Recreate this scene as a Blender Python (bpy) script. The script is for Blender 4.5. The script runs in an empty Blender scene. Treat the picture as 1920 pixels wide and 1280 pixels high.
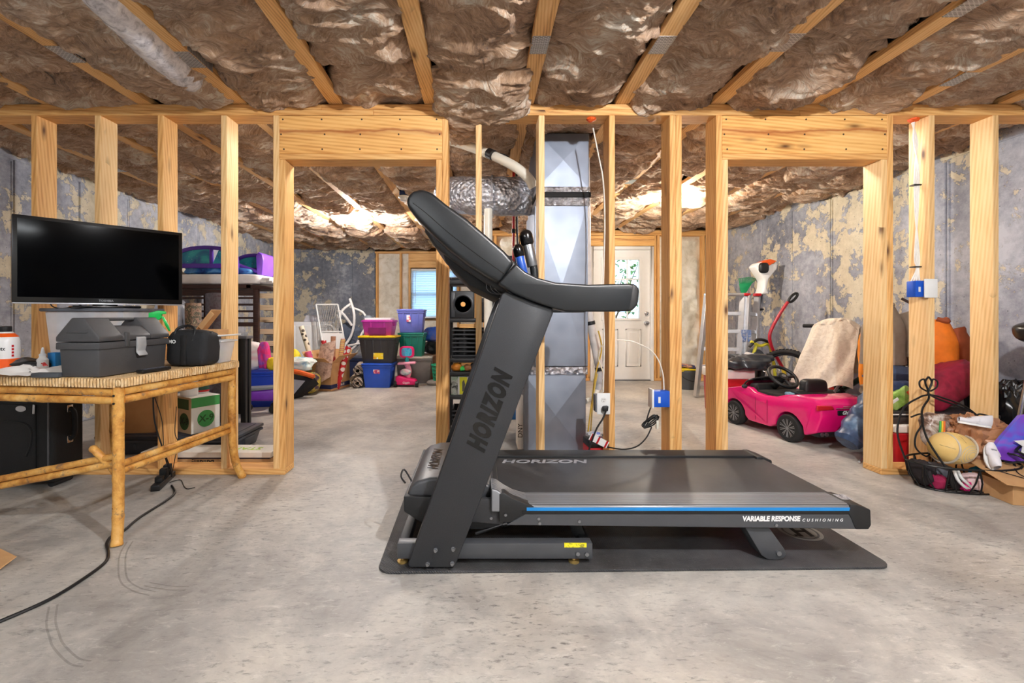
import bpy, bmesh, math, random
import numpy as np
from mathutils import Vector, Matrix, Euler

R = math.radians
random.seed(7)
sc = bpy.context.scene
col = sc.collection

# ------------------------------------------------------------------ camera
F, CX, CY, CH = 853.0, 900.0, 590.0, 1.02      # focal length in px, vanishing point, eye height
cam = bpy.data.cameras.new('camera')
cam.sensor_width = 36.0
cam.lens = F / 1920.0 * 36.0
cam.shift_x = (960.0 - CX) / 1920.0
cam.shift_y = (CY - 640.0) / 1920.0
cam.clip_start = 0.05
camo = bpy.data.objects.new('camera', cam)
camo.location = (0, 0, CH)
camo.rotation_euler = (R(90), 0, 0)
col.objects.link(camo)
sc.camera = camo

# ------------------------------------------------------------------ view, world, large lamps
sc.view_settings.view_transform = 'Standard'
sc.view_settings.look = 'None'
sc.view_settings.gamma = 1.0
sc.view_settings.use_curve_mapping = False
sc.view_settings.exposure = 0.58
SKY_STRENGTH = 5.0
BULB_BACK, BULB_SIDE, BULB_FRONT, FILL = 270.0, 190.0, 560.0, 80.0
FILL_BACK = 26.0
w = bpy.data.worlds.new('sky')
sc.world = w
w.use_nodes = True
w.node_tree.nodes['Background'].inputs[0].default_value = (0.55, 0.78, 1.0, 1)
w.node_tree.nodes['Background'].inputs[1].default_value = SKY_STRENGTH


def P(px, py, Y):
    return Vector(((px - CX) / F * Y, Y, CH - (py - CY) / F * Y))


def G(px, py):
    Y = F * CH / (py - CY)
    return Vector(((px - CX) / F * Y, Y, 0.0))


# ------------------------------------------------------------------ mesh helpers
def wm(o):
    m = o.matrix_basis.copy()
    return wm(o.parent) @ m if o.parent else m


def catmull(pts, n=6, closed=False):
    pts = [Vector(p) for p in pts]
    out = []
    N = len(pts)
    rng = N if closed else N - 1
    for i in range(rng):
        if closed:
            p0, p1, p2, p3 = pts[i - 1], pts[i], pts[(i + 1) % N], pts[(i + 2) % N]
        else:
            p0, p1, p2, p3 = pts[max(i - 1, 0)], pts[i], pts[i + 1], pts[min(i + 2, N - 1)]
        for k in range(n):
            t = k / n
            out.append(0.5 * ((2 * p1) + (p2 - p0) * t + (2 * p0 - 5 * p1 + 4 * p2 - p3) * t * t + (3 * p1 - p0 - 3 * p2 + p3) * t ** 3))
    if not closed:
        out.append(pts[-1])
    return out


class MB:
    def __init__(s):
        s.v, s.f = [], []

    def add(s, vs, fs, M=None):
        n = len(s.v)
        s.v += [tuple(M @ Vector(p)) if M else tuple(p) for p in vs]
        s.f += [tuple(i + n for i in f) for f in fs]
        return s

    def box(s, x0, x1, y0, y1, z0, z1, M=None):
        vs = [(x0, y0, z0), (x1, y0, z0), (x1, y1, z0), (x0, y1, z0), (x0, y0, z1), (x1, y0, z1), (x1, y1, z1), (x0, y1, z1)]
        return s.add(vs, [(0, 3, 2, 1), (4, 5, 6, 7), (0, 1, 5, 4), (1, 2, 6, 5), (2, 3, 7, 6), (3, 0, 4, 7)], M)

    def cbox(s, c, d, rot=(0, 0, 0)):
        M = Matrix.Translation(c) @ Euler(rot).to_matrix().to_4x4()
        return s.box(-d[0] / 2, d[0] / 2, -d[1] / 2, d[1] / 2, -d[2] / 2, d[2] / 2, M)

    def frustum(s, x0, x1, y0, y1, z0, z1, t):
        """box whose foot is drawn in by t on every side"""
        vs = [(x0 + t, y0 + t, z0), (x1 - t, y0 + t, z0), (x1 - t, y1 - t, z0), (x0 + t, y1 - t, z0), (x0, y0, z1), (x1, y0, z1), (x1, y1, z1), (x0, y1, z1)]
        return s.add(vs, [(0, 3, 2, 1), (4, 5, 6, 7), (0, 1, 5, 4), (1, 2, 6, 5), (2, 3, 7, 6), (3, 0, 4, 7)])

    def tube(s, pts, r, n=8, closed=False):
        pts = [Vector(p) for p in pts]
        N = len(pts)
        rs = r if isinstance(r, (list, tuple)) else [r] * N
        up = None
        rings = []
        for i, p in enumerate(pts):
            a = pts[i - 1] if (i > 0 or closed) else p
            b = pts[(i + 1) % N] if (i < N - 1 or closed) else p
            t = (b - a)
            t = t.normalized() if t.length > 1e-9 else Vector((0, 0, 1))
            if up is None:
                up = Vector((0, 0, 1)) if abs(t.z) < .9 else Vector((1, 0, 0))
            u = t.cross(up)
            u = u.normalized() if u.length > 1e-6 else t.orthogonal().normalized()
            up = u.cross(t).normalized()
            rings.append([p + (u * math.cos(2 * math.pi * k / n) + up * math.sin(2 * math.pi * k / n)) * rs[i] for k in range(n)])
        vs = [q for rg in rings for q in rg]
        fs = []
        for i in range(N if closed else N - 1):
            j = (i + 1) % N
            for k in range(n):
                fs.append((i * n + k, i * n + (k + 1) % n, j * n + (k + 1) % n, j * n + k))
        if not closed:
            fs.append(tuple(range(n - 1, -1, -1)))
            fs.append(tuple((N - 1) * n + k for k in range(n)))
        return s.add(vs, fs)

    def cyl(s, p0, p1, r0, r1=None, n=16):
        return s.tube([p0, p1], [r0, r0 if r1 is None else r1], n)

    def lathe(s, prof, n=24, M=None):
        vs, fs = [], []
        m = len(prof)
        for i, (r, z) in enumerate(prof):
            for k in range(n):
                a = 2 * math.pi * k / n
                vs.append((r * math.cos(a), r * math.sin(a), z))
        for i in range(m - 1):
            for k in range(n):
                fs.append((i * n + k, i * n + (k + 1) % n, (i + 1) * n + (k + 1) % n, (i + 1) * n + k))
        if prof[0][0] > 1e-6:
            fs.append(tuple(range(n - 1, -1, -1)))
        if prof[-1][0] > 1e-6:
            fs.append(tuple((m - 1) * n + k for k in range(n)))
        return s.add(vs, fs, M)

    def prism(s, poly, a, b, axis='y', M=None):
        n = len(poly)
        mk = {'y': lambda p, t: (p[0], t, p[1]), 'x': lambda p, t: (t, p[0], p[1]), 'z': lambda p, t: (p[0], p[1], t)}[axis]
        vs = [mk(p, a) for p in poly] + [mk(p, b) for p in poly]
        fs = [tuple(range(n)), tuple(range(2 * n - 1, n - 1, -1))]
        fs += [(i, (i + 1) % n, n + (i + 1) % n, n + i) for i in range(n)]
        return s.add(vs, fs, M)

    def grid(s, fn, nu, nv, M=None):
        vs = [fn(i / nu, j / nv) for j in range(nv + 1) for i in range(nu + 1)]
        fs = [(j * (nu + 1) + i, j * (nu + 1) + i + 1, (j + 1) * (nu + 1) + i + 1, (j + 1) * (nu + 1) + i) for j in range(nv) for i in range(nu)]
        return s.add(vs, fs, M)

    def ball(s, c, r, nu=16, nv=10, fn=None, e=1.0):
        """ellipsoid (e<1: boxier); fn(dir) scales the radius"""
        if not isinstance(r, (tuple, list)):
            r = (r, r, r)
        sp = lambda x: math.copysign(abs(x) ** e, x)
        vs, fs = [], []
        for j in range(nv + 1):
            th = math.pi * j / nv
            for i in range(nu):
                ph = 2 * math.pi * i / nu
                d = Vector((math.sin(th) * math.cos(ph), math.sin(th) * math.sin(ph), math.cos(th)))
                k = fn(d) if fn else 1.0
                vs.append((c[0] + r[0] * k * sp(math.sin(th)) * sp(math.cos(ph)), c[1] + r[1] * k * sp(math.sin(th)) * sp(math.sin(ph)), c[2] + r[2] * k * sp(math.cos(th))))
        for j in range(nv):
            for i in range(nu):
                fs.append((j * nu + i, (j + 1) * nu + i, (j + 1) * nu + (i + 1) % nu, j * nu + (i + 1) % nu))
        return s.add(vs, fs)

    def build(s, name, mat, parent=None, bevel=0.0, seg=2, smooth=True, world=False, thick=0.0, ang=40):
        me = bpy.data.meshes.new(name)
        vs = s.v
        if world and parent:
            M = wm(parent).inverted()
            vs = [tuple(M @ Vector(p)) for p in vs]
        me.from_pydata(vs, [], s.f)
        bm = bmesh.new()
        bm.from_mesh(me)
        bmesh.ops.remove_doubles(bm, verts=bm.verts, dist=1e-6)
        bmesh.ops.recalc_face_normals(bm, faces=bm.faces)
        if thick:
            bmesh.ops.solidify(bm, geom=bm.faces[:], thickness=thick)
            bmesh.ops.recalc_face_normals(bm, faces=bm.faces)
        if bevel:
            es = [e for e in bm.edges if len(e.link_faces) == 2 and e.calc_face_angle(0) > R(28)]
            bmesh.ops.bevel(bm, geom=es, offset=bevel, segments=seg, affect='EDGES', profile=.5, clamp_overlap=True)
        bm.to_mesh(me)
        bm.free()
        if smooth:
            me.shade_smooth()
            me.set_sharp_from_angle(angle=R(ang))
        me.materials.append(mat)
        o = bpy.data.objects.new(name, me)
        col.objects.link(o)
        o.parent = parent
        return o


def thing(name, label, cat, loc=(0, 0, 0), rotz=0.0, group=None):
    o = bpy.data.objects.new(name, None)
    o.empty_display_size = .05
    col.objects.link(o)
    o.location = loc
    o.rotation_euler = (0, 0, rotz)
    o['label'] = label
    o['category'] = cat
    if group:
        o['group'] = group
    return o


def tag(o, label, cat, group=None):
    o['label'] = label
    o['category'] = cat
    if group:
        o['group'] = group
    return o


def struct(o):
    o['kind'] = 'structure'
    return o


def recentre(o, p):
    """move a top-level mesh's origin to p (its base)"""
    p = Vector(p)
    o.data.transform(Matrix.Translation(-p))
    o.location = p
    return o


def copy_part(o, parent=None, off=(0, 0, 0)):
    c = o.copy()
    col.objects.link(c)
    c.parent = parent if parent else o.parent
    c.location = o.location + Vector(off)
    return c


def text(s, size, mat, parent, M, name='lettering', ext=.0006, shear=0.0, bold=0.0, align='CENTER', space=1.0, wrap=None, width=None, world=True):
    cu = bpy.data.curves.new(name, 'FONT')
    cu.body = s
    cu.size = size
    cu.extrude = ext
    cu.shear = shear
    cu.offset = bold
    cu.align_x = align
    cu.align_y = 'CENTER'
    cu.space_character = space
    cu.resolution_u = 3
    to = bpy.data.objects.new(name, cu)
    col.objects.link(to)
    bpy.context.view_layer.update()
    me = bpy.data.meshes.new_from_object(to.evaluated_get(bpy.context.evaluated_depsgraph_get()))
    bpy.data.objects.remove(to)
    bpy.data.curves.remove(cu)
    me.name = name
    if width:
        xs = [v.co.x for v in me.vertices]
        k = width / max(max(xs) - min(xs), 1e-6)
        me.transform(Matrix.Diagonal((k, 1, 1, 1)))
    if wrap:
        for v in me.vertices:
            a = v.co.x / wrap
            rr = wrap + v.co.z
            v.co = Vector((math.sin(a) * rr, v.co.y, math.cos(a) * rr - wrap))
    if world and parent:
        M = wm(parent).inverted() @ M
    me.transform(M)
    me.materials.clear()
    me.materials.append(mat)
    o = bpy.data.objects.new(name, me)
    col.objects.link(o)
    o.parent = parent
    return o


def face_M(p, right, up):
    """matrix that lays text (x right, y up) at p"""
    r = Vector(right).normalized()
    u = Vector(up)
    u = (u - r * u.dot(r)).normalized()
    n = r.cross(u)
    return Matrix(((r.x, u.x, n.x, p[0]), (r.y, u.y, n.y, p[1]), (r.z, u.z, n.z, p[2]), (0, 0, 0, 1)))


# ------------------------------------------------------------------ numpy noise
_rs = np.random.RandomState(3)
_L = _rs.rand(64, 64, 64)


def vnoise(p):
    i = np.floor(p).astype(int)
    f = p - i
    f = f * f * (3 - 2 * f)
    i0, i1 = i % 64, (i + 1) % 64
    g = lambda a, b, c: _L[a[:, 0], b[:, 1], c[:, 2]]
    x, y, z = f[:, 0], f[:, 1], f[:, 2]
    l = lambda a, b, t: a + (b - a) * t
    return l(l(l(g(i0, i0, i0), g(i1, i0, i0), x), l(g(i0, i1, i0), g(i1, i1, i0), x), y),
             l(l(g(i0, i0, i1), g(i1, i0, i1), x), l(g(i0, i1, i1), g(i1, i1, i1), x), y), z) * 2 - 1


def fbm(p, o=4, g=.5):
    s, a = 0, 1.0
    for k in range(o):
        s = s + a * vnoise(p * 2.03 ** k + 7.3 * k)
        a *= g
    return s


def N1(x, y, z, o=3):
    return float(fbm(np.array([[x, y, z]]), o)[0])


# ------------------------------------------------------------------ materials
def lin(c):
    return tuple(((x / 255) / 12.92 if x <= 10 else (((x / 255) + .055) / 1.055) ** 2.4) for x in c)


class NT:
    def __init__(s, name):
        s.m = bpy.data.materials.new(name)
        s.m.use_nodes = True
        s.t = s.m.node_tree
        s.b = s.t.nodes['Principled BSDF']
        s.out = s.t.nodes['Material Output']

    def n(s, typ, **kw):
        nd = s.t.nodes.new(typ)
        for k, v in kw.items():
            if k.startswith('_'):
                setattr(nd, k[1:], v)
            else:
                key = int(k[1:]) if k[0] == 'i' and k[1:].isdigit() else k
                if isinstance(v, bpy.types.NodeSocket):
                    s.t.links.new(v, nd.inputs[key])
                else:
                    nd.inputs[key].default_value = v
        return nd

    def link(s, a, b):
        s.t.links.new(a, b)

    def ramp(s, fac, stops, interp='LINEAR'):
        r = s.t.nodes.new('ShaderNodeValToRGB')
        r.color_ramp.interpolation = interp
        e = r.color_ramp.elements
        while len(e) < len(stops):
            e.new(.5)
        for k, (p, c) in enumerate(stops):
            e[k].position = p
            e[k].color = (*c, 1) if len(c) == 3 else c
        s.link(fac, r.inputs[0])
        return r.outputs[0]

    def mix(s, fac, a, b, typ='MIX'):
        m = s.t.nodes.new('ShaderNodeMix')
        m.data_type = 'RGBA'
        m.blend_type = typ
        for k, v in ((0, fac), (6, a), (7, b)):
            if isinstance(v, bpy.types.NodeSocket):
                s.link(v, m.inputs[k])
            else:
                m.inputs[k].default_value = v if k == 0 else ((*v, 1) if len(v) == 3 else v)
        return m.outputs[2]

    def math(s, op, a, b=0.0, c=0.0):
        m = s.t.nodes.new('ShaderNodeMath')
        m.operation = op
        for k, v in enumerate((a, b, c)):
            if isinstance(v, bpy.types.NodeSocket):
                s.link(v, m.inputs[k])
            else:
                m.inputs[k].default_value = v
        return m.outputs[0]

    def coords(s, kind='Object', scale=(1, 1, 1), rand=True):
        tc = s.t.nodes.new('ShaderNodeTexCoord')
        mp = s.t.nodes.new('ShaderNodeMapping')
        mp.inputs['Scale'].default_value = scale
        s.link(tc.outputs[kind], mp.inputs[0])
        if rand:
            oi = s.t.nodes.new('ShaderNodeObjectInfo')
            k = s.math('MULTIPLY', oi.outputs['Random'], 37.0)
            cb = s.t.nodes.new('ShaderNodeCombineXYZ')
            for q in range(3):
                s.link(k, cb.inputs[q])
            s.link(cb.outputs[0], mp.inputs['Location'])
        return mp.outputs[0]

    def noise(s, vec, scale, detail=4, rough=.55, dist=0.0):
        nd = s.n('ShaderNodeTexNoise', Vector=vec, Scale=scale, Detail=detail, Roughness=rough, Distortion=dist)
        return nd.outputs[0]

    def bump(s, h, strength, dist=.01):
        nd = s.n('ShaderNodeBump', Height=h, Strength=strength, Distance=dist)
        s.link(nd.outputs[0], s.b.inputs['Normal'])
        return nd

    def set(s, **kw):
        for k, v in kw.items():
            key = k.replace('_', ' ')
            if isinstance(v, bpy.types.NodeSocket):
                s.link(v, s.b.inputs[key])
            else:
                s.b.inputs[key].default_value = (*v, 1) if isinstance(v, tuple) and len(v) == 3 else v
        return s


_mats = {}


def mk(rgb, rough=.5, metal=0.0, var=.12, vs=14.0, bump=0.0, bs=120.0, trans=0.0, coat=0.0, alpha=1.0, spec=.5, scale=(1, 1, 1)):
    """procedural surface of one colour: noise variation, fine relief"""
    key = (rgb, rough, metal, var, vs, bump, bs, trans, coat, alpha, spec, scale)
    if key in _mats:
        return _mats[key]
    t = NT('surface_%d_%d_%d' % rgb)
    c = lin(rgb)
    v = t.coords(scale=scale)
    nz = t.noise(v, vs, 3)
    lo = tuple(x * (1 - var) for x in c)
    hi = tuple(min(1, x * (1 + var)) for x in c)
    t.set(Base_Color=t.ramp(nz, [(.3, lo), (.7, hi)]), Roughness=rough, Metallic=metal)
    t.b.inputs['Specular IOR Level'].default_value = spec
    if bump:
        t.bump(t.noise(v, bs, 4, .6), bump, .004)
    if trans:
        t.b.inputs['Transmission Weight'].default_value = trans
    if coat:
        t.b.inputs['Coat Weight'].default_value = coat
        t.b.inputs['Coat Roughness'].default_value = .08
    if alpha < 1:
        t.b.inputs['Alpha'].default_value = alpha
    _mats[key] = t.m
    return t.m


def emit(rgb, strength):
    t = NT('glow')
    t.set(Base_Color=lin(rgb), Emission_Color=lin(rgb), Emission_Strength=strength)
    return t.m


def wood(name, light, mid, dark, knot=(95, 55, 25), ring=9.0, streak=None):
    """lumber; grain runs along local X"""
    t = NT(name)
    v = t.coords(scale=(1, 1, 1))
    st = t.n('ShaderNodeMapping', Vector=v, Scale=(1.1, 17.0, 17.0)).outputs[0]
    n1 = t.noise(st, 2.2, 5, .6, .5)
    st2 = t.n('ShaderNodeMapping', Vector=v, Scale=(.9, 9.0, 9.0)).outputs[0]
    wv = t.n('ShaderNodeTexWave', Vector=st2, Scale=ring / 3, Distortion=5.0, Detail=2.0, _wave_type='BANDS', _bands_direction='DIAGONAL')
    wv.inputs['Detail Scale'].default_value = .35
    blot = t.noise(v, 1.6, 3)
    g = t.math('ADD', t.math('ADD', t.math('MULTIPLY', n1, .45), t.math('MULTIPLY', wv.outputs['Fac'], .13)), t.math('MULTIPLY', blot, .35))
    base = t.ramp(g, [(.28, lin(dark)), (.46, lin(mid)), (.66, lin(light))])
    kv = t.n('ShaderNodeMapping', Vector=v, Scale=(3.0, 9.0, 9.0)).outputs[0]
    vo = t.n('ShaderNodeTexVoronoi', Vector=kv, Scale=1.0)
    kn = t.ramp(vo.outputs['Distance'], [(.05, (1, 1, 1)), (.13, (.35, .35, .35)), (.24, (0, 0, 0))])
    oi = t.n('ShaderNodeTexNoise', Vector=v, Scale=1.7).outputs[0]
    kn = t.math('MULTIPLY', kn, t.math('GREATER_THAN', oi, .5))
    base = t.mix(kn, base, lin(knot))
    if streak:
        sp = t.n('ShaderNodeSeparateXYZ', Vector=t.coords(rand=False))
        wob = t.math('ADD', sp.outputs[2], t.math('MULTIPLY', t.noise(t.n('ShaderNodeMapping', Vector=t.coords(rand=True), Scale=(2.0, 1.0, 6.0)).outputs[0], 1.0, 4), .10))
        band = t.ramp(wob, [(.035, (0, 0, 0)), (.062, (.45, .45, .45)), (.067, (1, 1, 1)), (.085, (0, 0, 0))])
        base = t.mix(t.math('MULTIPLY', band, .9), base, lin(streak))
    t.set(Base_Color=base, Roughness=.62)
    t.bump(n1, .18, .004)
    return t.m


M_PINE = wood('pine_lumber', (246, 212, 158), (238, 196, 136), (212, 160, 96))
M_PINE_B = wood('pine_lumber_warm', (242, 198, 132), (228, 172, 102), (188, 124, 62))
M_JOIST = wood('yellow_pine_chord', (250, 212, 154), (236, 186, 122), (186, 128, 72), ring=14)
M_HEAD = wood('header_board', (248, 204, 132), (238, 182, 106), (200, 130, 60), streak=(164, 84, 34))
M_DKWOOD = wood('dark_stained_wood', (72, 40, 30), (56, 30, 22), (38, 20, 15), knot=(30, 15, 10))


def concrete_wall(name, tint=(178, 180, 182)):
    t = NT(name)
    v = t.coords('Object', rand=False)
    big = t.noise(v, 1.1, 5, .62, .3)
    fine = t.noise(v, 14.0, 8, .75)
    base = t.ramp(t.math('ADD', t.math('MULTIPLY', big, .6), t.math('MULTIPLY', fine, .4)),
                  [(.34, lin((98, 102, 114))), (.48, lin(tint)), (.62, lin((190, 192, 200)))])
    pn = t.noise(v, 5.2, 12, .72, .3)
    reg = t.noise(v, .8, 3, .5)
    pm = t.math('ADD', pn, t.math('MULTIPLY', t.math('SUBTRACT', reg, .5), .58))
    mask = t.ramp(pm, [(.535, (0, 0, 0)), (.545, (1, 1, 1))])
    cream = t.ramp(fine, [(.3, lin((186, 176, 152))), (.7, lin((218, 208, 186)))])
    c = t.mix(mask, base, cream)
    edge = t.ramp(pm, [(.515, (0, 0, 0)), (.535, (1, 1, 1)), (.545, (0, 0, 0))])
    c = t.mix(t.math('MULTIPLY', edge, .45), c, lin((92, 92, 96)))
    pits = t.n('ShaderNodeTexVoronoi', Vector=v, Scale=26.0)
    pt = t.ramp(pits.outputs['Distance'], [(.06, (1, 1, 1)), (.12, (0, 0, 0))])
    pt = t.math('MULTIPLY', pt, t.math('GREATER_THAN', t.noise(v, 5.0, 2), .52))
    c = t.mix(t.math('MULTIPLY', pt, .8), c, lin((60, 60, 62)))
    t.set(Base_Color=c, Roughness=.9)
    h = t.math('ADD', t.math('MULTIPLY', fine, .6), t.math('SUBTRACT', t.math('MULTIPLY', mask, .5), t.math('MULTIPLY', pt, .7)))
    t.bump(h, .5, .008)
    return t.m


def floor_mat():
    t = NT('slab_concrete')
    v = t.coords('Object', rand=False)
    big = t.noise(v, .55, 5, .6, .8)
    med = t.noise(v, 2.6, 9, .72, .4)
    st = t.n('ShaderNodeMapping', Vector=v, Rotation=(0, 0, R(-38)), Scale=(5.0, 16.0, 1)).outputs[0]
    brush = t.noise(st, 2.2, 9, .8)
    m = t.math('ADD', t.math('MULTIPLY', big, .5), t.math('MULTIPLY', med, .5))
    c = t.ramp(m, [(.34, lin((126, 123, 120))), (.45, lin((160, 157, 152))), (.55, lin((192, 188, 180))), (.68, lin((216, 211, 201)))])
    warm = t.noise(v, .9, 3)
    c = t.mix(t.ramp(warm, [(.5, (0, 0, 0)), (.72, (.35, .35, .35))]), c, lin((192, 176, 154)))
    st3 = t.n('ShaderNodeMapping', Vector=v, Rotation=(0, 0, R(-30)), Scale=(14.0, 42.0, 1)).outputs[0]
    peck = t.noise(st3, 1.5, 6, .7, .4)
    spk = t.ramp(brush, [(.54, (0, 0, 0)), (.72, (1, 1, 1))])
    spk = t.math('MULTIPLY', spk, t.ramp(t.noise(v, 1.3, 3), [(.35, (.25, .25, .25)), (.58, (1, 1, 1))]))
    c = t.mix(spk, c, lin((84, 84, 86)))
    pk = t.math('MULTIPLY', t.ramp(peck, [(.56, (0, 0, 0)), (.64, (1, 1, 1))]), t.ramp(t.noise(v, 1.0, 4), [(.38, (.08, .08, .08)), (.6, (.8, .8, .8))]))
    c = t.mix(pk, c, lin((88, 86, 84)))
    lt = t.math('MULTIPLY', t.ramp(t.noise(st3, .8, 7, .8, .8), [(.55, (0, 0, 0)), (.7, (1, 1, 1))]), .45)
    c = t.mix(lt, c, lin((228, 224, 216)))
    dots = t.n('ShaderNodeTexVoronoi', Vector=v, Scale=14.0)
    dt = t.math('MULTIPLY', t.ramp(dots.outputs['Distance'], [(.03, (1, 1, 1)), (.06, (0, 0, 0))]), t.math('GREATER_THAN', med, .56))
    c = t.mix(t.math('MULTIPLY', dt, .7), c, lin((70, 66, 62)))
    t.set(Base_Color=c, Roughness=t.ramp(med, [(.3, (.36, .36, .36)), (.7, (.6, .6, .6))]))
    t.bump(t.math('SUBTRACT', brush, t.math('MULTIPLY', pk, .4)), .3, .005)
    return t.m


def batt_mat():
    t = NT('brown_mineral_wool')
    v = t.coords('Object')
    wv = t.noise(v, 3.2, 4, .6)
    vm = t.n('ShaderNodeVectorMath', _operation='MULTIPLY_ADD')
    t.link(v, vm.inputs[0])
    nz = t.n('ShaderNodeTexNoise', Vector=v, Scale=2.2, Detail=2.0).outputs['Color']
    vm2 = t.n('ShaderNodeVectorMath', _operation='SCALE', Scale=.9)
    t.link(nz, vm2.inputs[0])
    va = t.n('ShaderNodeVectorMath', _operation='ADD')
    t.link(v, va.inputs[0])
    t.link(vm2.outputs[0], va.inputs[1])
    st = t.n('ShaderNodeMapping', Vector=va.outputs[0], Scale=(9.0, 30.0, 16.0)).outputs[0]
    fib = t.noise(st, 1.0, 8, .72, .5)
    t.t.nodes.remove(vm)
    st4 = t.n('ShaderNodeMapping', Vector=va.outputs[0], Scale=(22.0, 75.0, 40.0)).outputs[0]
    fib2 = t.noise(st4, 1.0, 6, .7, .8)
    g = t.math('ADD', t.math('ADD', t.math('MULTIPLY', wv, .36), t.math('MULTIPLY', fib, .38)), t.math('MULTIPLY', fib2, .26))
    c = t.ramp(g, [(.36, lin((80, 54, 38))), (.44, lin((178, 138, 104))), (.51, lin((216, 178, 144))), (.58, lin((250, 236, 216)))])
    fib = t.math('ADD', fib, t.math('MULTIPLY', fib2, .5))
    t.set(Base_Color=c, Roughness=.95)
    t.b.inputs['Specular IOR Level'].default_value = .1
    t.b.inputs['Sheen Weight'].default_value = .35
    t.bump(fib, .9, .03)
    return t.m


def metal_mat(name, rgb, rough, spang=9.0, streak=0.0):
    t = NT(name)
    v = t.coords('Object')
    vo = t.n('ShaderNodeTexVoronoi', Vector=v, Scale=spang)
    nz = t.noise(v, 2.0, 4)
    k = t.math('ADD', t.math('MULTIPLY', vo.outputs['Distance'], .35), t.math('MULTIPLY', nz, .7))
    c = lin(rgb)
    t.set(Base_Color=t.ramp(k, [(.25, tuple(x * .78 for x in c)), (.75, tuple(min(1, x * 1.12) for x in c))]), Metallic=.7, Roughness=t.ramp(nz, [(.3, (rough,) * 3), (.7, (rough + .15,) * 3)]))
    t.bump(t.noise(v, 6.0, 3), .08, .01)
    return t.m


def foil_mat():
    t = NT('crinkled_foil')
    v = t.coords('Object')
    cr = t.n('ShaderNodeTexVoronoi', Vector=v, Scale=34.0).outputs['Distance']
    nz = t.noise(v, 14.0, 6, .7, 1.0)
    t.set(Base_Color=t.ramp(nz, [(.3, lin((150, 152, 160))), (.7, lin((226, 228, 236)))]), Metallic=.8, Roughness=.32)
    t.bump(t.math('ADD', cr, nz), .9, .02)
    return t.m


def card_mat():
    t = NT('corrugated_cardboard')
    v = t.coords('Object')
    nz = t.noise(v, 5.0, 4)
    wv = t.n('ShaderNodeTexWave', Vector=v, Scale=60.0).outputs['Fac']
    t.set(Base_Color=t.ramp(nz, [(.3, lin((186, 140, 92))), (.7, lin((208, 164, 114)))]), Roughness=.85)
    t.bump(wv, .06, .002)
    return t.m


def bamboo_mat():
    t = NT('weathered_bamboo')
    v = t.coords('Object', rand=True)
    st = t.n('ShaderNodeMapping', Vector=v, Scale=(9, 9, 9)).outputs[0]
    n1 = t.noise(st, 1.0, 6, .7, .3)
    c = t.ramp(n1, [(.3, lin((120, 74, 30))), (.42, lin((190, 128, 54))), (.55, lin((222, 166, 84))), (.72, lin((236, 196, 124)))])
    wear = t.ramp(t.noise(v, 21.0, 6, .75), [(.57, (0, 0, 0)), (.64, (1, 1, 1))])
    c = t.mix(t.math('MULTIPLY', wear, .7), c, lin((112, 92, 78)))
    t.set(Base_Color=c, Roughness=.45)
    t.bump(n1, .25, .004)
    return t.m


def weave_mat():
    t = NT('woven_rattan')
    v = t.coords('Object', rand=False)
    w1 = t.n('ShaderNodeTexWave', Vector=v, Scale=34.0, Distortion=2.2, Detail=2.0, _bands_direction='X').outputs['Fac']
    w2 = t.n('ShaderNodeTexWave', Vector=v, Scale=34.0, Distortion=2.2, Detail=2.0, _bands_direction='Y').outputs['Fac']
    k = t.math('MINIMUM', t.math('ADD', w1, .15), t.math('ADD', w2, .15))
    nz = t.noise(v, 9.0, 4)
    c = t.ramp(k, [(.02, lin((128, 92, 54))), (.3, lin((222, 184, 130))), (.8, lin((240, 212, 166)))])
    c = t.mix(t.ramp(nz, [(.55, (0, 0, 0)), (.75, (.5, .5, .5))]), c, lin((168, 120, 66)))
    t.set(Base_Color=c, Roughness=.6)
    t.bump(k, .7, .006)
    return t.m


def glass_mat(name, tint=(1, 1, 1), gl=.1, rough=.02):
    """thin pane: straight-through light plus a faint reflection"""
    t = NT(name)
    tr = t.n('ShaderNodeBsdfTransparent', Color=(*tint, 1))
    gs = t.n('ShaderNodeBsdfGlossy', Roughness=rough)
    gs.inputs['Color'].default_value = (1, 1, 1, 1)
    ms = t.n('ShaderNodeMixShader', i0=gl)
    t.link(tr.outputs[0], ms.inputs[1])
    t.link(gs.outputs[0], ms.inputs[2])
    t.link(ms.outputs[0], t.out.inputs[0])
    return t.m


def clear_plastic(name, rgb, body=.45, rough=.25):
    t = NT(name)
    t.set(Base_Color=lin(rgb), Roughness=rough)
    v = t.coords()
    a = t.ramp(t.noise(v, 6.0, 3), [(.3, (body * .8,) * 3), (.7, (min(1, body * 1.2),) * 3)])
    t.link(a, t.b.inputs['Alpha'])
    return t.m


def stripes(name, cols, scale, direction='X', distort=0.0, rough=.7):
    t = NT(name)
    v = t.coords('Object', rand=False)
    wv = t.n('ShaderNodeTexWave', Vector=v, Scale=scale, Distortion=distort, _bands_direction=direction).outputs['Fac']
    n = len(cols)
    t.set(Base_Color=t.ramp(wv, [(k / n, lin(c)) for k, c in enumerate(cols)], 'CONSTANT'), Roughness=rough)
    return t.m


def dots(name, bg, fg, scale, rad=.35, rough=.5, rnd=.6):
    t = NT(name)
    v = t.coords('Object', rand=False)
    vo = t.n('ShaderNodeTexVoronoi', Vector=v, Scale=scale, Randomness=rnd)
    t.set(Base_Color=t.ramp(vo.outputs['Distance'], [(0, lin(fg)), (rad, lin(bg))], 'CONSTANT'), Roughness=rough)
    return t.m


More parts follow.
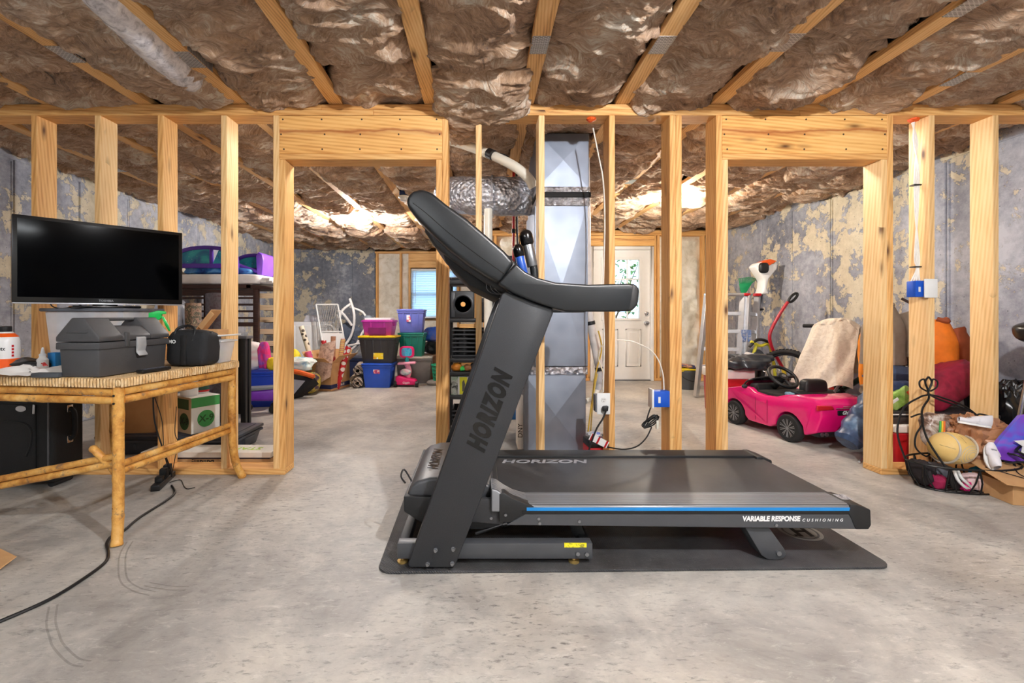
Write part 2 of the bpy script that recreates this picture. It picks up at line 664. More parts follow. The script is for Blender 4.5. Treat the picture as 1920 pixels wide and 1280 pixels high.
def mottle(name, cols, scale, rough=.8, detail=5, bump=.2):
    t = NT(name)
    v = t.coords('Object')
    nz = t.noise(v, scale, detail, .65, .6)
    n = len(cols)
    t.set(Base_Color=t.ramp(nz, [(.3 + .4 * k / max(n - 1, 1), lin(c)) for k, c in enumerate(cols)]), Roughness=rough)
    t.bump(nz, bump, .01)
    return t.m


M_WALL = concrete_wall('poured_concrete', (150, 153, 164))
M_WALLB = concrete_wall('poured_concrete_grey', (128, 133, 144))
M_FLOOR = floor_mat()
M_BATT = batt_mat()
M_GALV = metal_mat('galvanised_steel', (142, 150, 164), .40)
M_FOIL = foil_mat()
M_CARD = card_mat()
M_BAMBOO = bamboo_mat()
M_WEAVE = weave_mat()
M_GLASS = glass_mat('window_glass')
M_BLACK = mk((22, 22, 24), .45)
M_BLACKM = mk((16, 16, 17), .75, bump=.2)
M_GLOSSBLK = mk((12, 12, 14), .2)
M_WHITE = mk((236, 236, 234), .45, var=.03)
M_PVC = mk((226, 222, 208), .35, var=.05)
M_CHROME = mk((210, 212, 216), .18, .95, var=.05)
M_STEEL = mk((150, 152, 156), .35, .9, var=.1)
M_ALU = mk((206, 208, 212), .34, .8, var=.06)
M_RUBBER = mk((26, 26, 27), .8, bump=.3, bs=200)
M_REDP = mk((190, 24, 32), .35, var=.06)
M_PAPER = mk((236, 234, 230), .8, var=.04)
M_INK = mk((24, 24, 26), .6)
# ------------------------------------------------------------------ the shell of the basement
XW, YB, YF, YD = 3.8, 9.2, -3.0, 7.07        # side walls, far wall, wall behind the camera, door wall
ZJ = 2.365                                    # underside of the joist chords
Y0, Y1 = 2.90, 3.04                           # the stud partition
XJ = .15                                      # jog between window wall and door wall


def lumber(name, x0, x1, y0, y1, z0, z1, mat=None, parent=None, bevel=.003):
    mat = mat or M_PINE
    d = (x1 - x0, y1 - y0, z1 - z0)
    c = ((x0 + x1) / 2, (y0 + y1) / 2, (z0 + z1) / 2)
    ax = d.index(max(d))
    if ax == 0:
        s, rot = d, (0, 0, 0)
    elif ax == 1:
        s, rot = (d[1], d[0], d[2]), (0, 0, R(90))
    else:
        s, rot = (d[2], d[1], d[0]), (0, R(-90), 0)
    m = MB().cbox((0, 0, 0), s)
    o = m.build(name, mat, parent, bevel=bevel, seg=1, smooth=False)
    o.location = c
    o.rotation_euler = rot
    return o


floor = struct(MB().box(-XW - .2, XW + .2, YF - .2, YB + .2, -.12, 0).build('floor', M_FLOOR, smooth=False))
ceiling = struct(MB().box(-XW - .2, XW + .2, YF - .2, YB + .2, 2.74, 2.78).build('ceiling', mk((96, 72, 50), .9, var=.25, vs=3), smooth=False))

# concrete walls cast in 61 cm form panels: a backing with proud panels, joints recessed
ZW = 2.285


def panel_wall(name, mat, along, a0, a1, fixed, sign, thick=.2, step=.61):
    b = MB()
    if along == 'y':
        b.box(*sorted((fixed + sign * .012, fixed + sign * thick)), a0, a1, 0, 2.74)
    else:
        b.box(a0, a1, *sorted((fixed + sign * .012, fixed + sign * thick)), 0, 2.74)
    root = struct(b.build(name, mat, smooth=False))
    a, k = a0, 0
    while a < a1 - .05:
        e = min(a + step, a1)
        p = MB()
        g = .006
        j = .003 * math.sin(k * 2.7)
        if along == 'y':
            p.box(*sorted((fixed + j, fixed + sign * .03)), a + g, e - g, 0.001, ZW)
        else:
            p.box(a + g, e - g, *sorted((fixed + j, fixed + sign * .03)), 0.001, ZW)
        o = p.build('panel', mat, root, bevel=.005, seg=1, smooth=False)
        if along == 'y':                       # form tie marks and a vertical bead beside every second joint
            if k % 2 == 0:
                MB().box(*sorted((fixed - sign * .008, fixed + sign * .01)), e - .03, e - .012, .0, ZW - .02).build('bead', mat, root, bevel=.004, seg=1, smooth=False)
        a, k = e, k + 1
    return root


panel_wall('wall_left', M_WALL, 'y', YF, YB + .2, -XW, -1)
panel_wall('wall_right', M_WALL, 'y', YF, YD, XW, 1)
panel_wall('wall_front', M_WALL, 'x', -XW, XW, YF, -1)
panel_wall('wall_far_left', M_WALLB, 'x', -XW, -2.12, YB, 1)

# sill board and rim on top of the concrete
for nm, bx in (('trim_1', (-XW - .15, -XW - .02, YF, YB, ZW, ZW + .04)), ('trim_2', (XW + .02, XW + .15, YF, YD, ZW, ZW + .04))):
    struct(lumber(nm, *bx, mat=M_PINE_B))

# ---- framed window wall (far) and door wall
M_FOAM = mottle('white_spray_foam', [(206, 198, 178), (232, 226, 210), (244, 240, 230)], 7.0, .9, 5, .5)
M_SHEATH = mk((150, 120, 84), .9, var=.2)


def foam(x0, x1, y, z0, z1, parent, seed, d=.05, axis='x'):
    m = MB()

    def fn(u, v):
        a = x0 + (x1 - x0) * u
        z = z0 + (z1 - z0) * v
        e = min(1, 6 * min(u, 1 - u)) * min(1, 30 * min(v, 1 - v))
        h = (.5 + .5 * N1(a * 7 + seed, z * 6, seed, 4)) * d * e
        return (a, y - h, z) if axis == 'x' else (y - h, a, z)
    m.grid(fn, 10, 46)
    return m.build('insulation_fill', M_FOAM, parent)


# far window wall: X -2.12 .. XJ at Y = YB
WX0, WX1, WZ0, WZ1 = -1.40, -.46, .95, 1.95
wf = MB()
wf.box(-2.12, WX0, YB + .1, YB + .2, 0, 2.74).box(WX1, XJ + .12, YB + .1, YB + .2, 0, 2.74)
wf.box(WX0, WX1, YB + .1, YB + .2, 0, WZ0).box(WX0, WX1, YB + .1, YB + .2, WZ1, 2.74)
wall_far = struct(wf.build('wall_far', M_SHEATH, smooth=False))
for x in (-2.10, -1.62, -1.44, WX1, WX1 + .35, XJ - .04):
    lumber('stud', x, x + .038, YB - .04, YB + .1, .04, 2.26, M_PINE_B, wall_far)
lumber('plate', -2.12, XJ, YB - .04, YB + .1, 2.26, 2.30, M_PINE_B, wall_far)
lumber('plate', -2.12, XJ, YB - .04, YB + .1, 0.0, .04, M_PINE_B, wall_far)
lumber('header', WX0 - .04, WX1 + .04, YB - .045, YB + .1, WZ1 + .02, 2.10, M_PINE_B, wall_far)
lumber('header', WX0 - .04, WX1 + .04, YB - .045, YB + .1, 2.105, 2.255, M_PINE_B, wall_far)
foam(-2.06, -1.62, YB + .06, .05, 2.26, wall_far, 1.0)
foam(-1.58, -1.44, YB + .06, .05, 2.26, wall_far, 4.0)
foam(WX1 + .04, WX1 + .35, YB + .06, .05, 2.26, wall_far, 6.0)
foam(WX1 + .39, XJ - .04, YB + .06, .05, 2.26, wall_far, 9.0)
foam(WX0, WX1, YB + .06, .05, WZ0 - .05, wall_far, 12.0)

win = MB()
for b in ((WX0, WX0 + .05, WZ0, WZ1), (WX1 - .05, WX1, WZ0, WZ1), (WX0, WX1, WZ0, WZ0 + .05), (WX0, WX1, WZ1 - .05, WZ1), (WX0, WX1, (WZ0 + WZ1) / 2 - .02, (WZ0 + WZ1) / 2 + .02)):
    win.box(b[0], b[1], YB + .04, YB + .12, b[2], b[3])
window_1 = struct(win.build('window_1', M_WHITE, bevel=.004, seg=1))
for z0, z1 in ((WZ0 + .05, (WZ0 + WZ1) / 2 - .02), ((WZ0 + WZ1) / 2 + .02, WZ1 - .05)):
    MB().box(WX0 + .05, WX1 - .05, YB + .085, YB + .09, z0, z1).build('pane', M_GLASS, window_1, smooth=False)

tb = NT('blind_vinyl')
tb.set(Base_Color=lin((232, 240, 250)), Roughness=.5)
_tl = tb.n('ShaderNodeBsdfTranslucent', Color=(.8, .9, 1, 1))
_mx = tb.n('ShaderNodeMixShader', i0=.55)
tb.link(tb.b.outputs[0], _mx.inputs[1])
tb.link(_tl.outputs[0], _mx.inputs[2])
tb.link(_mx.outputs[0], tb.out.inputs[0])
M_BLIND = tb.m
blind = thing('window_blind', 'closed white horizontal slat blind over the far window', 'window blind', ((WX0 + WX1) / 2, YB + .02, WZ1))
MB().box(WX0 + .01, WX1 - .01, YB, YB + .035, WZ1 - .04, WZ1).build('head_rail', M_WHITE, blind, bevel=.004, world=True)
sl = None
nsl = 26
for k in range(nsl):
    z = WZ1 - .06 - k * (WZ1 - WZ0 - .08) / nsl
    if sl is None:
        m = MB()
        m.prism([(-.016, .016), (-.002, .003), (.014, -.018), (.016, -.017), (0, .005), (-.014, .018)], -(WX1 - WX0) / 2 + .015, (WX1 - WX0) / 2 - .015, 'x')
        sl = m.build('slat', M_BLIND, blind)
        o = sl
    else:
        o = copy_part(sl)
    o.location = (0, 0, z - WZ1)
MB().tube([(WX0 + .1, YB - .005, WZ1 - .03), (WX0 + .1, YB - .005, WZ1 - .7)], .004, 6).build('wand', M_WHITE, blind, world=True)

# jog wall
wj = struct(MB().box(XJ, XJ + .12, YD + .05, YB + .1, 0, 2.74).build('wall_jog', M_SHEATH, smooth=False))
for y in (YD + .1, YD + .6, YD + 1.2, YB - .1):
    lumber('stud', XJ - .09, XJ, y, y + .038, .04, 2.26, M_PINE_B, wj)

# door wall at Y = YD, X XJ .. XW
DX0, DX1, DZ = 1.735, 2.655, 2.045
dw = MB()
dw.box(XJ, DX0 - .03, YD + .1, YD + .2, 0, 2.74).box(DX1 + .03, XW + .2, YD + .1, YD + .2, 0, 2.74).box(DX0 - .03, DX1 + .03, YD + .1, YD + .2, DZ + .03, 2.74)
wall_door = struct(dw.build('wall_door', M_SHEATH, smooth=False))
for x in (.22, .62, 1.02, 1.42, DX0 - .075, DX1 + .035, DX1 + .085, 3.04, 3.44, 3.70):
    lumber('stud', x, x + .038, YD - .04, YD + .1, .04, 2.245, M_PINE_B, wall_door)
lumber('plate', XJ, XW, YD - .04, YD + .1, 2.285, 2.325, M_PINE_B, wall_door)
lumber('plate', XJ, XW, YD - .04, YD + .1, 2.245, 2.283, M_PINE_B, wall_door)
lumber('plate', XJ, DX0 - .04, YD - .04, YD + .1, 0, .04, M_PINE_B, wall_door)
lumber('plate', DX1 + .04, XW, YD - .04, YD + .1, 0, .04, M_PINE_B, wall_door)
lumber('header', DX0 - .04, DX1 + .04, YD - .05, YD + .1, DZ + .04, 2.24, M_HEAD, wall_door)
for k, (a, b) in enumerate(((.26, .62), (.66, 1.02), (1.06, 1.42), (1.46, DX0 - .08), (DX1 + .125, 3.04), (3.08, 3.44), (3.48, 3.70))):
    foam(a, b, YD + .06, .05, 2.245, wall_door, 20 + 3 * k, .11)

# the entrance door
LX0, LX1, LZ0, LZ1 = 1.905, 2.485, .955, 1.885
d = MB()
yd0, yd1 = YD + .0, YD + .045
d.box(DX0 + .02, LX0, yd0, yd1, .02, DZ - .02).box(LX1, DX1 - .02, yd0, yd1, .02, DZ - .02)
d.box(LX0, LX1, yd0, yd1, .02, LZ0).box(LX0, LX1, yd0, yd1, LZ1, DZ - .02)
M_DOOR = mk((238, 236, 232), .45, var=.02)
door_1 = struct(d.build('door_1', M_DOOR, smooth=False))
j = MB()
j.box(DX0 - .03, DX0 + .018, YD - .045, YD + .1, 0, DZ + .03).box(DX1 - .018, DX1 + .03, YD - .045, YD + .1, 0, DZ + .03).box(DX0 + .018, DX1 - .018, YD - .045, YD + .1, DZ - .018, DZ + .03)
j.build('jamb', M_DOOR, door_1, bevel=.003, seg=1)
MB().box(DX0 + .018, DX1 - .018, YD - .05, YD + .1, 0, .02).build('threshold', M_STEEL, door_1, bevel=.004)
lf = MB()
for b in ((LX0 - .025, LX0 + .012, LZ0 - .025, LZ1 + .025), (LX1 - .012, LX1 + .025, LZ0 - .025, LZ1 + .025), (LX0, LX1, LZ0 - .025, LZ0 + .012), (LX0, LX1, LZ1 - .012, LZ1 + .025)):
    lf.box(b[0], b[1], yd0 - .014, yd1 + .014, b[2], b[3])
lf.build('lite_frame', M_DOOR, door_1, bevel=.004, seg=1)
mu = MB()
for k in (1, 2):
    x = LX0 + (LX1 - LX0) * k / 3
    z = LZ0 + (LZ1 - LZ0) * k / 3
    mu.box(x - .009, x + .009, yd0 + .006, yd1 - .006, LZ0, LZ1)
    mu.box(LX0, LX1, yd0 + .007, yd1 - .007, z - .009, z + .009)
mu.build('muntins', M_DOOR, door_1, smooth=False)
for a in range(3):
    for b in range(3):
        x0 = LX0 + (LX1 - LX0) * a / 3 + .01
        x1 = LX0 + (LX1 - LX0) * (a + 1) / 3 - .01
        z0 = LZ0 + (LZ1 - LZ0) * b / 3 + .01
        z1 = LZ0 + (LZ1 - LZ0) * (b + 1) / 3 - .01
        MB().box(x0, x1, yd0 + .02, yd0 + .024, z0, z1).build('pane', M_GLASS, door_1, smooth=False)
for x0, x1 in ((1.90, 2.14), (2.26, 2.50)):
    p = MB()
    for b in ((x0, x0 + .02, .22, .80), (x1 - .02, x1, .22, .80), (x0, x1, .22, .24), (x0, x1, .78, .80)):
        p.box(b[0], b[1], yd0 - .008, yd0 + .01, b[2], b[3])
    p.build('panel_moulding', M_DOOR, door_1, bevel=.003, seg=1)
    MB().box(x0 + .05, x1 - .05, yd0 - .006, yd0 + .01, .27, .75).build('raised_panel', M_DOOR, door_1, bevel=.005, seg=1)
for z, rr in ((1.045, .028), (.895, .036)):
    k = MB()
    k.lathe([(rr, 0), (rr, .012), (rr * .45, .016), (rr * .45, .03), (rr * .85, .04), (rr * .8, .065), (0, .07)], 16, Matrix.Translation((2.58, yd0, z)) @ Matrix.Rotation(R(90), 4, 'X'))
    k.build('knob' if z < 1 else 'deadbolt', M_CHROME, door_1)
for z in (.25, 1.05, 1.8):
    MB().box(DX0 + .008, DX0 + .03, yd0 - .012, yd0 + .004, z - .045, z + .045).build('hinge', M_STEEL, door_1, bevel=.002)

# greenery outside the door
M_LEAF = mottle('leaf_green', [(50, 96, 46), (92, 146, 76), (150, 190, 120)], 6, .6)
bush = MB()
rr = np.random.RandomState(5)
for k in range(3200):
    c = Vector((rr.uniform(.4, 4.6), rr.uniform(8.6, 10.2) if True else 0, rr.uniform(.1, 2.4)))
    if N1(c.x * 1.5, c.y * 1.5, c.z * 1.5, 2) < -.05:
        continue
    u = Vector(rr.normal(size=3)).normalized() * .06
    v_ = u.cross(Vector(rr.normal(size=3))).normalized() * .028
    bush.add([c - u, c + v_, c + u, c - v_], [(0, 1, 2, 3)])
shrub = thing('garden_shrub', 'pale green leafy shrub outside the door window', 'shrub', (2.5, 9.8, 0))
bush.build('foliage', M_LEAF, shrub, world=True, smooth=False)
st_ = MB()
for k in range(6):
    a = k * 1.05
    st_.tube([(2.5 + .1 * math.cos(a), 9.8 + .1 * math.sin(a), -.02), (2.5 + .6 * math.cos(a), 9.6 + .3 * math.sin(a), 1.0), (2.5 + 1.3 * math.cos(a), 9.5 + .4 * math.sin(a), 2.0)], [.03, .02, .008], 6)
st_.build('stem', mk((92, 70, 50), .9), shrub, world=True)
struct(MB().box(-12, 14, YB + .21, 30, -.2, -.02).build('ground_outside', mk((120, 140, 90), .9, var=.3, vs=2), smooth=False))

# ------------------------------------------------------------------ joist chords with nail plates
t = NT('perforated_plate')
v = t.coords(rand=False)
br = t.n('ShaderNodeTexBrick', Vector=t.n('ShaderNodeMapping', Vector=v, Rotation=(0, 0, R(90))).outputs[0], Scale=1.0)
br.inputs['Brick Width'].default_value = .022
br.inputs['Row Height'].default_value = .0085
br.inputs['Mortar Size'].default_value = .0018
t.set(Base_Color=t.mix(br.outputs['Fac'], lin((110, 112, 116)), lin((214, 216, 220))), Metallic=.55, Roughness=.4)
M_PLATE = t.m
JX = [.298 + .61 * k for k in range(-6, 6)]
for i, x in enumerate(JX):
    k = i - 6
    jo = lumber('joist', x - .0445, x + .0445, YF + .01, (YD if x > XJ else YB) - .05, ZJ, ZJ + .038, M_JOIST, ceiling)
    L0 = jo.location
    inv = wm(jo).inverted()
    ys = {0: [2.27], 1: [2.27], 2: [2.25, 4.6], -1: [3.95], -2: [3.95], -3: [2.4, 4.0], 3: [1.98], -4: [2.35], 4: [2.6]}.get(k, [2.5, 4.2])
    for y in ys:
        MB().box(x - .043, x + .043, y - .075, y + .075, ZJ - .0018, ZJ + .0005).build('nail_plate', M_PLATE, jo, smooth=False, world=True)
    if k in (2, 3, -4, -3):                   # a web upright with its side plate
        y = ys[0] - .32 if k > 0 else ys[0] + .02
        sd = -1 if k > 0 else 1
        MB().box(x - .044, x + .044, y - .02, y + .02, ZJ + .038, 2.74).build('web', M_JOIST, jo, world=True, smooth=False)
        MB().box(x + sd * .0447, x + sd * .0465, y - .11, y + .11, ZJ + .002, ZJ + .16).build('side_plate', M_PLATE, jo, world=True, smooth=False)


# ------------------------------------------------------------------ insulation batts
def batt_mesh(seed, L):
    nt, ny = 76, 120
    th = np.linspace(0, 2 * np.pi, nt, endpoint=False)
    # more samples on the bottom: th measured from the bottom
    th = th - .55 * np.sin(th)
    yy = np.linspace(-1, 1, ny)
    T, Yy = np.meshgrid(th, yy)
    e = .62
    sx = np.sign(np.sin(T)) * np.abs(np.sin(T)) ** e
    cz = -np.sign(np.cos(T)) * np.abs(np.cos(T)) ** .8
    end = np.clip(1 - np.abs(Yy) ** 6, 0.02, 1) ** .5
    x = .268 * sx * (.93 + .07 * end)
    z = .10 * cz * end
    y = Yy * L / 2
    # draw the upper half flat under the deck
    z = np.where(z > 0, z * .7, z)
    p = np.stack([x.ravel(), y.ravel(), z.ravel()], 1)
    q = p + seed * 3.1
    wq = q + .12 * np.stack([fbm(q * 3, 2), fbm(q * 3 + 9, 2), fbm(q * 3 + 17, 2)], 1)
    big = fbm(wq * 2.6, 3)
    fold = 1 - np.abs(fbm(wq * np.array([3.5, 8.0, 6.0]), 3)) * 2.0
    fine = fbm(wq * np.array([13, 26, 20.]), 4, .6)
    dd = .034 * big + .028 * np.clip(fold, -.4, 1) + .013 * fine
    nrm = np.stack([p[:, 0] / .27 * .6, p[:, 1] * 0, p[:, 2] / .10], 1)
    nrm /= np.maximum(np.linalg.norm(nrm, axis=1, keepdims=True), .3)
    wgt = np.where(p[:, 2] > .03, .2, 1.0)
    p = p + nrm * (dd * wgt)[:, None]
    p[:, 1] += .05 * fbm(q * 2.2 + 31, 2) * np.abs(Yy.ravel()) ** 3
    faces = []
    for j in range(ny - 1):
        for i in range(nt):
            faces.append((j * nt + i, j * nt + (i + 1) % nt, (j + 1) * nt + (i + 1) % nt, (j + 1) * nt + i))
    faces.append(tuple(range(nt - 1, -1, -1)))
    faces.append(tuple((ny - 1) * nt + i for i in range(nt)))
    me = bpy.data.meshes.new('insulation_batt')
    me.from_pydata(p.tolist(), [], faces)
    me.shade_smooth()
    me.materials.append(M_BATT)
    return me


BM = [batt_mesh(s + 1.37, 1.22) for s in range(9)]
rb = random.Random(11)
for k in range(-7, 6):
    xc = .298 + .61 * (k + .5)
    yend = YD if xc > XJ + .05 else YB
    y = -.2 + rb.uniform(0, .9)
    while y < yend - .15:
        L = min(rb.uniform(.95, 1.2), yend - y + .05)
        o = bpy.data.objects.new('insulation_batt', rb.choice(BM))
        col.objects.link(o)
        o.parent = ceiling
        front = y < Y0 < y + L
        o.location = (xc + rb.uniform(-.01, .01), y + L / 2, ZJ + (.03 if (k == -1 and 1.4 < y < 2.6) else .072) + rb.uniform(-.02, .025))
        o.rotation_euler = (rb.uniform(-.04, .04), rb.uniform(-.05, .05), rb.choice((0, math.pi)) + rb.uniform(-.02, .02))
        o.scale = (1, (L + .06) / 1.22, rb.uniform(.9, 1.2))
        y += L

# ------------------------------------------------------------------ stud partition
part = bpy.data.objects.new('wall_partition', None)
col.objects.link(part)
struct(part)
S = F / Y0                                    # px per metre at the face of the partition


def fx(px):
    return (px - CX) / S


ZP, ZT, ZTT = .038, 2.292, 2.363


def stud(pxl, z0=ZP, z1=ZT, name='stud', mat=None, w=.038):
    x = fx(pxl)
    return lumber(name, x, x + w, Y0, Y1, z0, z1, mat, part)


for k, px in enumerate((-180, -61, 58, 177, 295, 414)):
    stud(px, mat=M_PINE if k % 2 else M_PINE_B)
stud(512, name='king_stud', mat=M_PINE)
stud(523.3, z1=2.01, name='jack_stud', mat=M_PINE_B)
stud(817.5, z1=2.01, name='jack_stud', mat=M_PINE_B)
stud(829, name='king_stud', mat=M_PINE_B)
for px in (892, 1010, 1142, 1256.0, 1267.4):
    stud(px, mat=M_PINE if px in (892, 1010) else M_PINE_B)
stud(1343, name='king_stud', mat=M_PINE_B)
stud(1354.3, z1=2.01, name='jack_stud', mat=M_PINE)
stud(1652.5, z1=2.01, name='jack_stud', mat=M_PINE)
stud(1664, name='king_stud', mat=M_PINE_B)
for px in (1742, 1862, 1981):
    stud(px, mat=M_PINE)
for a, b in ((523.3, 829), (1354.3, 1664)):
    x0, x1 = fx(a), fx(b)
    lumber('header', x0, x1, Y0, Y0 + .038, 2.047, ZT - .002, M_HEAD, part)
    lumber('header', x0, x1, Y1 - .038, Y1, 2.047, ZT - .002, M_HEAD, part)
    lumber('header_plate', x0, x1, Y0 - .002, Y1, 2.010, 2.046, M_PINE_B, part)
    nn = MB()
    for u in (.02, .27, .5, .74, .975):
        for z in (2.075, 2.17, 2.265):
            nn.cyl((x0 + (x1 - x0) * u + .01 * math.sin(9 * u + 40 * z), Y0 - .0015, z), (x0 + (x1 - x0) * u + .01 * math.sin(9 * u + 40 * z), Y0 + .003, z), .0055, n=8)
    nn.build('nail_heads', mk((60, 44, 34), .6), part)
for x0, x1, z0, z1 in ((-XW, fx(700), ZT, ZT + .035), (fx(700), fx(1500), ZT, ZT + .035), (fx(1500), XW, ZT, ZT + .035)):
    lumber('top_plate', x0, x1, Y0, Y1, z0, z1, M_PINE_B, part)
for x0, x1 in ((-XW, fx(602)), (fx(602), fx(1660)), (fx(1660), XW)):
    lumber('top_plate', x0, x1, Y0, Y1, ZT + .036, ZTT, M_PINE_B, part)
for a, b in ((-XW, fx(534.5)), (fx(817), fx(1365)), (fx(1652), XW)):
    lumber('bottom_plate', a, b, Y0, Y1, 0, ZP, M_PINE_B, part)

# ------------------------------------------------------------------ lamps of the basement and added fill lights
M_BULB = emit((255, 226, 190), 1.0)


def bulb_lamp(label, x, y, z, power, colr):
    t = thing('bulb_lamp', label, 'light bulb', (x, y, ZJ), group=None)
    MB().lathe([(.055, ZJ), (.055, ZJ - .015), (.04, ZJ - .03), (.024, ZJ - .04), (.022, z + .05)], 20, Matrix.Translation((x, y, 0))).build('lamp_holder', M_WHITE, t, world=True)
    m = NT('lit_bulb')
    area = 4 * math.pi * .034 ** 2
    m.set(Base_Color=(1, 1, 1), Emission_Color=colr, Emission_Strength=power / area / math.pi * .25)
    b = MB()
    b.lathe([(0, z - .04), (.018, z - .036), (.031, z - .018), (.034, z), (.029, z + .022), (.017, z + .045), (.014, z + .056)], 18, Matrix.Translation((x, y, 0)))
    b.build('bulb', m.m, t, world=True)
    return t


bulb_lamp('bare lit bulb on the ceiling in front of the grey concrete wall', -1.60, 6.0, 2.19, BULB_BACK, (1, .97, .95))
bulb_lamp('bare lit bulb on the ceiling near the white door', 2.13, 5.05, 2.17, BULB_SIDE, (1, .90, .76))
bulb_lamp('bare lit bulb on the ceiling of the treadmill room', .95, .35, 2.24, BULB_FRONT, (.98, .98, 1))
# unseen fill lights added behind the camera and behind the doorway headers
for i, (x, y) in enumerate(((-1.6, -1.0), (1.6, -1.3), (-.95, 3.25), (2.32, 3.25))):
    t = thing('fill_light', 'added fluorescent fill light ' + ('over the treadmill room near the left wall', 'over the treadmill room near the right wall', 'behind the header of the left doorway', 'behind the header of the right doorway')[i], 'fill light', (x, y, ZJ - .12))
    MB().prism([(-.07, .0), (-.09, .06), (.09, .06), (.07, .0), (.02, .02), (-.02, .02)], -.6, .6, 'x').build('housing', M_WHITE, t).scale = (1, 1, 1) if i < 2 else (.75, 1, 1)
    m = NT('fill_tube')
    m.set(Base_Color=(1, 1, 1), Emission_Color=(.93, .97, 1), Emission_Strength=FILL if i < 2 else FILL_BACK)
    for yy in (-.045, .045):
        hl = .58 if i < 2 else .43
        MB().cyl((-hl, yy, -.005), (hl, yy, -.005), .018, n=12).build('tube', m.m, t)

# tyre scuffs left on the slab
M_SCUFF = mk((110, 106, 102), .6, alpha=.2)
for pix in ([(238, 1016), (226, 1036), (222, 1059), (226, 1090), (250, 1108), (281, 1116)], [(270, 1098), (297, 1103), (322, 1106), (348, 1106)], [(92, 1137), (87, 1169), (93, 1195), (101, 1215), (129, 1243), (156, 1250)]):
    for dd_ in (0.0, .022):
        pp = catmull([G(a_, b_) for a_, b_ in pix], 6)
        m = MB()
        vs = []
        for k, p_ in enumerate(pp):
            q_ = (pp[min(k + 1, len(pp) - 1)] - pp[max(k - 1, 0)]).normalized()
            n_ = Vector((-q_.y, q_.x, 0))
            vs += [p_ + n_ * (dd_ - .003) + Vector((0, 0, .0006)), p_ + n_ * (dd_ + .003) + Vector((0, 0, .0006))]
        m.add(vs, [(2 * k, 2 * k + 1, 2 * k + 3, 2 * k + 2) for k in range(len(pp) - 1)])
        m.build('scuff_mark', M_SCUFF, floor, smooth=False)
# ------------------------------------------------------------------ treadmill mat
def mat_rubber():
    t = NT('textured_rubber_mat')
    v = t.coords('Object', rand=False)
    wv = t.n('ShaderNodeTexWave', Vector=v, Scale=62.0, _bands_direction='DIAGONAL').outputs['Fac']
    nz = t.noise(v, 3.5, 6, .7)
    dust = t.ramp(t.noise(v, 55.0, 4, .8), [(.62, (0, 0, 0)), (.74, (1, 1, 1))])
    c = t.ramp(nz, [(.35, lin((42, 43, 46))), (.7, lin((82, 82, 84)))])
    t.set(Base_Color=t.mix(t.math('MULTIPLY', dust, .35), c, lin((150, 148, 144))), Roughness=.55)
    t.bump(wv, .5, .004)
    return t.m


mroot = thing('exercise_mat', 'black ribbed rubber mat lying under the treadmill', 'mat', (.62, 2.28, 0), R(1.0))
pl = []
for cx_, cy_, a0 in ((.98, .42, 0), (-.98, .42, 90), (-.98, -.42, 180), (.98, -.42, 270)):
    for k in range(6):
        a = R(a0 + k * 18)
        pl.append((cx_ + .055 * math.cos(a), cy_ + .055 * math.sin(a)))
MB().prism(pl, 0.0005, .011, 'z').build('pad', mat_rubber(), mroot, bevel=.003, seg=2)
lg = MB()
LC = Vector((1.49, 2.12))
ring = lambda r0, r1, n=36: ([(LC.x + r * math.cos(2 * math.pi * k / n), LC.y + r * math.sin(2 * math.pi * k / n), .0116) for r in (r0, r1) for k in range(n)], [(k, (k + 1) % n, n + (k + 1) % n, n + k) for k in range(n)])
vs, fs = ring(.075, .09)
lg.add(vs, fs)
vs, fs = ring(.0, .066)
lg.add(vs, fs)
lg.build('logo_disc', mk((150, 148, 142), .7), mroot, world=True, smooth=False)
lh = MB()
for poly in ([(-.035, -.05), (-.015, -.05), (-.01, .05), (-.03, .05)], [(.015, -.05), (.035, -.05), (.04, .05), (.02, .05)], [(-.02, -.008), (.03, -.008), (.031, .01), (-.02, .01)], [(.03, .03), (.055, .03), (.052, .045), (.03, .045)], [(-.05, -.045), (-.03, -.045), (-.03, -.03), (-.05, -.03)]):
    lh.add([(LC.x + p[0], LC.y + p[1], .0121) for p in poly], [(0, 1, 2, 3)])
lh.build('logo_emblem', M_BLACKM, mroot, world=True, smooth=False)

# ------------------------------------------------------------------ treadmill
t = NT('speckled_grey_plastic')
v = t.coords('Object', rand=False)
sp = t.ramp(t.noise(v, 420.0, 2), [(.35, lin((31, 33, 36))), (.7, lin((46, 48, 52)))])
t.set(Base_Color=sp, Roughness=.42)
t.bump(t.noise(v, 600.0, 2), .15, .001)
M_TM = t.m
M_TMD = mk((25, 26, 28), .5, bump=.08, bs=400)
M_PAD = mk((22, 25, 28), .34, bump=.12, bs=500)
M_TMGREY = mk((68, 70, 74), .4, var=.06)
t = NT('ribbed_rail')
v = t.coords('Object', rand=False)
wv = t.n('ShaderNodeTexWave', Vector=v, Scale=24.0, _bands_direction='Y').outputs['Fac']
t.set(Base_Color=t.ramp(wv, [(.1, lin((70, 72, 76))), (.5, lin((138, 140, 144)))]), Metallic=.35, Roughness=.38)
t.bump(wv, .5, .003)
M_RIB = t.m
t = NT('running_belt')
v = t.coords('Object', rand=False)
nz = t.noise(v, 3.0, 5, .7)
ds = t.ramp(t.noise(v, 60, 4, .8), [(.63, (0, 0, 0)), (.75, (1, 1, 1))])
t.set(Base_Color=t.mix(t.math('MULTIPLY', ds, .3), t.ramp(nz, [(.3, lin((38, 38, 40))), (.7, lin((62, 62, 64)))]), lin((140, 138, 134))), Roughness=.5)
t.bump(t.noise(v, 300, 3), .2, .001)
M_BELT = t.m

TMZ = .0115
tm = thing('treadmill', 'black treadmill standing on a rubber mat in front of the stud wall', 'treadmill', (.6, 2.2, TMZ))


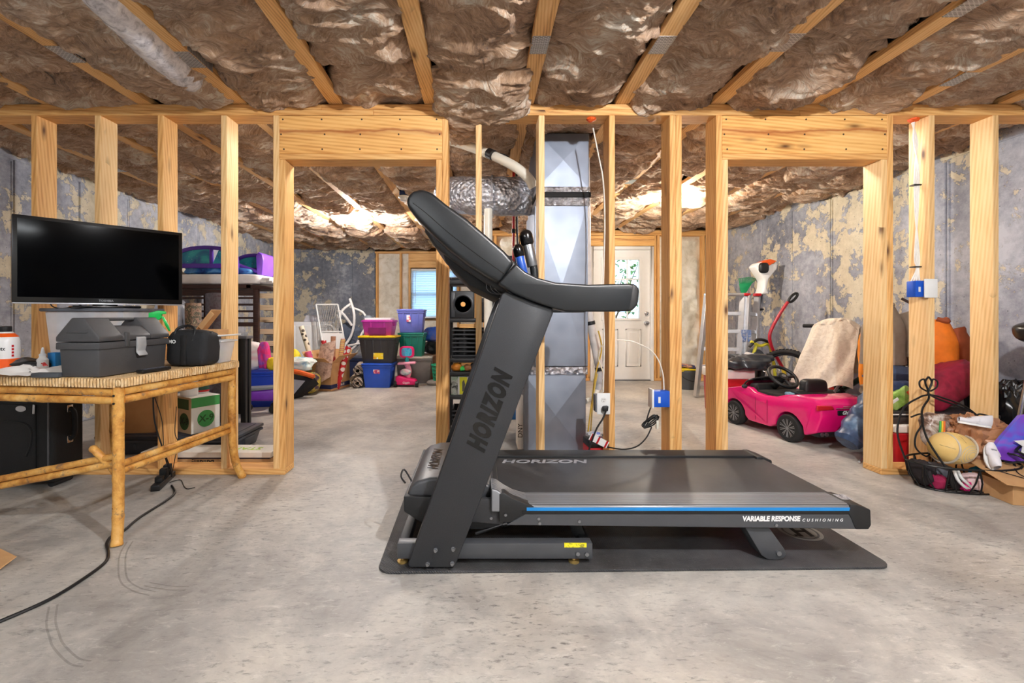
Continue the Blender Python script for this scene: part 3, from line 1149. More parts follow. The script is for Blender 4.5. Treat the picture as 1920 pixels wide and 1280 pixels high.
def TX(pts, Y=1.80):
    return [((a - CX) / F * Y, CH - (b - CY) / F * Y) for a, b in pts]


DY = .80
# uprights
mast_poly = TX([(765, 1058), (767, 1063.5), (771, 1064.5), (848, 1064.5), (854, 1060), (1037, 588), (1037, 578), (1010, 570), (948, 546), (941, 551)])
mast = MB().prism(mast_poly, 1.80, 1.865).build('upright', M_TM, tm, bevel=.011, seg=3, world=True)
copy_part(mast, off=(0, DY - .02, 0))
ang = math.atan2(148, 55)
c_ = P(919, 771, 1.7985)
text('HORIZON', .098, mk((12, 12, 13), .18), tm, face_M(c_, (math.cos(ang), 0, math.sin(ang)), (-math.sin(ang), 0, math.cos(ang))), 'brand_lettering', shear=.25, bold=.0065, width=.335, space=1.22)
bo = MB()
for px, py in ((817, 1030), (850, 1028), (802, 1056), (848, 1055)):
    q = P(px, py, 1.80)
    bo = MB()
    bo.cyl((q.x, 1.802, q.z), (q.x, 1.795, q.z), .0085, n=14).cyl((q.x, 1.796, q.z), (q.x, 1.785, q.z), .006, n=6)
    bo.build('bolt', M_STEEL, tm, world=True)

# handrails and console arms
low = TX([(966, 494), (984, 510), (1006, 521), (1040, 530), (1100, 534), (1176, 532), (1190, 535), (1195, 543), (1192, 570), (1184, 580), (1166, 584), (1060, 584), (1036, 578), (1000, 566), (962, 550), (933, 532)])
hr = MB().prism(low, 1.775, 1.87).build('handrail', M_PAD, tm, bevel=.016, seg=4, world=True)
copy_part(hr, off=(0, DY - .03, 0))
ec = TX([(1180, 531), (1190, 534), (1196, 543), (1193, 571), (1185, 581), (1172, 585)])
e_ = MB().prism(ec, 1.774, 1.871).build('end_cap', M_TMD, tm, bevel=.012, seg=3, world=True)
copy_part(e_, off=(0, DY - .03, 0))
up = TX([(764, 388), (765, 372), (775, 361), (793, 357), (812, 365), (838, 386), (875, 412), (915, 446), (945, 472), (964, 493), (936, 531), (915, 520), (880, 498), (845, 471), (815, 444), (784, 413)])
ar = MB().prism(up, 1.77, 1.885).build('console_arm', M_PAD, tm, bevel=.024, seg=5, world=True)
copy_part(ar, off=(0, DY - .04, 0))
q = [Vector((a, 1.7697, b)) for a, b in TX([(776, 384), (800, 402), (840, 437), (885, 472), (945, 515)])]
MB().tube(catmull(q, 4), .0011, 6).build('seam', M_GLOSSBLK, tm, world=True)
q = [Vector((a, 1.7735, b)) for a, b in TX([(965, 497), (936, 531)])]
MB().tube(q, .0022, 6).build('joint', M_GLOSSBLK, tm, world=True)
con = TX([(803, 372), (850, 393), (958, 474), (980, 498), (984, 520), (955, 548), (930, 541), (868, 500), (812, 457), (790, 425)])
MB().prism(con, 1.885, 2.53).build('console', M_TMD, tm, bevel=.014, seg=3, world=True)
scp = TX([(835, 380), (955, 468), (953, 472), (833, 385)])
MB().prism(scp, 1.95, 2.47).build('display', M_GLOSSBLK, tm, world=True, smooth=False)
for a, b in (((838, 440), (842, 475)), ((868, 462), (872, 520)), ((915, 505), (925, 545))):
    p0, p1 = TX([a], 1.95)[0], TX([b], 1.95)[0]
    br_ = MB().cbox(((p0[0] + p1[0]) / 2, 1.95, (p0[1] + p1[1]) / 2), (.012, .03, abs(p1[1] - p0[1])))
    br_.build('bracket', M_STEEL, tm, world=True)
MB().prism(TX([(830, 470), (940, 552), (935, 562), (880, 535), (835, 490)], 1.95), 1.93, 2.48).build('under_tray', M_BLACKM, tm, bevel=.008, world=True)
# wire ends under the console
wr = MB()
for k, dx in enumerate((0, 8, 15)):
    wr.tube(catmull([P(915 + dx, 520, 1.9), P(912 + dx, 538, 1.89), P(920 + dx, 548, 1.9), P(935 + dx * .5, 552, 1.91)], 4), .0018, 5)
wr.build('cable_ends', M_STEEL, tm, world=True)
# pulse grips
for i, (Yg, pc, sl_) in enumerate(((2.03, M_GLOSSBLK, M_STEEL), (2.44, M_GLOSSBLK, mk((40, 90, 190), .35)))):
    X0 = .205
    path = catmull([(X0 - .02, Yg, 1.11), (X0 + .03, Yg, 1.15), (X0 + .038, Yg, 1.20), (X0 + .028, Yg, 1.26), (X0 + .008, Yg, 1.34)], 6)
    g = MB().tube(path, .018, 14).build('pulse_grip', M_PAD, tm, world=True)
    a, b = Vector((X0 + .030, Yg, 1.235)), Vector((X0 + .008, Yg, 1.335))
    MB().cyl(a, b, .0235, n=18).build('sensor_sleeve', sl_, g, world=True, bevel=.003)
    dr = (b - a).normalized()
    cp = MB()
    M = Matrix.Translation(b) @ dr.to_track_quat('Z', 'Y').to_matrix().to_4x4()
    cp.lathe([(.024, -.004), (.030, .004), (.030, .04), (.024, .056), (.012, .064), (0, .066)], 18, M)
    cp.build('grip_cap', pc, g, world=True)

# deck
RX0, RX1 = .10, 1.507
zr = .2475
rail_sec = [(1.85, .212), (1.85, .236), (1.856, .244), (1.87, zr), (1.985, .2465), (1.985, .212)]
rl = MB().prism(rail_sec, .19, RX1, 'x').build('foot_rail', M_RIB, tm, bevel=.002, seg=1, world=True)
rail_far = [(2.50, .212), (2.50, .2465), (2.605, zr), (2.615, .236), (2.615, .212)]
MB().prism(rail_far, .06, RX1 + .03, 'x').build('foot_rail', M_TMD, tm, bevel=.004, world=True)
MB().box(.19, 1.505, 1.8485, 1.8525, .2235, .2365).build('accent_stripe', mk((22, 128, 200), .35, var=.04), tm, world=True, smooth=False)
MB().box(.17, 1.52, 1.8495, 1.90, .2105, .2235).build('trim_strip', M_BLACKM, tm, world=True, smooth=False)
fr = TX([(950, 985), (985, 963), (1606, 963), (1606, 992), (980, 985)], 1.85)
MB().prism(fr, 1.851, 1.895).build('side_frame', M_TMGREY, tm, bevel=.003, seg=1, world=True)
MB().box(.12, 1.54, 2.57, 2.612, .15, .212).build('side_frame', M_TMGREY, tm, bevel=.003, seg=1, world=True)
cap = TX([(1594, 946), (1606, 946), (1632, 955), (1633, 984), (1628, 992), (1604, 992), (1596, 972), (1590, 962)], 1.85)
cpn = MB().prism(cap, 1.847, 1.99).build('rear_cap', M_TMD, tm, bevel=.005, seg=2, world=True)
copy_part(cpn, off=(0, .625, 0))
MB().box(1.525, 1.585, 1.98, 2.51, .17, .215).build('rear_cross_member', M_TMD, tm, bevel=.01, seg=2, world=True)
lgm = MB()
lgm.box(1.515, 1.56, 1.90, 1.955, .2485, .2492)
lgm.build('warning_sticker', mottle('sticker_print', [(40, 40, 44), (150, 150, 156), (210, 210, 214)], 90, .4, 2, 0), tm, world=True, smooth=False)
# front fairing that sweeps up to the hood
MB().prism([(.045, .312), (.07, .306), (.10, .285), (.14, .263), (.185, .2495), (.20, .2475), (.20, .215), (.045, .215)], 1.853, 1.985).build('rail_fairing', M_RIB, tm, bevel=.008, seg=3, world=True)
fs_ = TX([(936, 926), (946, 924), (960, 934), (985, 944), (1003, 950), (1003, 965), (985, 965), (956, 980), (936, 980)], 1.85)
MB().prism(fs_, 1.851, 1.90).build('fairing_side', M_TMD, tm, bevel=.004, world=True)
# hood
hp = [(-.305, .235), (-.308, .262), (-.297, .292), (-.265, .318), (-.21, .333), (-.12, .337), (-.03, .328), (.04, .305), (.06, .28), (.06, .235)]
MB().prism(hp, 1.915, 2.46).build('motor_hood', mk((62, 64, 68), .38, bump=.15, bs=300), tm, bevel=.02, seg=4, world=True)
text('HORIZON', .075, mk((18, 18, 19), .3), tm, face_M((-.205, 2.17, .3345), (0, 1, 0), (-1, 0, .06)), 'hood_lettering', shear=.2, bold=.002, width=.30)
text('HORIZON', .075, mk((150, 152, 158), .5), tm, face_M((.34, 2.43, .2368), (1, 0, 0), (0, 1, 0)), 'belt_lettering', shear=.2, bold=.002, width=.46)
pan = TX([(757, 929), (938, 934), (938, 984), (902, 992), (835, 988), (797, 984), (757, 958)], 1.90)
MB().prism(pan, 1.895, 2.56).build('motor_pan', M_TMD, tm, bevel=.006, world=True)
MB().prism(TX([(845, 935), (930, 935), (944, 945), (944, 985), (845, 976)], 1.87), 1.872, 1.90).build('side_cover', mk((44, 45, 48), .4), tm, bevel=.006, world=True)
for px, py, Y in ((921, 971, 1.871), (948, 965, 1.85), (1010, 972, 1.85), (1086, 977, 1.85), (1012, 981, 1.85), (1455, 984, 1.85)):
    q = P(px, py, Y)
    MB().cyl((q.x, Y + .003, q.z), (q.x, Y - .004, q.z), .006, n=10).build('screw', M_STEEL, tm, world=True)
MB().tube(catmull([P(760, 905, 1.93), P(752, 893, 1.95), P(758, 880, 1.97), P(772, 902, 1.97)], 4), .004, 6).build('cord_clip', M_BLACK, tm, world=True)
# belt and roller
MB().box(.03, 1.545, 1.987, 2.498, .213, .2362).build('running_belt', M_BELT, tm, world=True, bevel=.006, seg=2)
MB().cyl((1.535, 1.985, .214), (1.535, 2.50, .214), .0215, n=18).build('roller', M_BLACKM, tm, world=True)
MB().box(.08, 1.50, 1.93, 2.55, .165, .211).build('deck_board', mk((30, 40, 62), .5), tm, world=True, smooth=False)
# lettering on the side frame
lt = mk((236, 236, 236), .5, var=.02)
w1 = P(1446, 972.5, 1.8495)
text('VARIABLE RESPONSE', .028, lt, tm, face_M(w1, (1, 0, 0), (0, 0, 1)), 'rail_lettering', shear=.12, bold=.0011, width=.235)
w1 = P(1542, 975, 1.8495)
text('CUSHIONING', .016, lt, tm, face_M(w1, (1, 0, 0), (0, 0, 1)), 'rail_lettering', shear=.25, width=.165, space=1.8)
# base frame
bf = MB().box(-.335, .455, 1.836, 1.886, .034, .098).build('base_rail', M_TMGREY, tm, bevel=.005, world=True)
copy_part(bf, off=(0, .70, 0))
for x in (-.315, .435):
    MB().box(x - .02, x + .02, 1.886, 2.536, .045, .09).build('base_cross_bar', M_TMD, tm, bevel=.004, world=True)
MB().box(.34, .43, 1.835, 1.84, .082, .0985).build('caution_label', mottle('caution_print', [(236, 224, 40), (236, 224, 40), (40, 40, 40)], 60, .4, 1, 0), tm, world=True, smooth=False)
for px, Y in ((755, 1.86), (1076, 1.86)):
    for dy in (0, .70):
        x = (px - CX) / F * Y
        MB().lathe([(.022, .0002), (.022, .006), (.008, .010), (.006, .036)], 18, Matrix.Translation((x, Y + dy, TMZ))).build('levelling_foot', mk((190, 160, 96), .35, .7), tm, world=True)
for px, py in ((1083, 1037), (1100, 1038)):
    q = P(px, py, 1.836)
    MB().cyl((q.x, 1.84, q.z), (q.x, 1.828, q.z), .008, n=12).build('bolt', M_STEEL, tm, world=True)
la = MB().prism([(.40, .08), (.45, .08), (.41, .18), (.35, .18)], 1.93, 1.96)
la.build('lift_arm', M_TMD, tm, bevel=.003, world=True)
gs_ = MB().cyl((-.02, 1.97, .075), (.10, 1.97, .115), .009, n=12).cyl((.10, 1.97, .115), (.19, 1.97, .145), .014, n=12)
gs_.build('gas_strut', M_STEEL, tm, world=True)
MB().box(.18, .23, 1.955, 1.985, .14, .16).build('strut_clip', M_CHROME, tm, bevel=.004, world=True)
# rear feet
rf = TX([(1396, 986), (1441, 986), (1471, 1028), (1475, 1038), (1470, 1046), (1460, 1049), (1440, 1048), (1428, 1040)], 1.87)
zmin = min(p[1] for p in rf)
rf = [(a, b - zmin + TMZ + .0003) for a, b in rf]
r1 = MB().prism(rf, 1.87, 1.945).build('rear_foot', M_TMGREY, tm, bevel=.004, world=True)
copy_part(r1, off=(0, .62, 0))
q = P(1459, 1036, 1.87)
MB().cyl((q.x, 1.873, q.z), (q.x, 1.862, q.z), .010, n=14).build('foot_bolt', M_STEEL, tm, world=True)
# ------------------------------------------------------------------ builders for storage things
def rbox(x0, x1, y0, y1, z0, z1):
    return MB().box(x0, x1, y0, y1, z0, z1)


def tote(name, label, W, D, H, bm_, lm_, loc, rot=0.0, cat='storage bin', sticker=None, group=None, taper=.03, ribs=4, lid_over=.012, lid_h=.03, handles=True):
    t = thing(name, label, cat, loc, rot, group)
    b = MB().frustum(-W / 2, W / 2, -D / 2, D / 2, 0, H - lid_h, taper)
    for k in range(ribs):
        u = (k + .5) / ribs - .5
        for sy in (-1, 1):
            x = u * (W - .06)
            b.add([(x - .012 - .0, sy * (D / 2 - taper), .02), (x + .012, sy * (D / 2 - taper), .02), (x + .012, sy * (D / 2 + .006), H - lid_h - .03), (x - .012, sy * (D / 2 + .006), H - lid_h - .03),
                   (x - .012, sy * (D / 2 - taper - .02), .02), (x + .012, sy * (D / 2 - taper - .02), .02), (x + .012, sy * (D / 2 - .02), H - lid_h - .03), (x - .012, sy * (D / 2 - .02), H - lid_h - .03)],
                  [(0, 1, 2, 3), (4, 7, 6, 5), (0, 4, 5, 1), (1, 5, 6, 2), (2, 6, 7, 3), (3, 7, 4, 0)])
    b.build('body', bm_, t, bevel=.006, seg=2)
    MB().box(-W / 2 - .008, W / 2 + .008, -D / 2 - .008, D / 2 + .008, H - lid_h - .028, H - lid_h - .008).build('rim', bm_, t, bevel=.003)
    l = MB().box(-W / 2 - lid_over, W / 2 + lid_over, -D / 2 - lid_over, D / 2 + lid_over, H - lid_h, H - .006)
    l.box(-W / 2 + .03, W / 2 - .03, -D / 2 + .03, D / 2 - .03, H - .01, H)
    l.build('lid', lm_, t, bevel=.005)
    if handles:
        for s in (-1, 1):
            x = s * (W / 2 + .012)
            MB().box(min(x, x - s * .04), max(x, x - s * .04), -D * .2, D * .2, H - lid_h - .085, H - lid_h - .03).build('handle', bm_, t, bevel=.006)
    if sticker:
        sx, sz, sw, sh, smat = sticker
        f = (sz - 0) / (H - lid_h)
        yy = -D / 2 + taper * (1 - f)
        MB().box(sx - sw / 2, sx + sw / 2, yy - .009, yy - .002, sz - sh / 2, sz + sh / 2).build('sticker', smat, t, smooth=False)
    return t


M_STICK = mottle('printed_sticker', [(240, 240, 240), (236, 236, 238), (210, 60, 70), (70, 80, 170)], 16, .5, 1, 0)


def carton(name, label, W, D, H, loc, rot, flaps=(None, None, None, None), mat=None, cat='cardboard box', group=None, tape=False):
    """flaps: opening angle of front, back, left, right flap from closed (deg); None = closed box"""
    mat = mat or M_CARD
    t = thing(name, label, cat, loc, rot, group)
    th = .005
    b = MB()
    b.box(-W / 2, W / 2, -D / 2, D / 2, 0, th)
    b.box(-W / 2, W / 2, -D / 2, -D / 2 + th, 0, H).box(-W / 2, W / 2, D / 2 - th, D / 2, 0, H)
    b.box(-W / 2, -W / 2 + th, -D / 2, D / 2, 0, H).box(W / 2 - th, W / 2, -D / 2, D / 2, 0, H)
    if all(f is None for f in flaps):
        b = MB().box(-W / 2, W / 2, -D / 2, D / 2, 0, H)
    b.build('body', mat, t, bevel=.002, seg=1, smooth=False)
    fd = D / 2 if W >= D else D / 2
    for k, f in enumerate(flaps):
        if f is None:
            continue
        ln = (W, W, D, D)[k] - .01
        dp = min(W, D) * .48
        m = MB().box(-ln / 2, ln / 2, 0, dp, -th / 2, th / 2)
        fo = m.build('flap', mat, t, bevel=.001, seg=1, smooth=False)
        base = {0: ((0, -D / 2, H), 0), 1: ((0, D / 2, H), math.pi), 2: ((-W / 2, 0, H), -math.pi / 2), 3: ((W / 2, 0, H), math.pi / 2)}[k]
        fo.matrix_basis = Matrix.Translation(base[0]) @ Matrix.Rotation(base[1], 4, 'Z') @ Matrix.Rotation(R(f), 4, 'X')
    if tape:
        MB().box(-.025, .025, -D / 2 - .001, D / 2 + .001, H - .001, H + .0012).build('tape', mk((196, 170, 120), .3), t, smooth=False)
    return t


def lump(name, label, cat, c, size, mat, seed=0.0, amp=.22, freq=2.2, e=.75, base=None, nu=40, nv=28, rot=(0, 0, 0), group=None, parent=None, folds=0.0):
    """soft cloth-like body with folds, flattened where it rests"""
    c = Vector(c)
    Mr = Euler(rot).to_matrix()
    m = MB().ball((0, 0, 0), size, nu, nv, e=e)
    p = np.array(m.v)
    q = p / np.array(size) * freq * .5 + seed * 5.7
    d = amp * fbm(q, 4)
    if folds:
        d = d + folds * (1 - 2 * np.abs(fbm(q * np.array([3.0, 3.0, 1.2]) + 3, 2)))
    p = p * (1 + d)[:, None]
    m.v = [tuple(Mr @ Vector(a) + c) for a in p]
    if base is not None:
        m.v = [(a, b, max(z, base + .0005)) for a, b, z in m.v]
    o = m.build(name, mat, parent)
    if parent is None:
        zb = min(v[2] for v in m.v)
        recentre(o, (c.x, c.y, zb))
        tag(o, label, cat, group)
    return o


def sheet(fn, nu, nv, mat, name, parent=None, thick=.004):
    return MB().grid(fn, nu, nv).build(name, mat, parent, thick=thick)


# ------------------------------------------------------------------ rattan table
ZTAB = .735
tab = thing('rattan_table', 'square bamboo table with woven rattan top beside the partition', 'table', (-1.98, 2.4725, 0), R(-7.5))
TW, TD = .43, .40
MB().box(-TW - .012, TW + .012, -TD - .012, TD + .012, .698, ZTAB).build('table_top', M_WEAVE, tab, bevel=.014, seg=3)
wrp = MB()
for side in range(4):                       # the wrapped cane edge, strand by strand
    L = TW if side % 2 == 0 else TD
    o_ = (TD if side % 2 == 0 else TW) + .012
    n = int(2 * L / .016)
    for k in range(n):
        a = -L + 2 * L * (k + .5) / n
        tl = .003 * math.sin(k * 7.1)
        c4 = [(a - .0072, -o_ - .0022), (a + .0072, -o_ - .0022)]
        ring_ = []
        for (yy, zz) in ((-o_ + .02, ZTAB + .0022), (-o_ - .001, ZTAB + .001), (-o_ - .0028, ZTAB - .012), (-o_ - .0028, .712), (-o_ - .001, .697)):
            for sx in (-.0068, -.003, .003, .0068):
                bulge = .0016 if abs(sx) < .005 else -.001
                ring_.append((a + sx + tl * (ZTAB - zz) * 20, yy - (bulge if yy < -o_ + .01 else 0), zz + (bulge if yy > -o_ else 0)))
        Mz = Matrix.Rotation(math.pi / 2 * side, 4, 'Z')
        fs2 = [(r * 4 + q_, r * 4 + q_ + 1, r * 4 + q_ + 5, r * 4 + q_ + 4) for r in range(4) for q_ in range(3)]
        wrp.add(ring_, fs2, Mz)
ew = wrp.build('edge_wrap', mottle('cane_strand', [(198, 150, 92), (226, 190, 138), (240, 212, 168)], 30, .55, 3, .1), tab)
ew['kind'] = 'stuff'


def bamboo(pts, r, name='rail', parent=None, nodes=True):
    pts = catmull(pts, 8) if len(pts) > 2 else [Vector(pts[0]).lerp(Vector(pts[1]), k / 24) for k in range(25)]
    rs = []
    for k in range(len(pts)):
        rs.append(r * (1.09 if nodes and k % 9 == 4 else 1.0) * (1 + .02 * math.sin(k * 1.7)))
    return MB().tube(pts, rs, 12).build(name, M_BAMBOO, parent or tab)


for sx in (-1, 1):
    for sy in (-1, 1):
        bow = .035 if sy > 0 else .0
        bamboo([(sx * (TW - .02), sy * (TD - .02), .70), (sx * (TW - .02), sy * (TD - .02), .42), (sx * (TW - .018), sy * (TD - .018 + bow * .1), .22), (sx * (TW - .012), sy * (TD - .01 + bow * .6), .09), (sx * (TW + .004), sy * (TD + .012 + bow), .0)], .023, 'leg')
for sy in (-1, 1):
    for z in (.675, .637):
        bamboo([(-TW + .03, sy * (TD - .01), z), (TW - .03, sy * (TD - .01), z)], .0175, 'apron_rail')
for sx in (-1, 1):
    for z in (.675, .637):
        bamboo([(sx * (TW - .01), -TD + .03, z), (sx * (TW - .01), TD - .03, z)], .0175, 'apron_rail')
for dz in (0, -.033):
    bamboo([(-TW + .02, -TD + .03, .21 + dz), (TW - .03, -TD + .03, .385 + dz)], .0155, 'stretcher')
for sx in (1,):
    for dz in (0, -.033):
        bamboo([(sx * (TW - .025), -TD + .03, .345 + dz), (sx * (TW - .025), TD - .03, .345 + dz)], .0155, 'stretcher')
bamboo([(TW - .03, -TD + .02, .22), (TW - .06, -TD + .045, .30), (TW - .13, -TD + .02, .40), (TW - .16, -TD + .03, .41)], .016, 'corner_brace')
for sx in (-1, 1):
    for z in (.66, .625, .16, .13):
        MB().cyl((sx * (TW - .02), -TD + .0, z), (sx * (TW - .02), -TD - .006, z), .005, n=8).build('tack', M_BLACKM, tab)


def T(px, py=None, Y=None):
    """point on the table top"""
    Y = Y if Y else F * (CH - ZTAB) / (py - CY)
    return Vector(((px - CX) / F * Y, Y, ZTAB + .002))


ZT1 = ZTAB + .0035
# ------------------------------------------------------------------ clear bin under the television
M_CLEAR = clear_plastic('milky_clear_plastic', (226, 230, 236), .5)
cb = thing('storage_bin', 'milky clear storage bin with grey lid carrying the television', 'storage bin', (-2.165, 2.63, ZT1), 0)
MB().frustum(-.215, .215, -.145, .145, 0, .30, .02).build('body', M_CLEAR, cb, bevel=.008)
l = MB().box(-.232, .232, -.16, .16, .30, .318)
l.build('lid', mk((92, 96, 104), .4), cb, bevel=.005)
for k, (rgb, x, z) in enumerate((((186, 120, 120), -.1, .06), ((210, 212, 216), .03, .09), ((150, 150, 160), .1, .05))):
    lump('contents', '', '', (x, 0, z + .06), (.09, .09, .06), mk(rgb, .7), seed=k, parent=cb, base=.01, nu=20, nv=14)

# ------------------------------------------------------------------ television
tvz = ZT1 + .3185
tv = thing('television', 'black flat-screen television on a stand facing the treadmill', 'television', (-2.14, 2.60, tvz), R(47.6))
TWd, THt = .75, .45
zb = 1.085 - tvz
MB().box(-TWd / 2, TWd / 2, -.018, .022, zb, zb + THt).build('casing', mk((12, 12, 13), .3), tv, bevel=.004)
MB().box(-TWd / 2 + .02, TWd / 2 - .02, -.0192, -.017, zb + .028, zb + THt - .018).build('screen', mk((2, 2, 3), .08, var=.02, spec=.06), tv, smooth=False)
MB().box(-TWd / 2 + .002, TWd / 2 - .002, -.017, .018, zb - .007, zb + .0).build('lower_trim', mk((196, 198, 204), .3, .6), tv, bevel=.002)
MB().box(-.2, .2, .022, .05, zb + .08, zb + .36).build('back_housing', M_BLACKM, tv, bevel=.01)
MB().box(-.055, .055, -.008, .03, .012, zb + .01).build('stand_neck', M_GLOSSBLK, tv, bevel=.004)
MB().box(-.15, .15, -.09, .09, .0005, .014).build('stand_foot', M_GLOSSBLK, tv, bevel=.005)
text('TOSHIBA', .016, mk((120, 122, 128), .4), tv, wm(tv) @ face_M((0, -.0195, zb + .014), (1, 0, 0), (0, 0, 1)), 'brand_lettering', bold=.0004)
MB().tube(catmull([(-.22, .02, zb + .05), (-.225, .03, zb - .012), (-.18, .03, zb - .03), (-.10, .04, zb - .012)], 6), .0035, 6).build('cable', M_BLACK, tv)

# ------------------------------------------------------------------ toolbox
M_TB = mk((70, 70, 72), .5, var=.06, bump=.2, bs=300)
tb_ = thing('toolbox', 'dark grey plastic toolbox with gabled lid and pale latch', 'toolbox', (-1.788, 2.245, ZT1), R(-3.0))
bw, bl = .095, .205                       # half width (x), half length (y)
MB().frustum(-bw, bw, -bl, bl, 0, .135, .006).build('body', M_TB, tb_, bevel=.008)
MB().box(-bw - .009, bw + .009, -bl - .009, bl + .009, .125, .157).build('rim', M_TB, tb_, bevel=.006)
lid_p = [(-bw - .008, .160), (bw + .008, .160), (bw + .008, .182), (.028, .268), (-.028, .268), (-bw - .008, .182)]
lid = MB()
lid.prism(lid_p, -bl - .009, -.085, 'y').prism(lid_p, .085, bl + .009, 'y')
lid.prism([(-bw - .008, .160), (bw + .008, .160), (bw + .008, .182), (.055, .228), (-.055, .228), (-bw - .008, .182)], -.086, .086, 'y')
lid.build('lid', M_TB, tb_, bevel=.006)
MB().box(-.014, .014, -.09, .09, .252, .268).build('handle', M_TB, tb_, bevel=.006, seg=3)
lt_ = MB()
lt_.prism([(bw + .007, .175), (bw + .016, .17), (bw + .018, .13), (bw + .012, .105), (bw + .026, .085), (bw + .024, .08), (bw + .006, .098), (bw + .006, .13)], -.01, .045, 'y')
lt_.build('latch', mk((176, 178, 180), .35, .2), tb_, bevel=.003)
MB().box(bw + .002, bw + .014, -.075, -.05, .13, .2).build('latch_seat', M_TB, tb_, bevel=.004)
MB().box(-.05, .05, -bl - .0125, -bl - .006, .20, .206).build('crease', M_TB, tb_, bevel=.002)

# ------------------------------------------------------------------ small things on the table
bag = thing('tool_bag', 'small black fabric tool bag with white lettering on the rattan table', 'bag', (-1.60, 2.545, ZT1), R(-7))
lump('body', '', '', (0, 0, .098), (.12, .075, .098), mk((28, 29, 32), .8, bump=.25, bs=90), seed=2, amp=.05, freq=2, e=.42, base=.001, parent=bag, folds=.02)
MB().tube(catmull([(-.05, -.07, .14), (-.055, -.06, .20), (0, -.045, .222), (.055, -.06, .20), (.05, -.07, .14)], 6), .007, 8).build('handle', M_BLACK, bag)
MB().box(-.012, .016, -.083, -.07, .01, .17).build('strap', mk((20, 20, 22), .7), bag, bevel=.003)
MB().tube([(-.11, .0, .186), (0, .0, .198), (.11, 0, .186)], .004, 6).build('zipper', M_STEEL, bag)
text('MO', .027, M_WHITE, bag, wm(bag) @ face_M((-.062, -.0835, .135), (1, 0, 0), (0, 0, 1)), 'lettering', bold=.001)

rm = thing('remote_control', 'slim black remote control beside the toolbox', 'remote control', (-1.625, 2.27, ZT1), R(82))
MB().box(-.085, .085, -.02, .02, 0, .016).build('case', M_BLACK, rm, bevel=.005)
bt = MB()
for a in range(7):
    for b in range(3):
        bt.cbox((-.06 + a * .02, -.012 + b * .012, .0165), (.011, .007, .002))
o = bt.build('buttons', mk((80, 82, 92), .5), rm, smooth=False)
o['kind'] = 'stuff'

bc = T(10, Y=2.30)
bo_ = thing('solvent_bottle', 'white and orange solvent bottle with black cap on the table', 'bottle', (bc.x, bc.y, ZT1), R(36))
MB().lathe([(.052, 0), (.055, .005), (.055, .15), (.05, .17), (.032, .19), (.026, .196)], 32).build('bottle', mk((238, 238, 238), .3, var=.02), bo_)
MB().lathe([(.0555, .006), (.0557, .006), (.0557, .062), (.0555, .062)], 32).build('label_band', mk((244, 96, 26), .35, var=.04), bo_)
MB().lathe([(.0500, .1705), (.0508, .1700), (.0345, .1885), (.0335, .188)], 32).build('shoulder_band', mk((244, 96, 26), .35, var=.04), bo_)
MB().lathe([(.024, .194), (.025, .196), (.025, .222), (.022, .224)], 20).build('cap', M_BLACK, bo_)
text('Acetone', .026, M_INK, bo_, wm(bo_) @ face_M((-.004, -.0552, .112), (1, 0, 0), (0, 0, 1)), 'label_lettering', bold=.0006, wrap=.0552)
for k in range(4):
    sa = R(38)
    MB().cbox((.0555 * math.sin(sa), -.0555 * math.cos(sa), .125 - k * .016), (.009, .0015, .011), (0, 0, sa)).build('hazard_square', M_REDP, bo_, smooth=False)


def paper(name, label, px, py, w_, d_, rot, seed, mat=M_PAPER, amp=.012, peak=.02):
    c = T(px, py)

    def fn(u, v_):
        x, y = (u - .5) * w_, (v_ - .5) * d_
        z = max(0, amp * (1 + N1(u * 3 + seed, v_ * 3, seed, 3))) + peak * max(0, 1 - abs(u - .5) * 2.4) * (.4 + .6 * v_)
        return (x, y, z)
    o = MB().grid(fn, 14, 12).build(name, mat, thick=.0012)
    o.location = (c.x, c.y, ZT1 + .001)
    o.rotation_euler = (0, 0, rot)
    return tag(o, label, 'paper')


paper('crumpled_paper', 'crumpled white paper sheet in front of the solvent bottle', 25, 706, .24, .14, .2, 1.0, peak=.03)
p2 = paper('paper_leaflet', 'folded white leaflet with red and black print beside the toolbox', 88, 703, .13, .12, -.5, 5.0, amp=.006, peak=.035)
pmz = wm(p2)
text('SPIRIT', .02, M_REDP, p2, pmz @ face_M((.012, -.014, .048), (1, -.1, -.25), (0, 1, .3)), 'red_lettering', bold=.0006)
text('APFUJ', .014, M_INK, p2, pmz @ face_M((-.01, -.046, .045), (1, .0, -.1), (0, 1, .3)), 'black_lettering', shear=.2)
gl_ = T(80, Y=2.26)
gb = thing('glue_bottle', 'small white glue bottle with pointed nozzle behind the leaflet', 'glue bottle', (gl_.x, gl_.y, ZT1))
MB().lathe([(.022, 0), (.023, .004), (.023, .06), (.014, .07), (.013, .08)], 20).build('bottle', M_WHITE, gb)
MB().lathe([(.014, .078), (.014, .086), (.009, .09), (.004, .118), (.002, .12)], 16).build('nozzle', mk((224, 228, 232), .35), gb)
lump('dark_pouch', 'crumpled black plastic pouch behind the white papers', 'pouch', T(62, Y=2.28) + Vector((0, 0, .03)), (.075, .05, .034), mk((20, 20, 21), .4), seed=4, amp=.3, base=ZT1)
bx_ = T(86, Y=2.03)
recentre(tag(MB().box(bx_.x - .075, bx_.x + .05, 2.035, 2.075, ZT1, ZT1 + .02).build('sharpening_stone', mk((70, 74, 80), .6), bevel=.004), 'flat dark grey bar lying along the table edge', 'bar'), (bx_.x, 2.055, ZT1))
bb = T(103, Y=2.32)
sb_ = MB().box(bb.x - .02, bb.x + .02, 2.30, 2.34, ZT1, ZT1 + .09).build('blue_carton', mk((36, 132, 204), .45, var=.1), bevel=.002)
recentre(tag(sb_, 'small bright blue carton behind the toolbox', 'carton'), (bb.x, 2.32, ZT1))

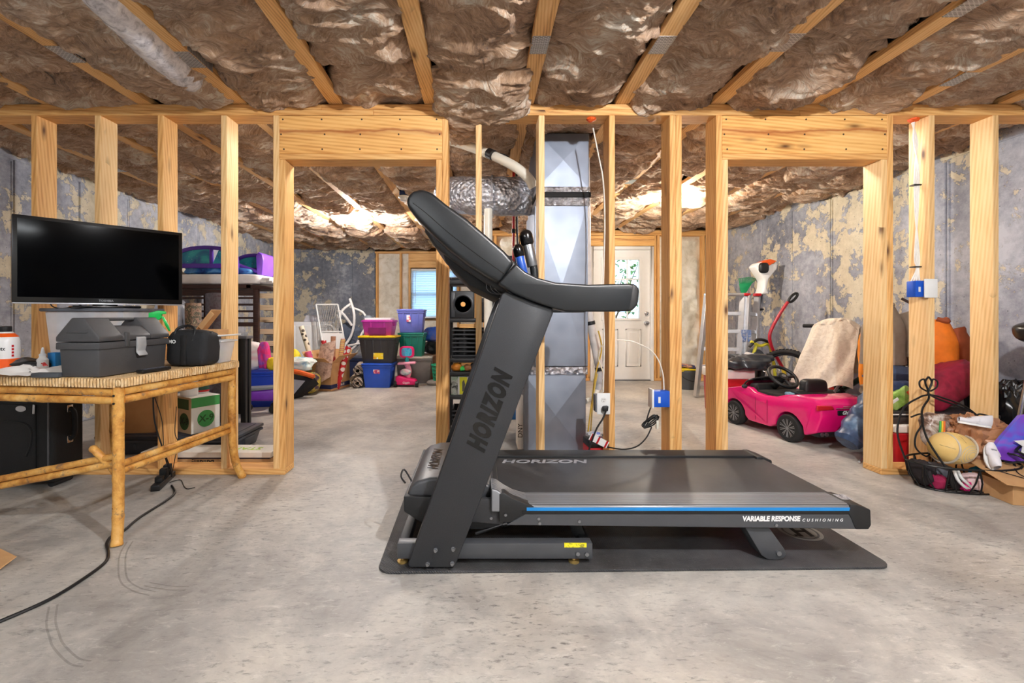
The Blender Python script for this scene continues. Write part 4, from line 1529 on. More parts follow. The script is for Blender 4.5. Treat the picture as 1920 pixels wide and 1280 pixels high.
sp_ = thing('spray_bottle', 'clear spray bottle with green trigger head behind the toolbox', 'spray bottle', (-1.805, 2.53, ZT1), R(20))
MB().lathe([(.034, 0), (.037, .004), (.037, .14), (.03, .18), (.016, .225), (.013, .235)], 24).build('bottle', clear_plastic('frosted_bottle', (232, 238, 236), .6), sp_)
M_GRN = mk((24, 190, 84), .35, var=.06)
MB().lathe([(.016, .23), (.017, .232), (.017, .252), (.014, .254)], 16).build('collar', M_WHITE, sp_)
MB().prism([(-.03, .254), (.022, .254), (.03, .268), (.03, .285), (.05, .286), (.05, .300), (.015, .305), (-.03, .292)], -.011, .011, 'y').build('spray_head', M_GRN, sp_, bevel=.003)
MB().prism([(.028, .272), (.04, .272), (.062, .225), (.072, .19), (.064, .19), (.048, .22)], -.006, .006, 'y').build('trigger', M_GRN, sp_, bevel=.002)

sb2 = thing('parts_bin', 'small clear bin of odd parts on the table corner', 'storage bin', (-1.605, 2.715, ZT1), R(-7))
MB().frustum(-.105, .115, -.075, .06, 0, .125, .018).build('body', M_CLEAR, sb2, bevel=.006)
MB().box(-.115, .125, -.083, .068, .123, .133).build('rim', clear_plastic('rim_plastic', (236, 238, 240), .75), sb2, bevel=.003)
for k, (rgb, x, z, s_) in enumerate((((226, 70, 92), -.005, .07, .035), ((190, 170, 120), .06, .05, .03), ((110, 140, 176), -.06, .07, .026), ((90, 96, 120), .02, .03, .04))):
    lump('contents', '', '', (x, -.01, z), (s_, .04, s_), mk(rgb, .6), seed=k + 3, parent=sb2, base=.004, nu=18, nv=12)
tr = thing('white_tray', 'thin white tray lying on the clear parts bin', 'tray', (-1.60, 2.69, ZT1 + .134), R(-9))
MB().prism([(-.15, .0), (.14, .026), (.142, .034), (.136, .034), (-.148, .008), (-.152, .012)], -.09, .09, 'y').build('tray', M_WHITE, tr, bevel=.002)
MB().box(-.15, .10, -.07, .07, .0, .002).build('foot', M_WHITE, tr, smooth=False)
k0 = Vector((-1.60, 2.69, ZT1 + .134))
sm = thing('small_carton', 'tiny square cardboard box at the end of the white tray', 'cardboard box', k0 + Vector((-.115, .01, .012)), R(-4))
MB().box(-.022, .022, -.03, .03, .0, .05).build('body', M_CARD, sm, bevel=.002, seg=1)
MB().box(-.022, .022, -.0305, -.029, .03, .033).build('tuck_flap', mk((150, 104, 62), .8), sm, smooth=False)
o2 = thing('mailer_box', 'open flat mailer box with lettering and raised lid', 'cardboard box', k0 + Vector((-.005, .03, .027)), R(-5))
MB().box(-.07, .075, -.05, .05, 0, .034).build('tray', M_CARD, o2, bevel=.002, seg=1)
ld = MB().box(-.005, .0, -.05, .05, 0, .15)
ld.box(.0, .028, -.05, -.046, .02, .14)
ldo = ld.build('raised_lid', M_CARD, o2, bevel=.001, seg=1)
ldo.location = (-.06, 0, .034)
ldo.rotation_euler = (0, R(40), 0)
text('Still Going!', .018, M_INK, o2, wm(o2) @ face_M((.005, -.0508, .017), (1, 0, 0), (0, 0, 1)), 'lettering', shear=.15)
lump('teal_rag', 'crumpled teal rag between toolbox and black bag', 'rag', (-1.70, 2.60, ZT1 + .15), (.045, .045, .04), mk((24, 130, 130), .8), seed=6, amp=.35)
lump('red_rag', 'crumpled dark red rag behind the black tool bag', 'rag', (-1.655, 2.66, ZT1 + .145), (.06, .035, .045), mk((150, 34, 40), .8), seed=8, amp=.35)
sj = lump('strap_bundle', 'tangled brown leather and grey straps behind the tool bag', 'straps', (-1.735, 2.68, ZT1 + .08), (.055, .055, .115), mottle('strap_tangle', [(40, 36, 36), (120, 84, 54), (170, 172, 178), (190, 120, 60)], 22, .6, 4, .5), seed=9, amp=.3, base=ZT1)
lump('rag_heap', 'heap of grey work rags under the coloured rags', 'rags', (-1.70, 2.60, ZT1 + .055), (.05, .06, .06), mk((90, 92, 98), .9), seed=10, amp=.25, base=ZT1)

# ------------------------------------------------------------------ suitcase under the table
M_CASE = mk((24, 25, 27), .75, bump=.35, bs=160)
su = thing('suitcase', 'black upright fabric suitcase under the rattan table', 'suitcase', (-2.80, 2.765, 0), R(-2))
MB().box(-.32, .315, -.105, .105, .035, .60).build('shell', M_CASE, su, bevel=.03, seg=4)
MB().box(-.30, .22, -.118, -.10, .07, .50).build('front_pocket', M_CASE, su, bevel=.014, seg=3)
MB().tube([(.29, -.106, .06), (.29, -.106, .57)], .005, 8).build('piping', mk((90, 92, 96), .35), su)
MB().tube(catmull([(-.05, -.119, .40), (.10, -.119, .40), (.19, -.119, .37), (.20, -.119, .28), (.17, -.119, .20)], 6), .006, 8).build('pocket_piping', M_CASE, su)
MB().lathe([(0, 0), (.03, 0), (.031, .003), (0, .005)], 20, Matrix.Translation((.14, -.119, .475)) @ Matrix.Rotation(R(90), 4, 'X') @ Matrix.Diagonal((1, .55, 1, 1))).build('badge', mk((200, 200, 204), .3, .6), su)
MB().prism([(-.007, 0), (.007, 0), (.009, .05), (.004, .055), (-.004, .055)], -.1215, -.117, 'y', Matrix.Translation((.215, 0, .445))).build('zip_pull', M_CHROME, su, bevel=.0015)
for z in (.455, .27):
    MB().box(.314, .322, -.02, .02, z - .022, z + .022).build('handle_mount', M_CHROME, su, bevel=.004)
MB().tube(catmull([(.318, 0, .455), (.345, 0, .43), (.35, 0, .36), (.345, 0, .295), (.318, 0, .27)], 6), .013, 10).build('side_handle', M_BLACKM, su)
for x in (-.27, .26):
    MB().cyl((x, -.06, .022), (x, .06, .022), .022, n=16).build('wheel', M_RUBBER, su)

# ------------------------------------------------------------------ power strip and cords
a, b = G(291, 921), G(321, 893)
dv = (b - a)
ps = thing('power_strip', 'black power strip with plugged adapters on the floor by the partition', 'power strip', ((a.x + b.x) / 2, (a.y + b.y) / 2, 0), math.atan2(dv.y, dv.x))
MB().box(-.13, .13, -.024, .024, 0, .035).build('case', M_BLACK, ps, bevel=.005)
for x, h in ((-.06, .03), (.01, .055), (.07, .06)):
    MB().box(x - .022, x + .022, -.018, .02, .035, .035 + h).build('adapter', M_BLACKM, ps, bevel=.004)


def floor_cord(name, label, pix, r=.005, lift=None, mat=None, cat='cord', extra=()):
    pts = [G(px, py) + Vector((0, 0, r * 1.02)) for px, py in pix] + [Vector(e) for e in extra]
    o = MB().tube(catmull(pts, 7), r, 8).build(name, mat or M_BLACK)
    recentre(o, (pts[0].x, pts[0].y, 0))
    return tag(o, label, cat)


floor_cord('extension_cord', 'thick black extension cord running across the concrete from the strip', [(322, 912), (328, 925), (312, 940), (262, 972), (232, 997), (209, 1008), (200, 1022), (203, 1040), (196, 1058), (150, 1092), (90, 1128), (0, 1168), (-90, 1205)], .0062)
floor_cord('thin_lead', 'short thin black lead curling beside the power strip', [(318, 905), (338, 900), (345, 912), (352, 917), (366, 914)], .0025)
for k, (pa, lab) in enumerate((([(287, 742, 2.5), (290, 790, 2.6), (305, 840, 2.68), (320, 880, 2.76), (322, 893, 2.79)], 'thick black cable hanging from the table to the power strip'),
                               ([(290, 745, 2.5), (304, 790, 2.62), (308, 850, 2.7), (320, 888, 2.78)], 'thin black cable hanging beside the thick one to the power strip'),
                               ([(328, 810, 2.86), (334, 830, 2.85), (328, 860, 2.82), (322, 890, 2.79)], 'black cable dropping past the stud to the power strip'))):
    pts = [P(*q_) for q_ in pa]
    if k == 2:
        pts = [P(331, 762, 2.865)] + pts
    o = MB().tube(catmull(pts, 6), .0042 if k == 0 else .0024, 7).build('hanging_cable', M_BLACK)
    recentre(o, pts[-1])
    tag(o, lab, 'cable')

sc_ = G(4, 1058)
o = MB().add([(-.20, .06, .001), (.06, -.05, .001), (.085, -.005, .03), (-.18, .12, .03), (-.20, .0, .001), (-.02, -.02, .05), (-.2, .10, .06)], [(0, 1, 2, 3), (4, 5, 6)]).build('cardboard_scrap', M_CARD, thick=.004, smooth=False)
o.location = (sc_.x - .02, sc_.y, .004)
tag(o, 'torn scrap of cardboard on the bare concrete floor', 'cardboard')

# ------------------------------------------------------------------ behind the partition, left
tote('low_tote', 'low dark grey tote under the stacked cartons behind the studs', 1.0, .40, .15, mk((62, 66, 74), .5), mk((52, 56, 66), .4), (-2.27, 3.49, 0), 0, ribs=6)
x9 = thing('paint_carton', 'green and white carton marked X-9 behind the studs', 'carton', (-2.172, 3.465, .1505), R(60))
Wd, Dp, Ht = .21, .30, .265
MB().box(-Wd / 2, Wd / 2, -Dp / 2, Dp / 2, 0, Ht).build('body', mk((224, 222, 214), .6, var=.03), x9, bevel=.003, seg=1)
# faces: -x face is plain board, -y face printed
M_PG = mk((64, 150, 78), .5, var=.04)
M_DG = mk((38, 74, 34), .5, var=.05)
MB().box(-Wd / 2 - .0012, -Wd / 2 + .001, -Dp / 2 + .002, Dp / 2 - .002, .002, Ht - .002).build('board_panel', mk((186, 160, 128), .7, var=.05), x9, smooth=False)
MB().box(-Wd / 2 - .002, -Wd / 2, -Dp / 2 + .03, Dp / 2 - .09, .175, .25).build('dark_patch', M_DG, x9, smooth=False)
MB().box(-Wd / 2 + .002, Wd / 2 - .002, -Dp / 2 - .0014, -Dp / 2 + .001, .19, Ht - .004).build('green_band', M_PG, x9, smooth=False)
for fm, m1, nm in ((face_M((-.0, -Dp / 2 - .0012, .10), (1, 0, 0), (0, 0, 1)), M_PG, 'green_badge'), (face_M((-Wd / 2 - .0016, -.06, .085), (0, -1, 0), (0, 0, 1)), M_DG, 'dark_badge')):
    dsc = MB().lathe([(0, 0), (.062, 0), (.062, .0012), (0, .0013)], 28, fm)
    bd = dsc.build(nm, m1, x9)
    text('X-9', .07, M_INK if m1 is M_DG else M_DG, bd, wm(x9) @ fm @ Matrix.Translation((0, 0, .0016)), 'lettering', bold=.001, shear=.1)
for k, (dx, dy, lab, rgb) in enumerate(((-.055, -.03, 'white paint can standing on the X-9 carton', (226, 226, 224)), (.06, .03, 'paint can with dark green label on the X-9 carton', (30, 76, 62)))):
    pc = wm(x9) @ Vector((dx, dy, Ht + .0005))
    t = thing('paint_can', lab, 'paint can', pc, R(25))
    MB().lathe([(.055, 0), (.057, .002), (.057, .118), (.055, .12)], 28).build('can', mk((214, 216, 218), .35, .5), t)
    MB().lathe([(.0573, .012), (.0578, .012), (.0578, .108), (.0573, .108)], 28).build('paper_label', mk(rgb, .5, var=.05), t)
    MB().lathe([(.05, .119), (.058, .1195), (.058, .124), (.046, .124), (.044, .121), (0, .121)], 28).build('lid', M_STEEL, t)
    if k:
        text('SP', .055, M_WHITE, t, wm(t) @ face_M((-.005, -.0578, .07), (1, 0, 0), (0, 0, 1)), 'lettering', wrap=.0578)
        MB().lathe([(.0579, .012), (.0582, .012), (.0582, .026), (.0579, .026)], 28).build('red_band', M_REDP, t)
yb = thing('yellow_bottle', 'yellow bottle standing beside the X-9 carton', 'bottle', (-1.83, 3.36, .1505))
MB().lathe([(.03, 0), (.033, .003), (.033, .09), (.026, .115), (.014, .125), (.014, .14)], 20).build('bottle', mk((206, 158, 20), .35), yb)
MB().lathe([(.016, .138), (.016, .155), (.014, .157)], 14).build('cap', M_BLACK, yb)
carton('brown_carton', 'brown open carton with hanging flap behind the studs', .30, .24, .25, (-2.57, 3.46, .1505), R(8), (None, 20, None, 150))
flat = thing('flat_carton', 'long flat carton with green lettering on the floor behind the bottom plate', 'carton', (-1.86, 3.16, 0), R(0))
MB().box(-.44, .44, -.075, .10, 0, .04).build('lower_sheets', M_CARD, flat, bevel=.002, seg=1)
MB().box(-.43, .43, -.07, .09, .04, .052).build('dark_layer', mk((74, 60, 60), .6), flat, bevel=.002, seg=1)
MB().box(-.44, .445, -.08, .10, .052, .09).build('top_carton', mk((226, 220, 210), .6, var=.04), flat, bevel=.003, seg=1)
M_LIME = mk((170, 206, 60), .5, var=.04)
text('START', .085, M_LIME, flat, wm(flat) @ face_M((.22, .008, .0906), (-1, 0, 0), (0, -1, 0)), 'lime_lettering', bold=.001)
text('Building', .05, M_INK, flat, wm(flat) @ face_M((-.02, -.0755, .02), (-1, 0, 0), (0, 0, -1)), 'dark_lettering', bold=.001)

bt_ = thing('black_console', 'tall narrow black console table behind the partition', 'console table', (-2.235, 4.20, 0))
MB().box(-.11, .11, -.06, .06, .80, .825).build('table_top', mk((96, 98, 104), .35), bt_, bevel=.003)
for sx in (-1, 1):
    for sy in (-1, 1):
        MB().box(sx * .075 - .022, sx * .075 + .022, sy * .035 - .02, sy * .035 + .02, 0, .80).build('leg', M_BLACK, bt_, bevel=.003)
MB().box(-.06, .06, .02, .03, .10, .80).build('back_panel', M_BLACK, bt_, smooth=False)

# recycling bin with plush toys, toy scooter
bn = G(478, 765)
M_BLUE = mk((26, 62, 176), .4, var=.06)
tote('blue_bin', 'deep blue bin with plush toys piled on top', .46, .36, .40, M_BLUE, M_BLUE, (bn.x, bn.y + .2, 0), R(10), ribs=0)
ztop = .401
lump('plush_toy', 'white and pale pink plush toy lying on the deep blue bin', 'plush toy', (bn.x - .10, bn.y + .16, ztop + .16), (.10, .09, .16), mottle('plush', [(238, 226, 222), (244, 236, 232), (232, 170, 180)], 5, .95, 2, .3), seed=1, amp=.12, base=ztop)
lump('pink_doll_dress', 'bright pink doll dress among the plush toys', 'doll clothes', (bn.x + .04, bn.y + .13, ztop + .15), (.055, .055, .14), mottle('pink_dress', [(214, 20, 92), (236, 50, 130), (150, 90, 190)], 9, .7, 2, .2), seed=3, amp=.25, base=ztop)
lump('yellow_toy', 'yellow soft toy on the edge of the deep blue bin', 'plush toy', (bn.x + .135, bn.y + .13, ztop + .07), (.06, .06, .072), mk((242, 204, 40), .8), seed=5, amp=.1, base=ztop)
s_ = G(497, 768)
rt = thing('ride_on_toy', 'purple and grey ride-on toy beside the deep blue bin', 'ride-on toy', (s_.x + .02, s_.y - .14, 0), R(20))
MB().prism([(-.18, .14), (.12, .12), (.2, .2), (.2, .25), (-.14, .24), (-.2, .2)], -.07, .07, 'y').build('body', mk((112, 44, 170), .4), rt, bevel=.03, seg=3)
MB().prism([(-.19, .235), (.12, .245), (.16, .275), (-.17, .27)], -.08, .08, 'y').build('seat', mk((120, 122, 128), .5), rt, bevel=.012)
for x in (-.13, .13):
    for y in (-.09, .09):
        MB().cyl((x, y - .015, .045), (x, y + .015, .045), .045, n=16).build('wheel', M_BLACK, rt)
    MB().tube([(x, -.09, .045), (x, 0, .15), (x, .09, .045)], .01, 8).build('axle_fork', M_BLACK, rt)

# dark bunk bed frame, mattress, toddler bed
BY = 5.45
bed = thing('bunk_bed', 'dark brown wooden bunk bed frame with pale slats', 'bed', (-3.2, BY + .37, 0))
for x in (-3.74, -2.72):
    for y in (BY, BY + .7):
        MB().box(x, x + .06, y, y + .05, 0, 1.335).build('post', M_DKWOOD, bed, world=True, bevel=.004)
for z in (.30, .88, 1.25):
    MB().box(-3.7, -2.72, BY + .01, BY + .035, z, z + .07 if z > 1 else z + .05).build('side_rail', M_DKWOOD, bed, world=True, bevel=.003)
for k in range(4):
    MB().box(-3.7, -2.72, BY + .012, BY + .034, .97 + k * .08, .995 + k * .08).build('guard_slat', M_DKWOOD, bed, world=True, bevel=.002)
    MB().box(-2.68, -2.44, BY + .2, BY + .225, .62 + k * .15, .645 + k * .15).build('end_rail', M_DKWOOD, bed, world=True, bevel=.002)
MB().box(-2.50, -2.45, BY + .2, BY + .25, 0, 1.3).build('post', M_DKWOOD, bed, world=True, bevel=.004)
MB().box(-3.72, -2.74, BY - .01, BY + .72, 1.336, 1.384).prism([(-2.80, 1.336), (-2.50, 1.32), (-2.49, 1.345), (-2.6, 1.37), (-2.80, 1.384)], BY - .01, BY + .20).build('top_board', M_DKWOOD, bed, world=True, bevel=.004)
M_SLAT = wood('pale_slat', (244, 222, 188), (236, 208, 168), (214, 178, 130))
for k in range(8):
    z = 1.22 - k * .145
    o = MB().box(-.14, .14, -.008, .008, 0, .062).build('slat', M_SLAT, bed, bevel=.002)
    o.location = (-2.56 + 3.2, BY + .08 - BY - .37, z)
    o.rotation_euler = (0, .02 * math.sin(k * 3), 0)
mt = thing('white_mattress', 'white mattress lying on the dark bunk bed', 'mattress', (-3.2, BY + .36, 1.385))
lump('cover', '', '', (.0, 0, .065), (.54, .33, .065), mk((236, 230, 226), .85, var=.04), seed=2, amp=.03, e=.25, base=.0, parent=mt, nu=48, nv=16)
lump('sheet_end', '', '', (.60, -.1, .045), (.12, .2, .05), mk((240, 236, 232), .85, var=.03), seed=5, amp=.25, e=.7, base=.0, parent=mt, nu=24, nv=14)
M_PURP = mk((84, 44, 160), .35, var=.05)
M_LILAC = mk((140, 88, 222), .35, var=.05)
t = NT('starry_teal_print')
v = t.coords('Object')
vo = t.n('ShaderNodeTexVoronoi', Vector=v, Scale=26.0)
c0 = t.ramp(t.noise(v, 4.0, 3, .5, 1.2), [(.35, lin((20, 60, 130))), (.5, lin((30, 140, 160))), (.65, lin((60, 180, 180)))])
t.set(Base_Color=t.mix(t.ramp(vo.outputs['Distance'], [(.05, (1, 1, 1)), (.1, (0, 0, 0))]), c0, (.9, .95, 1)), Roughness=.35)
M_STAR = t.m
tbd = thing('toddler_bed', 'purple plastic toddler bed with teal side panels on the mattress', "child's bed", (-3.2, BY + .35, 1.517))


def side_rail(cx, y, w_, z0, ztop_):
    def arc(w, zt, n=14):
        return [(cx + w * math.cos(math.pi * k / n), z0 + .09 + (zt - z0 - .09) * math.sin(math.pi * k / n) ** .6) for k in range(n + 1)]
    out = arc(w_, ztop_)
    m = MB()
    inn = arc(w_ - .04, ztop_ - .045)
    base_o = [(cx + w_, z0), (cx - w_, z0)]
    # frame as strip quads between outer and inner outline
    n = len(out)
    vs = [(a, y, b) for a, b in out] + [(a, y, b) for a, b in inn] + [(a, y + .035, b) for a, b in out] + [(a, y + .035, b) for a, b in inn]
    fs = []
    for k in range(n - 1):
        fs += [(k, k + 1, n + k + 1, n + k), (2 * n + k, 3 * n + k, 3 * n + k + 1, 2 * n + k + 1), (k, 2 * n + k, 2 * n + k + 1, k + 1), (n + k, n + k + 1, 3 * n + k + 1, 3 * n + k)]
    m.add(vs, fs)
    m.box(cx - w_, cx + w_, y, y + .035, z0 + .04, z0 + .095)
    m.box(cx + .05, cx + .085, y, y + .035, z0 + .09, ztop_ - .03)
    fr_ = m.build('side_rail', M_PURP, tbd, world=True, bevel=.004)
    for a, b in ((-w_ + .03, .05), (.085, w_ - .03)):
        pts = [(q_[0], q_[1]) for q_ in inn if cx + a <= q_[0] <= cx + b]
        poly = [(cx + b, z0 + .095)] + [(cx + b, max(z0 + .1, min(q_[1] for q_ in pts if q_[0] > cx + b - .06) if any(q_[0] > cx + b - .06 for q_ in pts) else z0 + .2))] + pts + [(cx + a, z0 + .095)]
        MB().prism(poly, y + .014, y + .02).build('picture_panel', M_STAR, fr_, world=True, smooth=False)
    for sx in (-1, 1):
        MB().box(cx + sx * (w_ - .03) - .02, cx + sx * (w_ - .03) + .02, y, y + .035, z0 - .03, z0 + .06).build('foot', M_PURP, tbd, world=True, bevel=.004)


side_rail(-3.33, BY + .06, .40, 1.547, 1.86)
side_rail(-2.98, BY + .55, .27, 1.547, 1.83)
MB().prism([(-2.80, 1.52), (-2.73, 1.52), (-2.715, 1.70), (-2.73, 1.78), (-2.78, 1.81), (-2.81, 1.76)], BY + .25, BY + .62).build('headboard', M_LILAC, tbd, world=True, bevel=.012)
for k in range(4):
    MB().box(-2.812, -2.80, BY + .30 + k * .07, BY + .33 + k * .07, 1.58, 1.76).build('headboard_rib', M_PURP, tbd, world=True, bevel=.003)
MB().tube([(-3.05, BY + .3, 1.65), (-2.77, BY + .3, 1.545)], .022, 12).build('guard_bar', M_LILAC, tbd, world=True)
lump('bedding', '', '', (-.06, .0, .045), (.42, .24, .05), mottle('blue_bedding', [(20, 50, 120), (40, 110, 180), (130, 190, 220)], 6, .8, 3, .3), seed=7, amp=.12, e=.5, base=.0, parent=tbd, nu=36, nv=16)

# rugs and plastic-wrapped bundle under the mattress
M_RUG1 = mottle('floral_rug', [(90, 50, 56), (170, 140, 120), (60, 70, 60), (200, 180, 150)], 26, .95, 4, .3)
M_RUG2 = mottle('grey_rug', [(70, 68, 74), (110, 104, 110), (84, 60, 66)], 14, .95, 4, .3)


def rolled_rug(label, p0, p1, r, mat):
    p0, p1 = Vector(p0), Vector(p1)
    d_ = (p1 - p0)
    z = d_.normalized()
    M = Matrix.Translation(p0) @ z.to_track_quat('Z', 'Y').to_matrix().to_4x4()
    t = thing('rolled_rug', label, 'rug')
    t.location = (p0.x, p0.y, min(p0.z, p1.z) - r * .5 if abs(z.z) < .5 else p0.z)
    n = 44
    prof = []
    m = MB()
    outer, inner = [], []
    for k in range(n + 1):
        a = 2 * math.pi * 2.6 * k / n
        rr_ = r * (.38 + .62 * k / n)
        outer.append((math.cos(a) * rr_, math.sin(a) * rr_))
        inner.append((math.cos(a) * (rr_ - r * .15), math.sin(a) * (rr_ - r * .15)))
    L = d_.length
    vs = [(a, b, 0) for a, b in outer] + [(a, b, 0) for a, b in inner] + [(a, b, L) for a, b in outer] + [(a, b, L) for a, b in inner]
    N_ = n + 1
    fs = []
    for k in range(n):
        fs += [(k, k + 1, N_ + k + 1, N_ + k), (2 * N_ + k, 3 * N_ + k, 3 * N_ + k + 1, 2 * N_ + k + 1), (k, 2 * N_ + k, 2 * N_ + k + 1, k + 1), (N_ + k, N_ + k + 1, 3 * N_ + k + 1, 3 * N_ + k)]
    fs += [(0, N_, 3 * N_, 2 * N_), (n, 2 * N_ + n, 3 * N_ + n, N_ + n)]
    m.add(vs, fs, M)
    m.build('roll', mat, t, world=True)
    return t


rolled_rug('rolled floral rug leaning upright under the mattress', (-2.50, 3.98, .0), (-2.56, 4.05, 1.12), .07, M_RUG1)
rolled_rug('thick rolled grey rug leaning upright under the mattress', (-2.47, 4.28, .0), (-2.56, 4.4, 1.22), .10, M_RUG2)
lump('wrapped_bundle', 'tall bundle wrapped in grey plastic under the mattress', 'bundle', (-2.75, 4.05, .56), (.13, .12, .57), mottle('grey_plastic_film', [(130, 140, 160), (176, 184, 200), (214, 220, 230)], 6, .25, 4, .6), seed=12, amp=.12, e=.6, base=0.0, folds=.05)
# ------------------------------------------------------------------ bins at the back, centre
M_YEL = mk((236, 200, 20), .4, var=.04)
M_BIN1 = mk((34, 82, 190), .4, var=.05)
M_BIN2 = mk((52, 52, 54), .45, var=.06)
M_PINKC = clear_plastic('magenta_plastic', (196, 60, 170), .82, .3)
M_PERI = mk((96, 106, 186), .4, var=.05)
M_GREENB = mk((18, 116, 100), .4, var=.05)
M_GREYB = mk((110, 106, 104), .45, var=.05)
sx_ = -1.43
tote('blue_tote', 'bright blue tote with white label at the bottom of the stack', .40, .34, .345, M_BIN1, M_BIN1, (sx_ - .005, 6.5, 0), R(-2), sticker=(-.0, .23, .09, .055, M_STICK), ribs=0)
tote('black_tote', 'black tote with yellow lid in the middle of the stack', .50, .36, .385, M_BIN2, M_YEL, (sx_, 6.5, .3455), R(-3), sticker=(.02, .10, .14, .085, mottle('yellow_label', [(240, 240, 240), (242, 210, 40), (242, 210, 40), (230, 90, 60)], 12, .5, 1, 0)), taper=.045)
tote('pink_tote', 'translucent magenta tote with white lid on top of the stack', .43, .32, .245, M_PINKC, M_WHITE, (sx_, 6.5, .731), R(-2), ribs=2, lid_over=-.03)
MB().box(-.12, .12, -.178, -.15, .02, .11).build('dark_contents', mk((120, 20, 90), .5), bpy.data.objects['pink_tote'], smooth=False)
sx2 = -1.04
tote('grey_tote', 'warm grey tote with pale lid behind the pink toy', .52, .36, .40, M_GREYB, mk((176, 172, 164), .5), (sx2 + .05, 6.9, 0), R(3), ribs=0)
tote('green_tote', 'dark green tote standing on the warm grey tote', .37, .32, .355, M_GREENB, M_GREENB, (sx2 + .02, 6.9, .4005), R(-2), ribs=3)
tote('periwinkle_tote', 'periwinkle blue tote on top of the dark green tote', .385, .33, .35, M_PERI, M_PERI, (sx2 + .01, 6.9, .756), R(1), sticker=(-.03, .21, .06, .10, M_STICK), ribs=3)
o = tote('cyan_tote', 'blue tote hidden behind the black and yellow tote', .30, .30, .62, M_BIN1, mk((40, 140, 210), .4), (-1.475, 7.0, 0), 0, ribs=0)
tote('navy_tote', 'navy blue tote behind the wrapping paper box', .44, .34, .36, mk((34, 46, 84), .45), mk((60, 66, 84), .45), (-1.94, 7.30, 0), R(-8), ribs=0)

# pink toy stand
pt = G(762, 725)
tt = thing('toy_vacuum', 'pink toy cleaner with blue screen and wheeled base', 'toy', (pt.x, pt.y + .05, 0))
M_HOT = mk((226, 24, 110), .35, var=.05)
M_PALE = mk((246, 168, 196), .4, var=.05)
MB().prism([(-.15, .03), (.15, .03), (.13, .10), (-.10, .16), (-.15, .15)], -.09, .09).build('base', M_HOT, tt, bevel=.02, seg=3)
for x in (-.15, .15):
    MB().cyl((x - .02, -.07, .042), (x + .02, -.07, .042), .042, n=16).build('wheel', M_BLACK, tt)
MB().tube(catmull([(.0, .03, .12), (.02, .04, .22), (-.005, .02, .32)], 5), .04, 12).build('stalk', M_PALE, tt)
MB().ball((-.02, -.02, .205), (.08, .06, .05), 18, 10).build('brush_head', mottle('toy_brush', [(246, 168, 196), (230, 232, 236), (150, 200, 210)], 12, .4, 2, .1), tt)
MB().prism([(-.13, .31), (.13, .325), (.12, .355), (-.12, .345)], -.07, .07).build('tray', M_PALE, tt, bevel=.012)
MB().cyl((0, .0, .34), (0, .0, .42), .03, n=12).build('neck', mk((30, 150, 150), .4), tt)
rg = [(.105 * math.copysign(abs(math.cos(a)) ** .55, math.cos(a)), .49 + .085 * math.copysign(abs(math.sin(a)) ** .55, math.sin(a))) for a in [2 * math.pi * k / 28 for k in range(28)]]
MB().prism(rg, -.025, .025).build('screen_frame', M_HOT, tt, bevel=.01)
rg = [(p_[0] * .7, .49 + (p_[1] - .49) * .7) for p_ in rg]
MB().prism(rg, -.029, -.02).build('toy_screen', mottle('toy_screen_print', [(30, 110, 190), (60, 190, 220), (150, 110, 200)], 14, .3, 2, 0), tt, smooth=False)
text('Giggle', .04, M_WHITE, tt, wm(tt) @ face_M((.0, -.0905, .065), (1, 0, 0), (0, 0, 1)), 'lettering', shear=.2)

# green basket and what lies round it
gb_ = G(822, 722)
bk = thing('laundry_basket', 'green open-weave laundry basket beside the grey tote', 'basket', (gb_.x + .03, gb_.y + .1, .061))
n = 20
wl = MB()
for k in range(n):
    a = 2 * math.pi * k / n
    c0_, s0_ = math.cos(a), math.sin(a)
    wl.tube([(.11 * c0_, .11 * s0_, 0), (.135 * c0_, .135 * s0_, .22)], .006, 5)
for z, r_ in ((.0, .11), (.055, .116), (.11, .123), (.165, .129), (.22, .136)):
    wl.tube([(r_ * math.cos(2 * math.pi * k / 28), r_ * math.sin(2 * math.pi * k / 28), z + .004) for k in range(28)], .008 if z < .2 else .013, 6, closed=True)
wl.build('mesh_wall', mk((20, 150, 110), .45), bk)
MB().lathe([(0, .002), (.11, .002), (.11, .008), (0, .008)], 24).build('bottom', mk((20, 150, 110), .45), bk)
lump('folded_mat', 'grey rolled mat on the floor under the green basket', 'mat', (gb_.x + .02, gb_.y + .08, .03), (.19, .15, .03), mk((128, 122, 116), .9), seed=3, amp=.06, e=.6, base=0)
tote('brown_carton_bin', 'brown lidded bin holding the blue and black bags', .40, .32, .40, mk((120, 84, 62), .6), mk((150, 110, 84), .6), (-.72, 7.3, 0), 0, ribs=0)
lump('black_bag', 'shiny black bag beside the green tote', 'bag', (-.72, 7.24, .50), (.16, .14, .10), mk((26, 27, 30), .4), seed=5, amp=.25, base=.4005)
lump('blue_duffel', 'crumpled royal blue duffel bag on the shiny black bag', 'bag', (-.74, 7.30, .71), (.18, .13, .13), mottle('blue_nylon', [(24, 60, 150), (40, 96, 200), (120, 110, 150)], 5, .45, 3, .3), seed=6, amp=.2, base=.56)

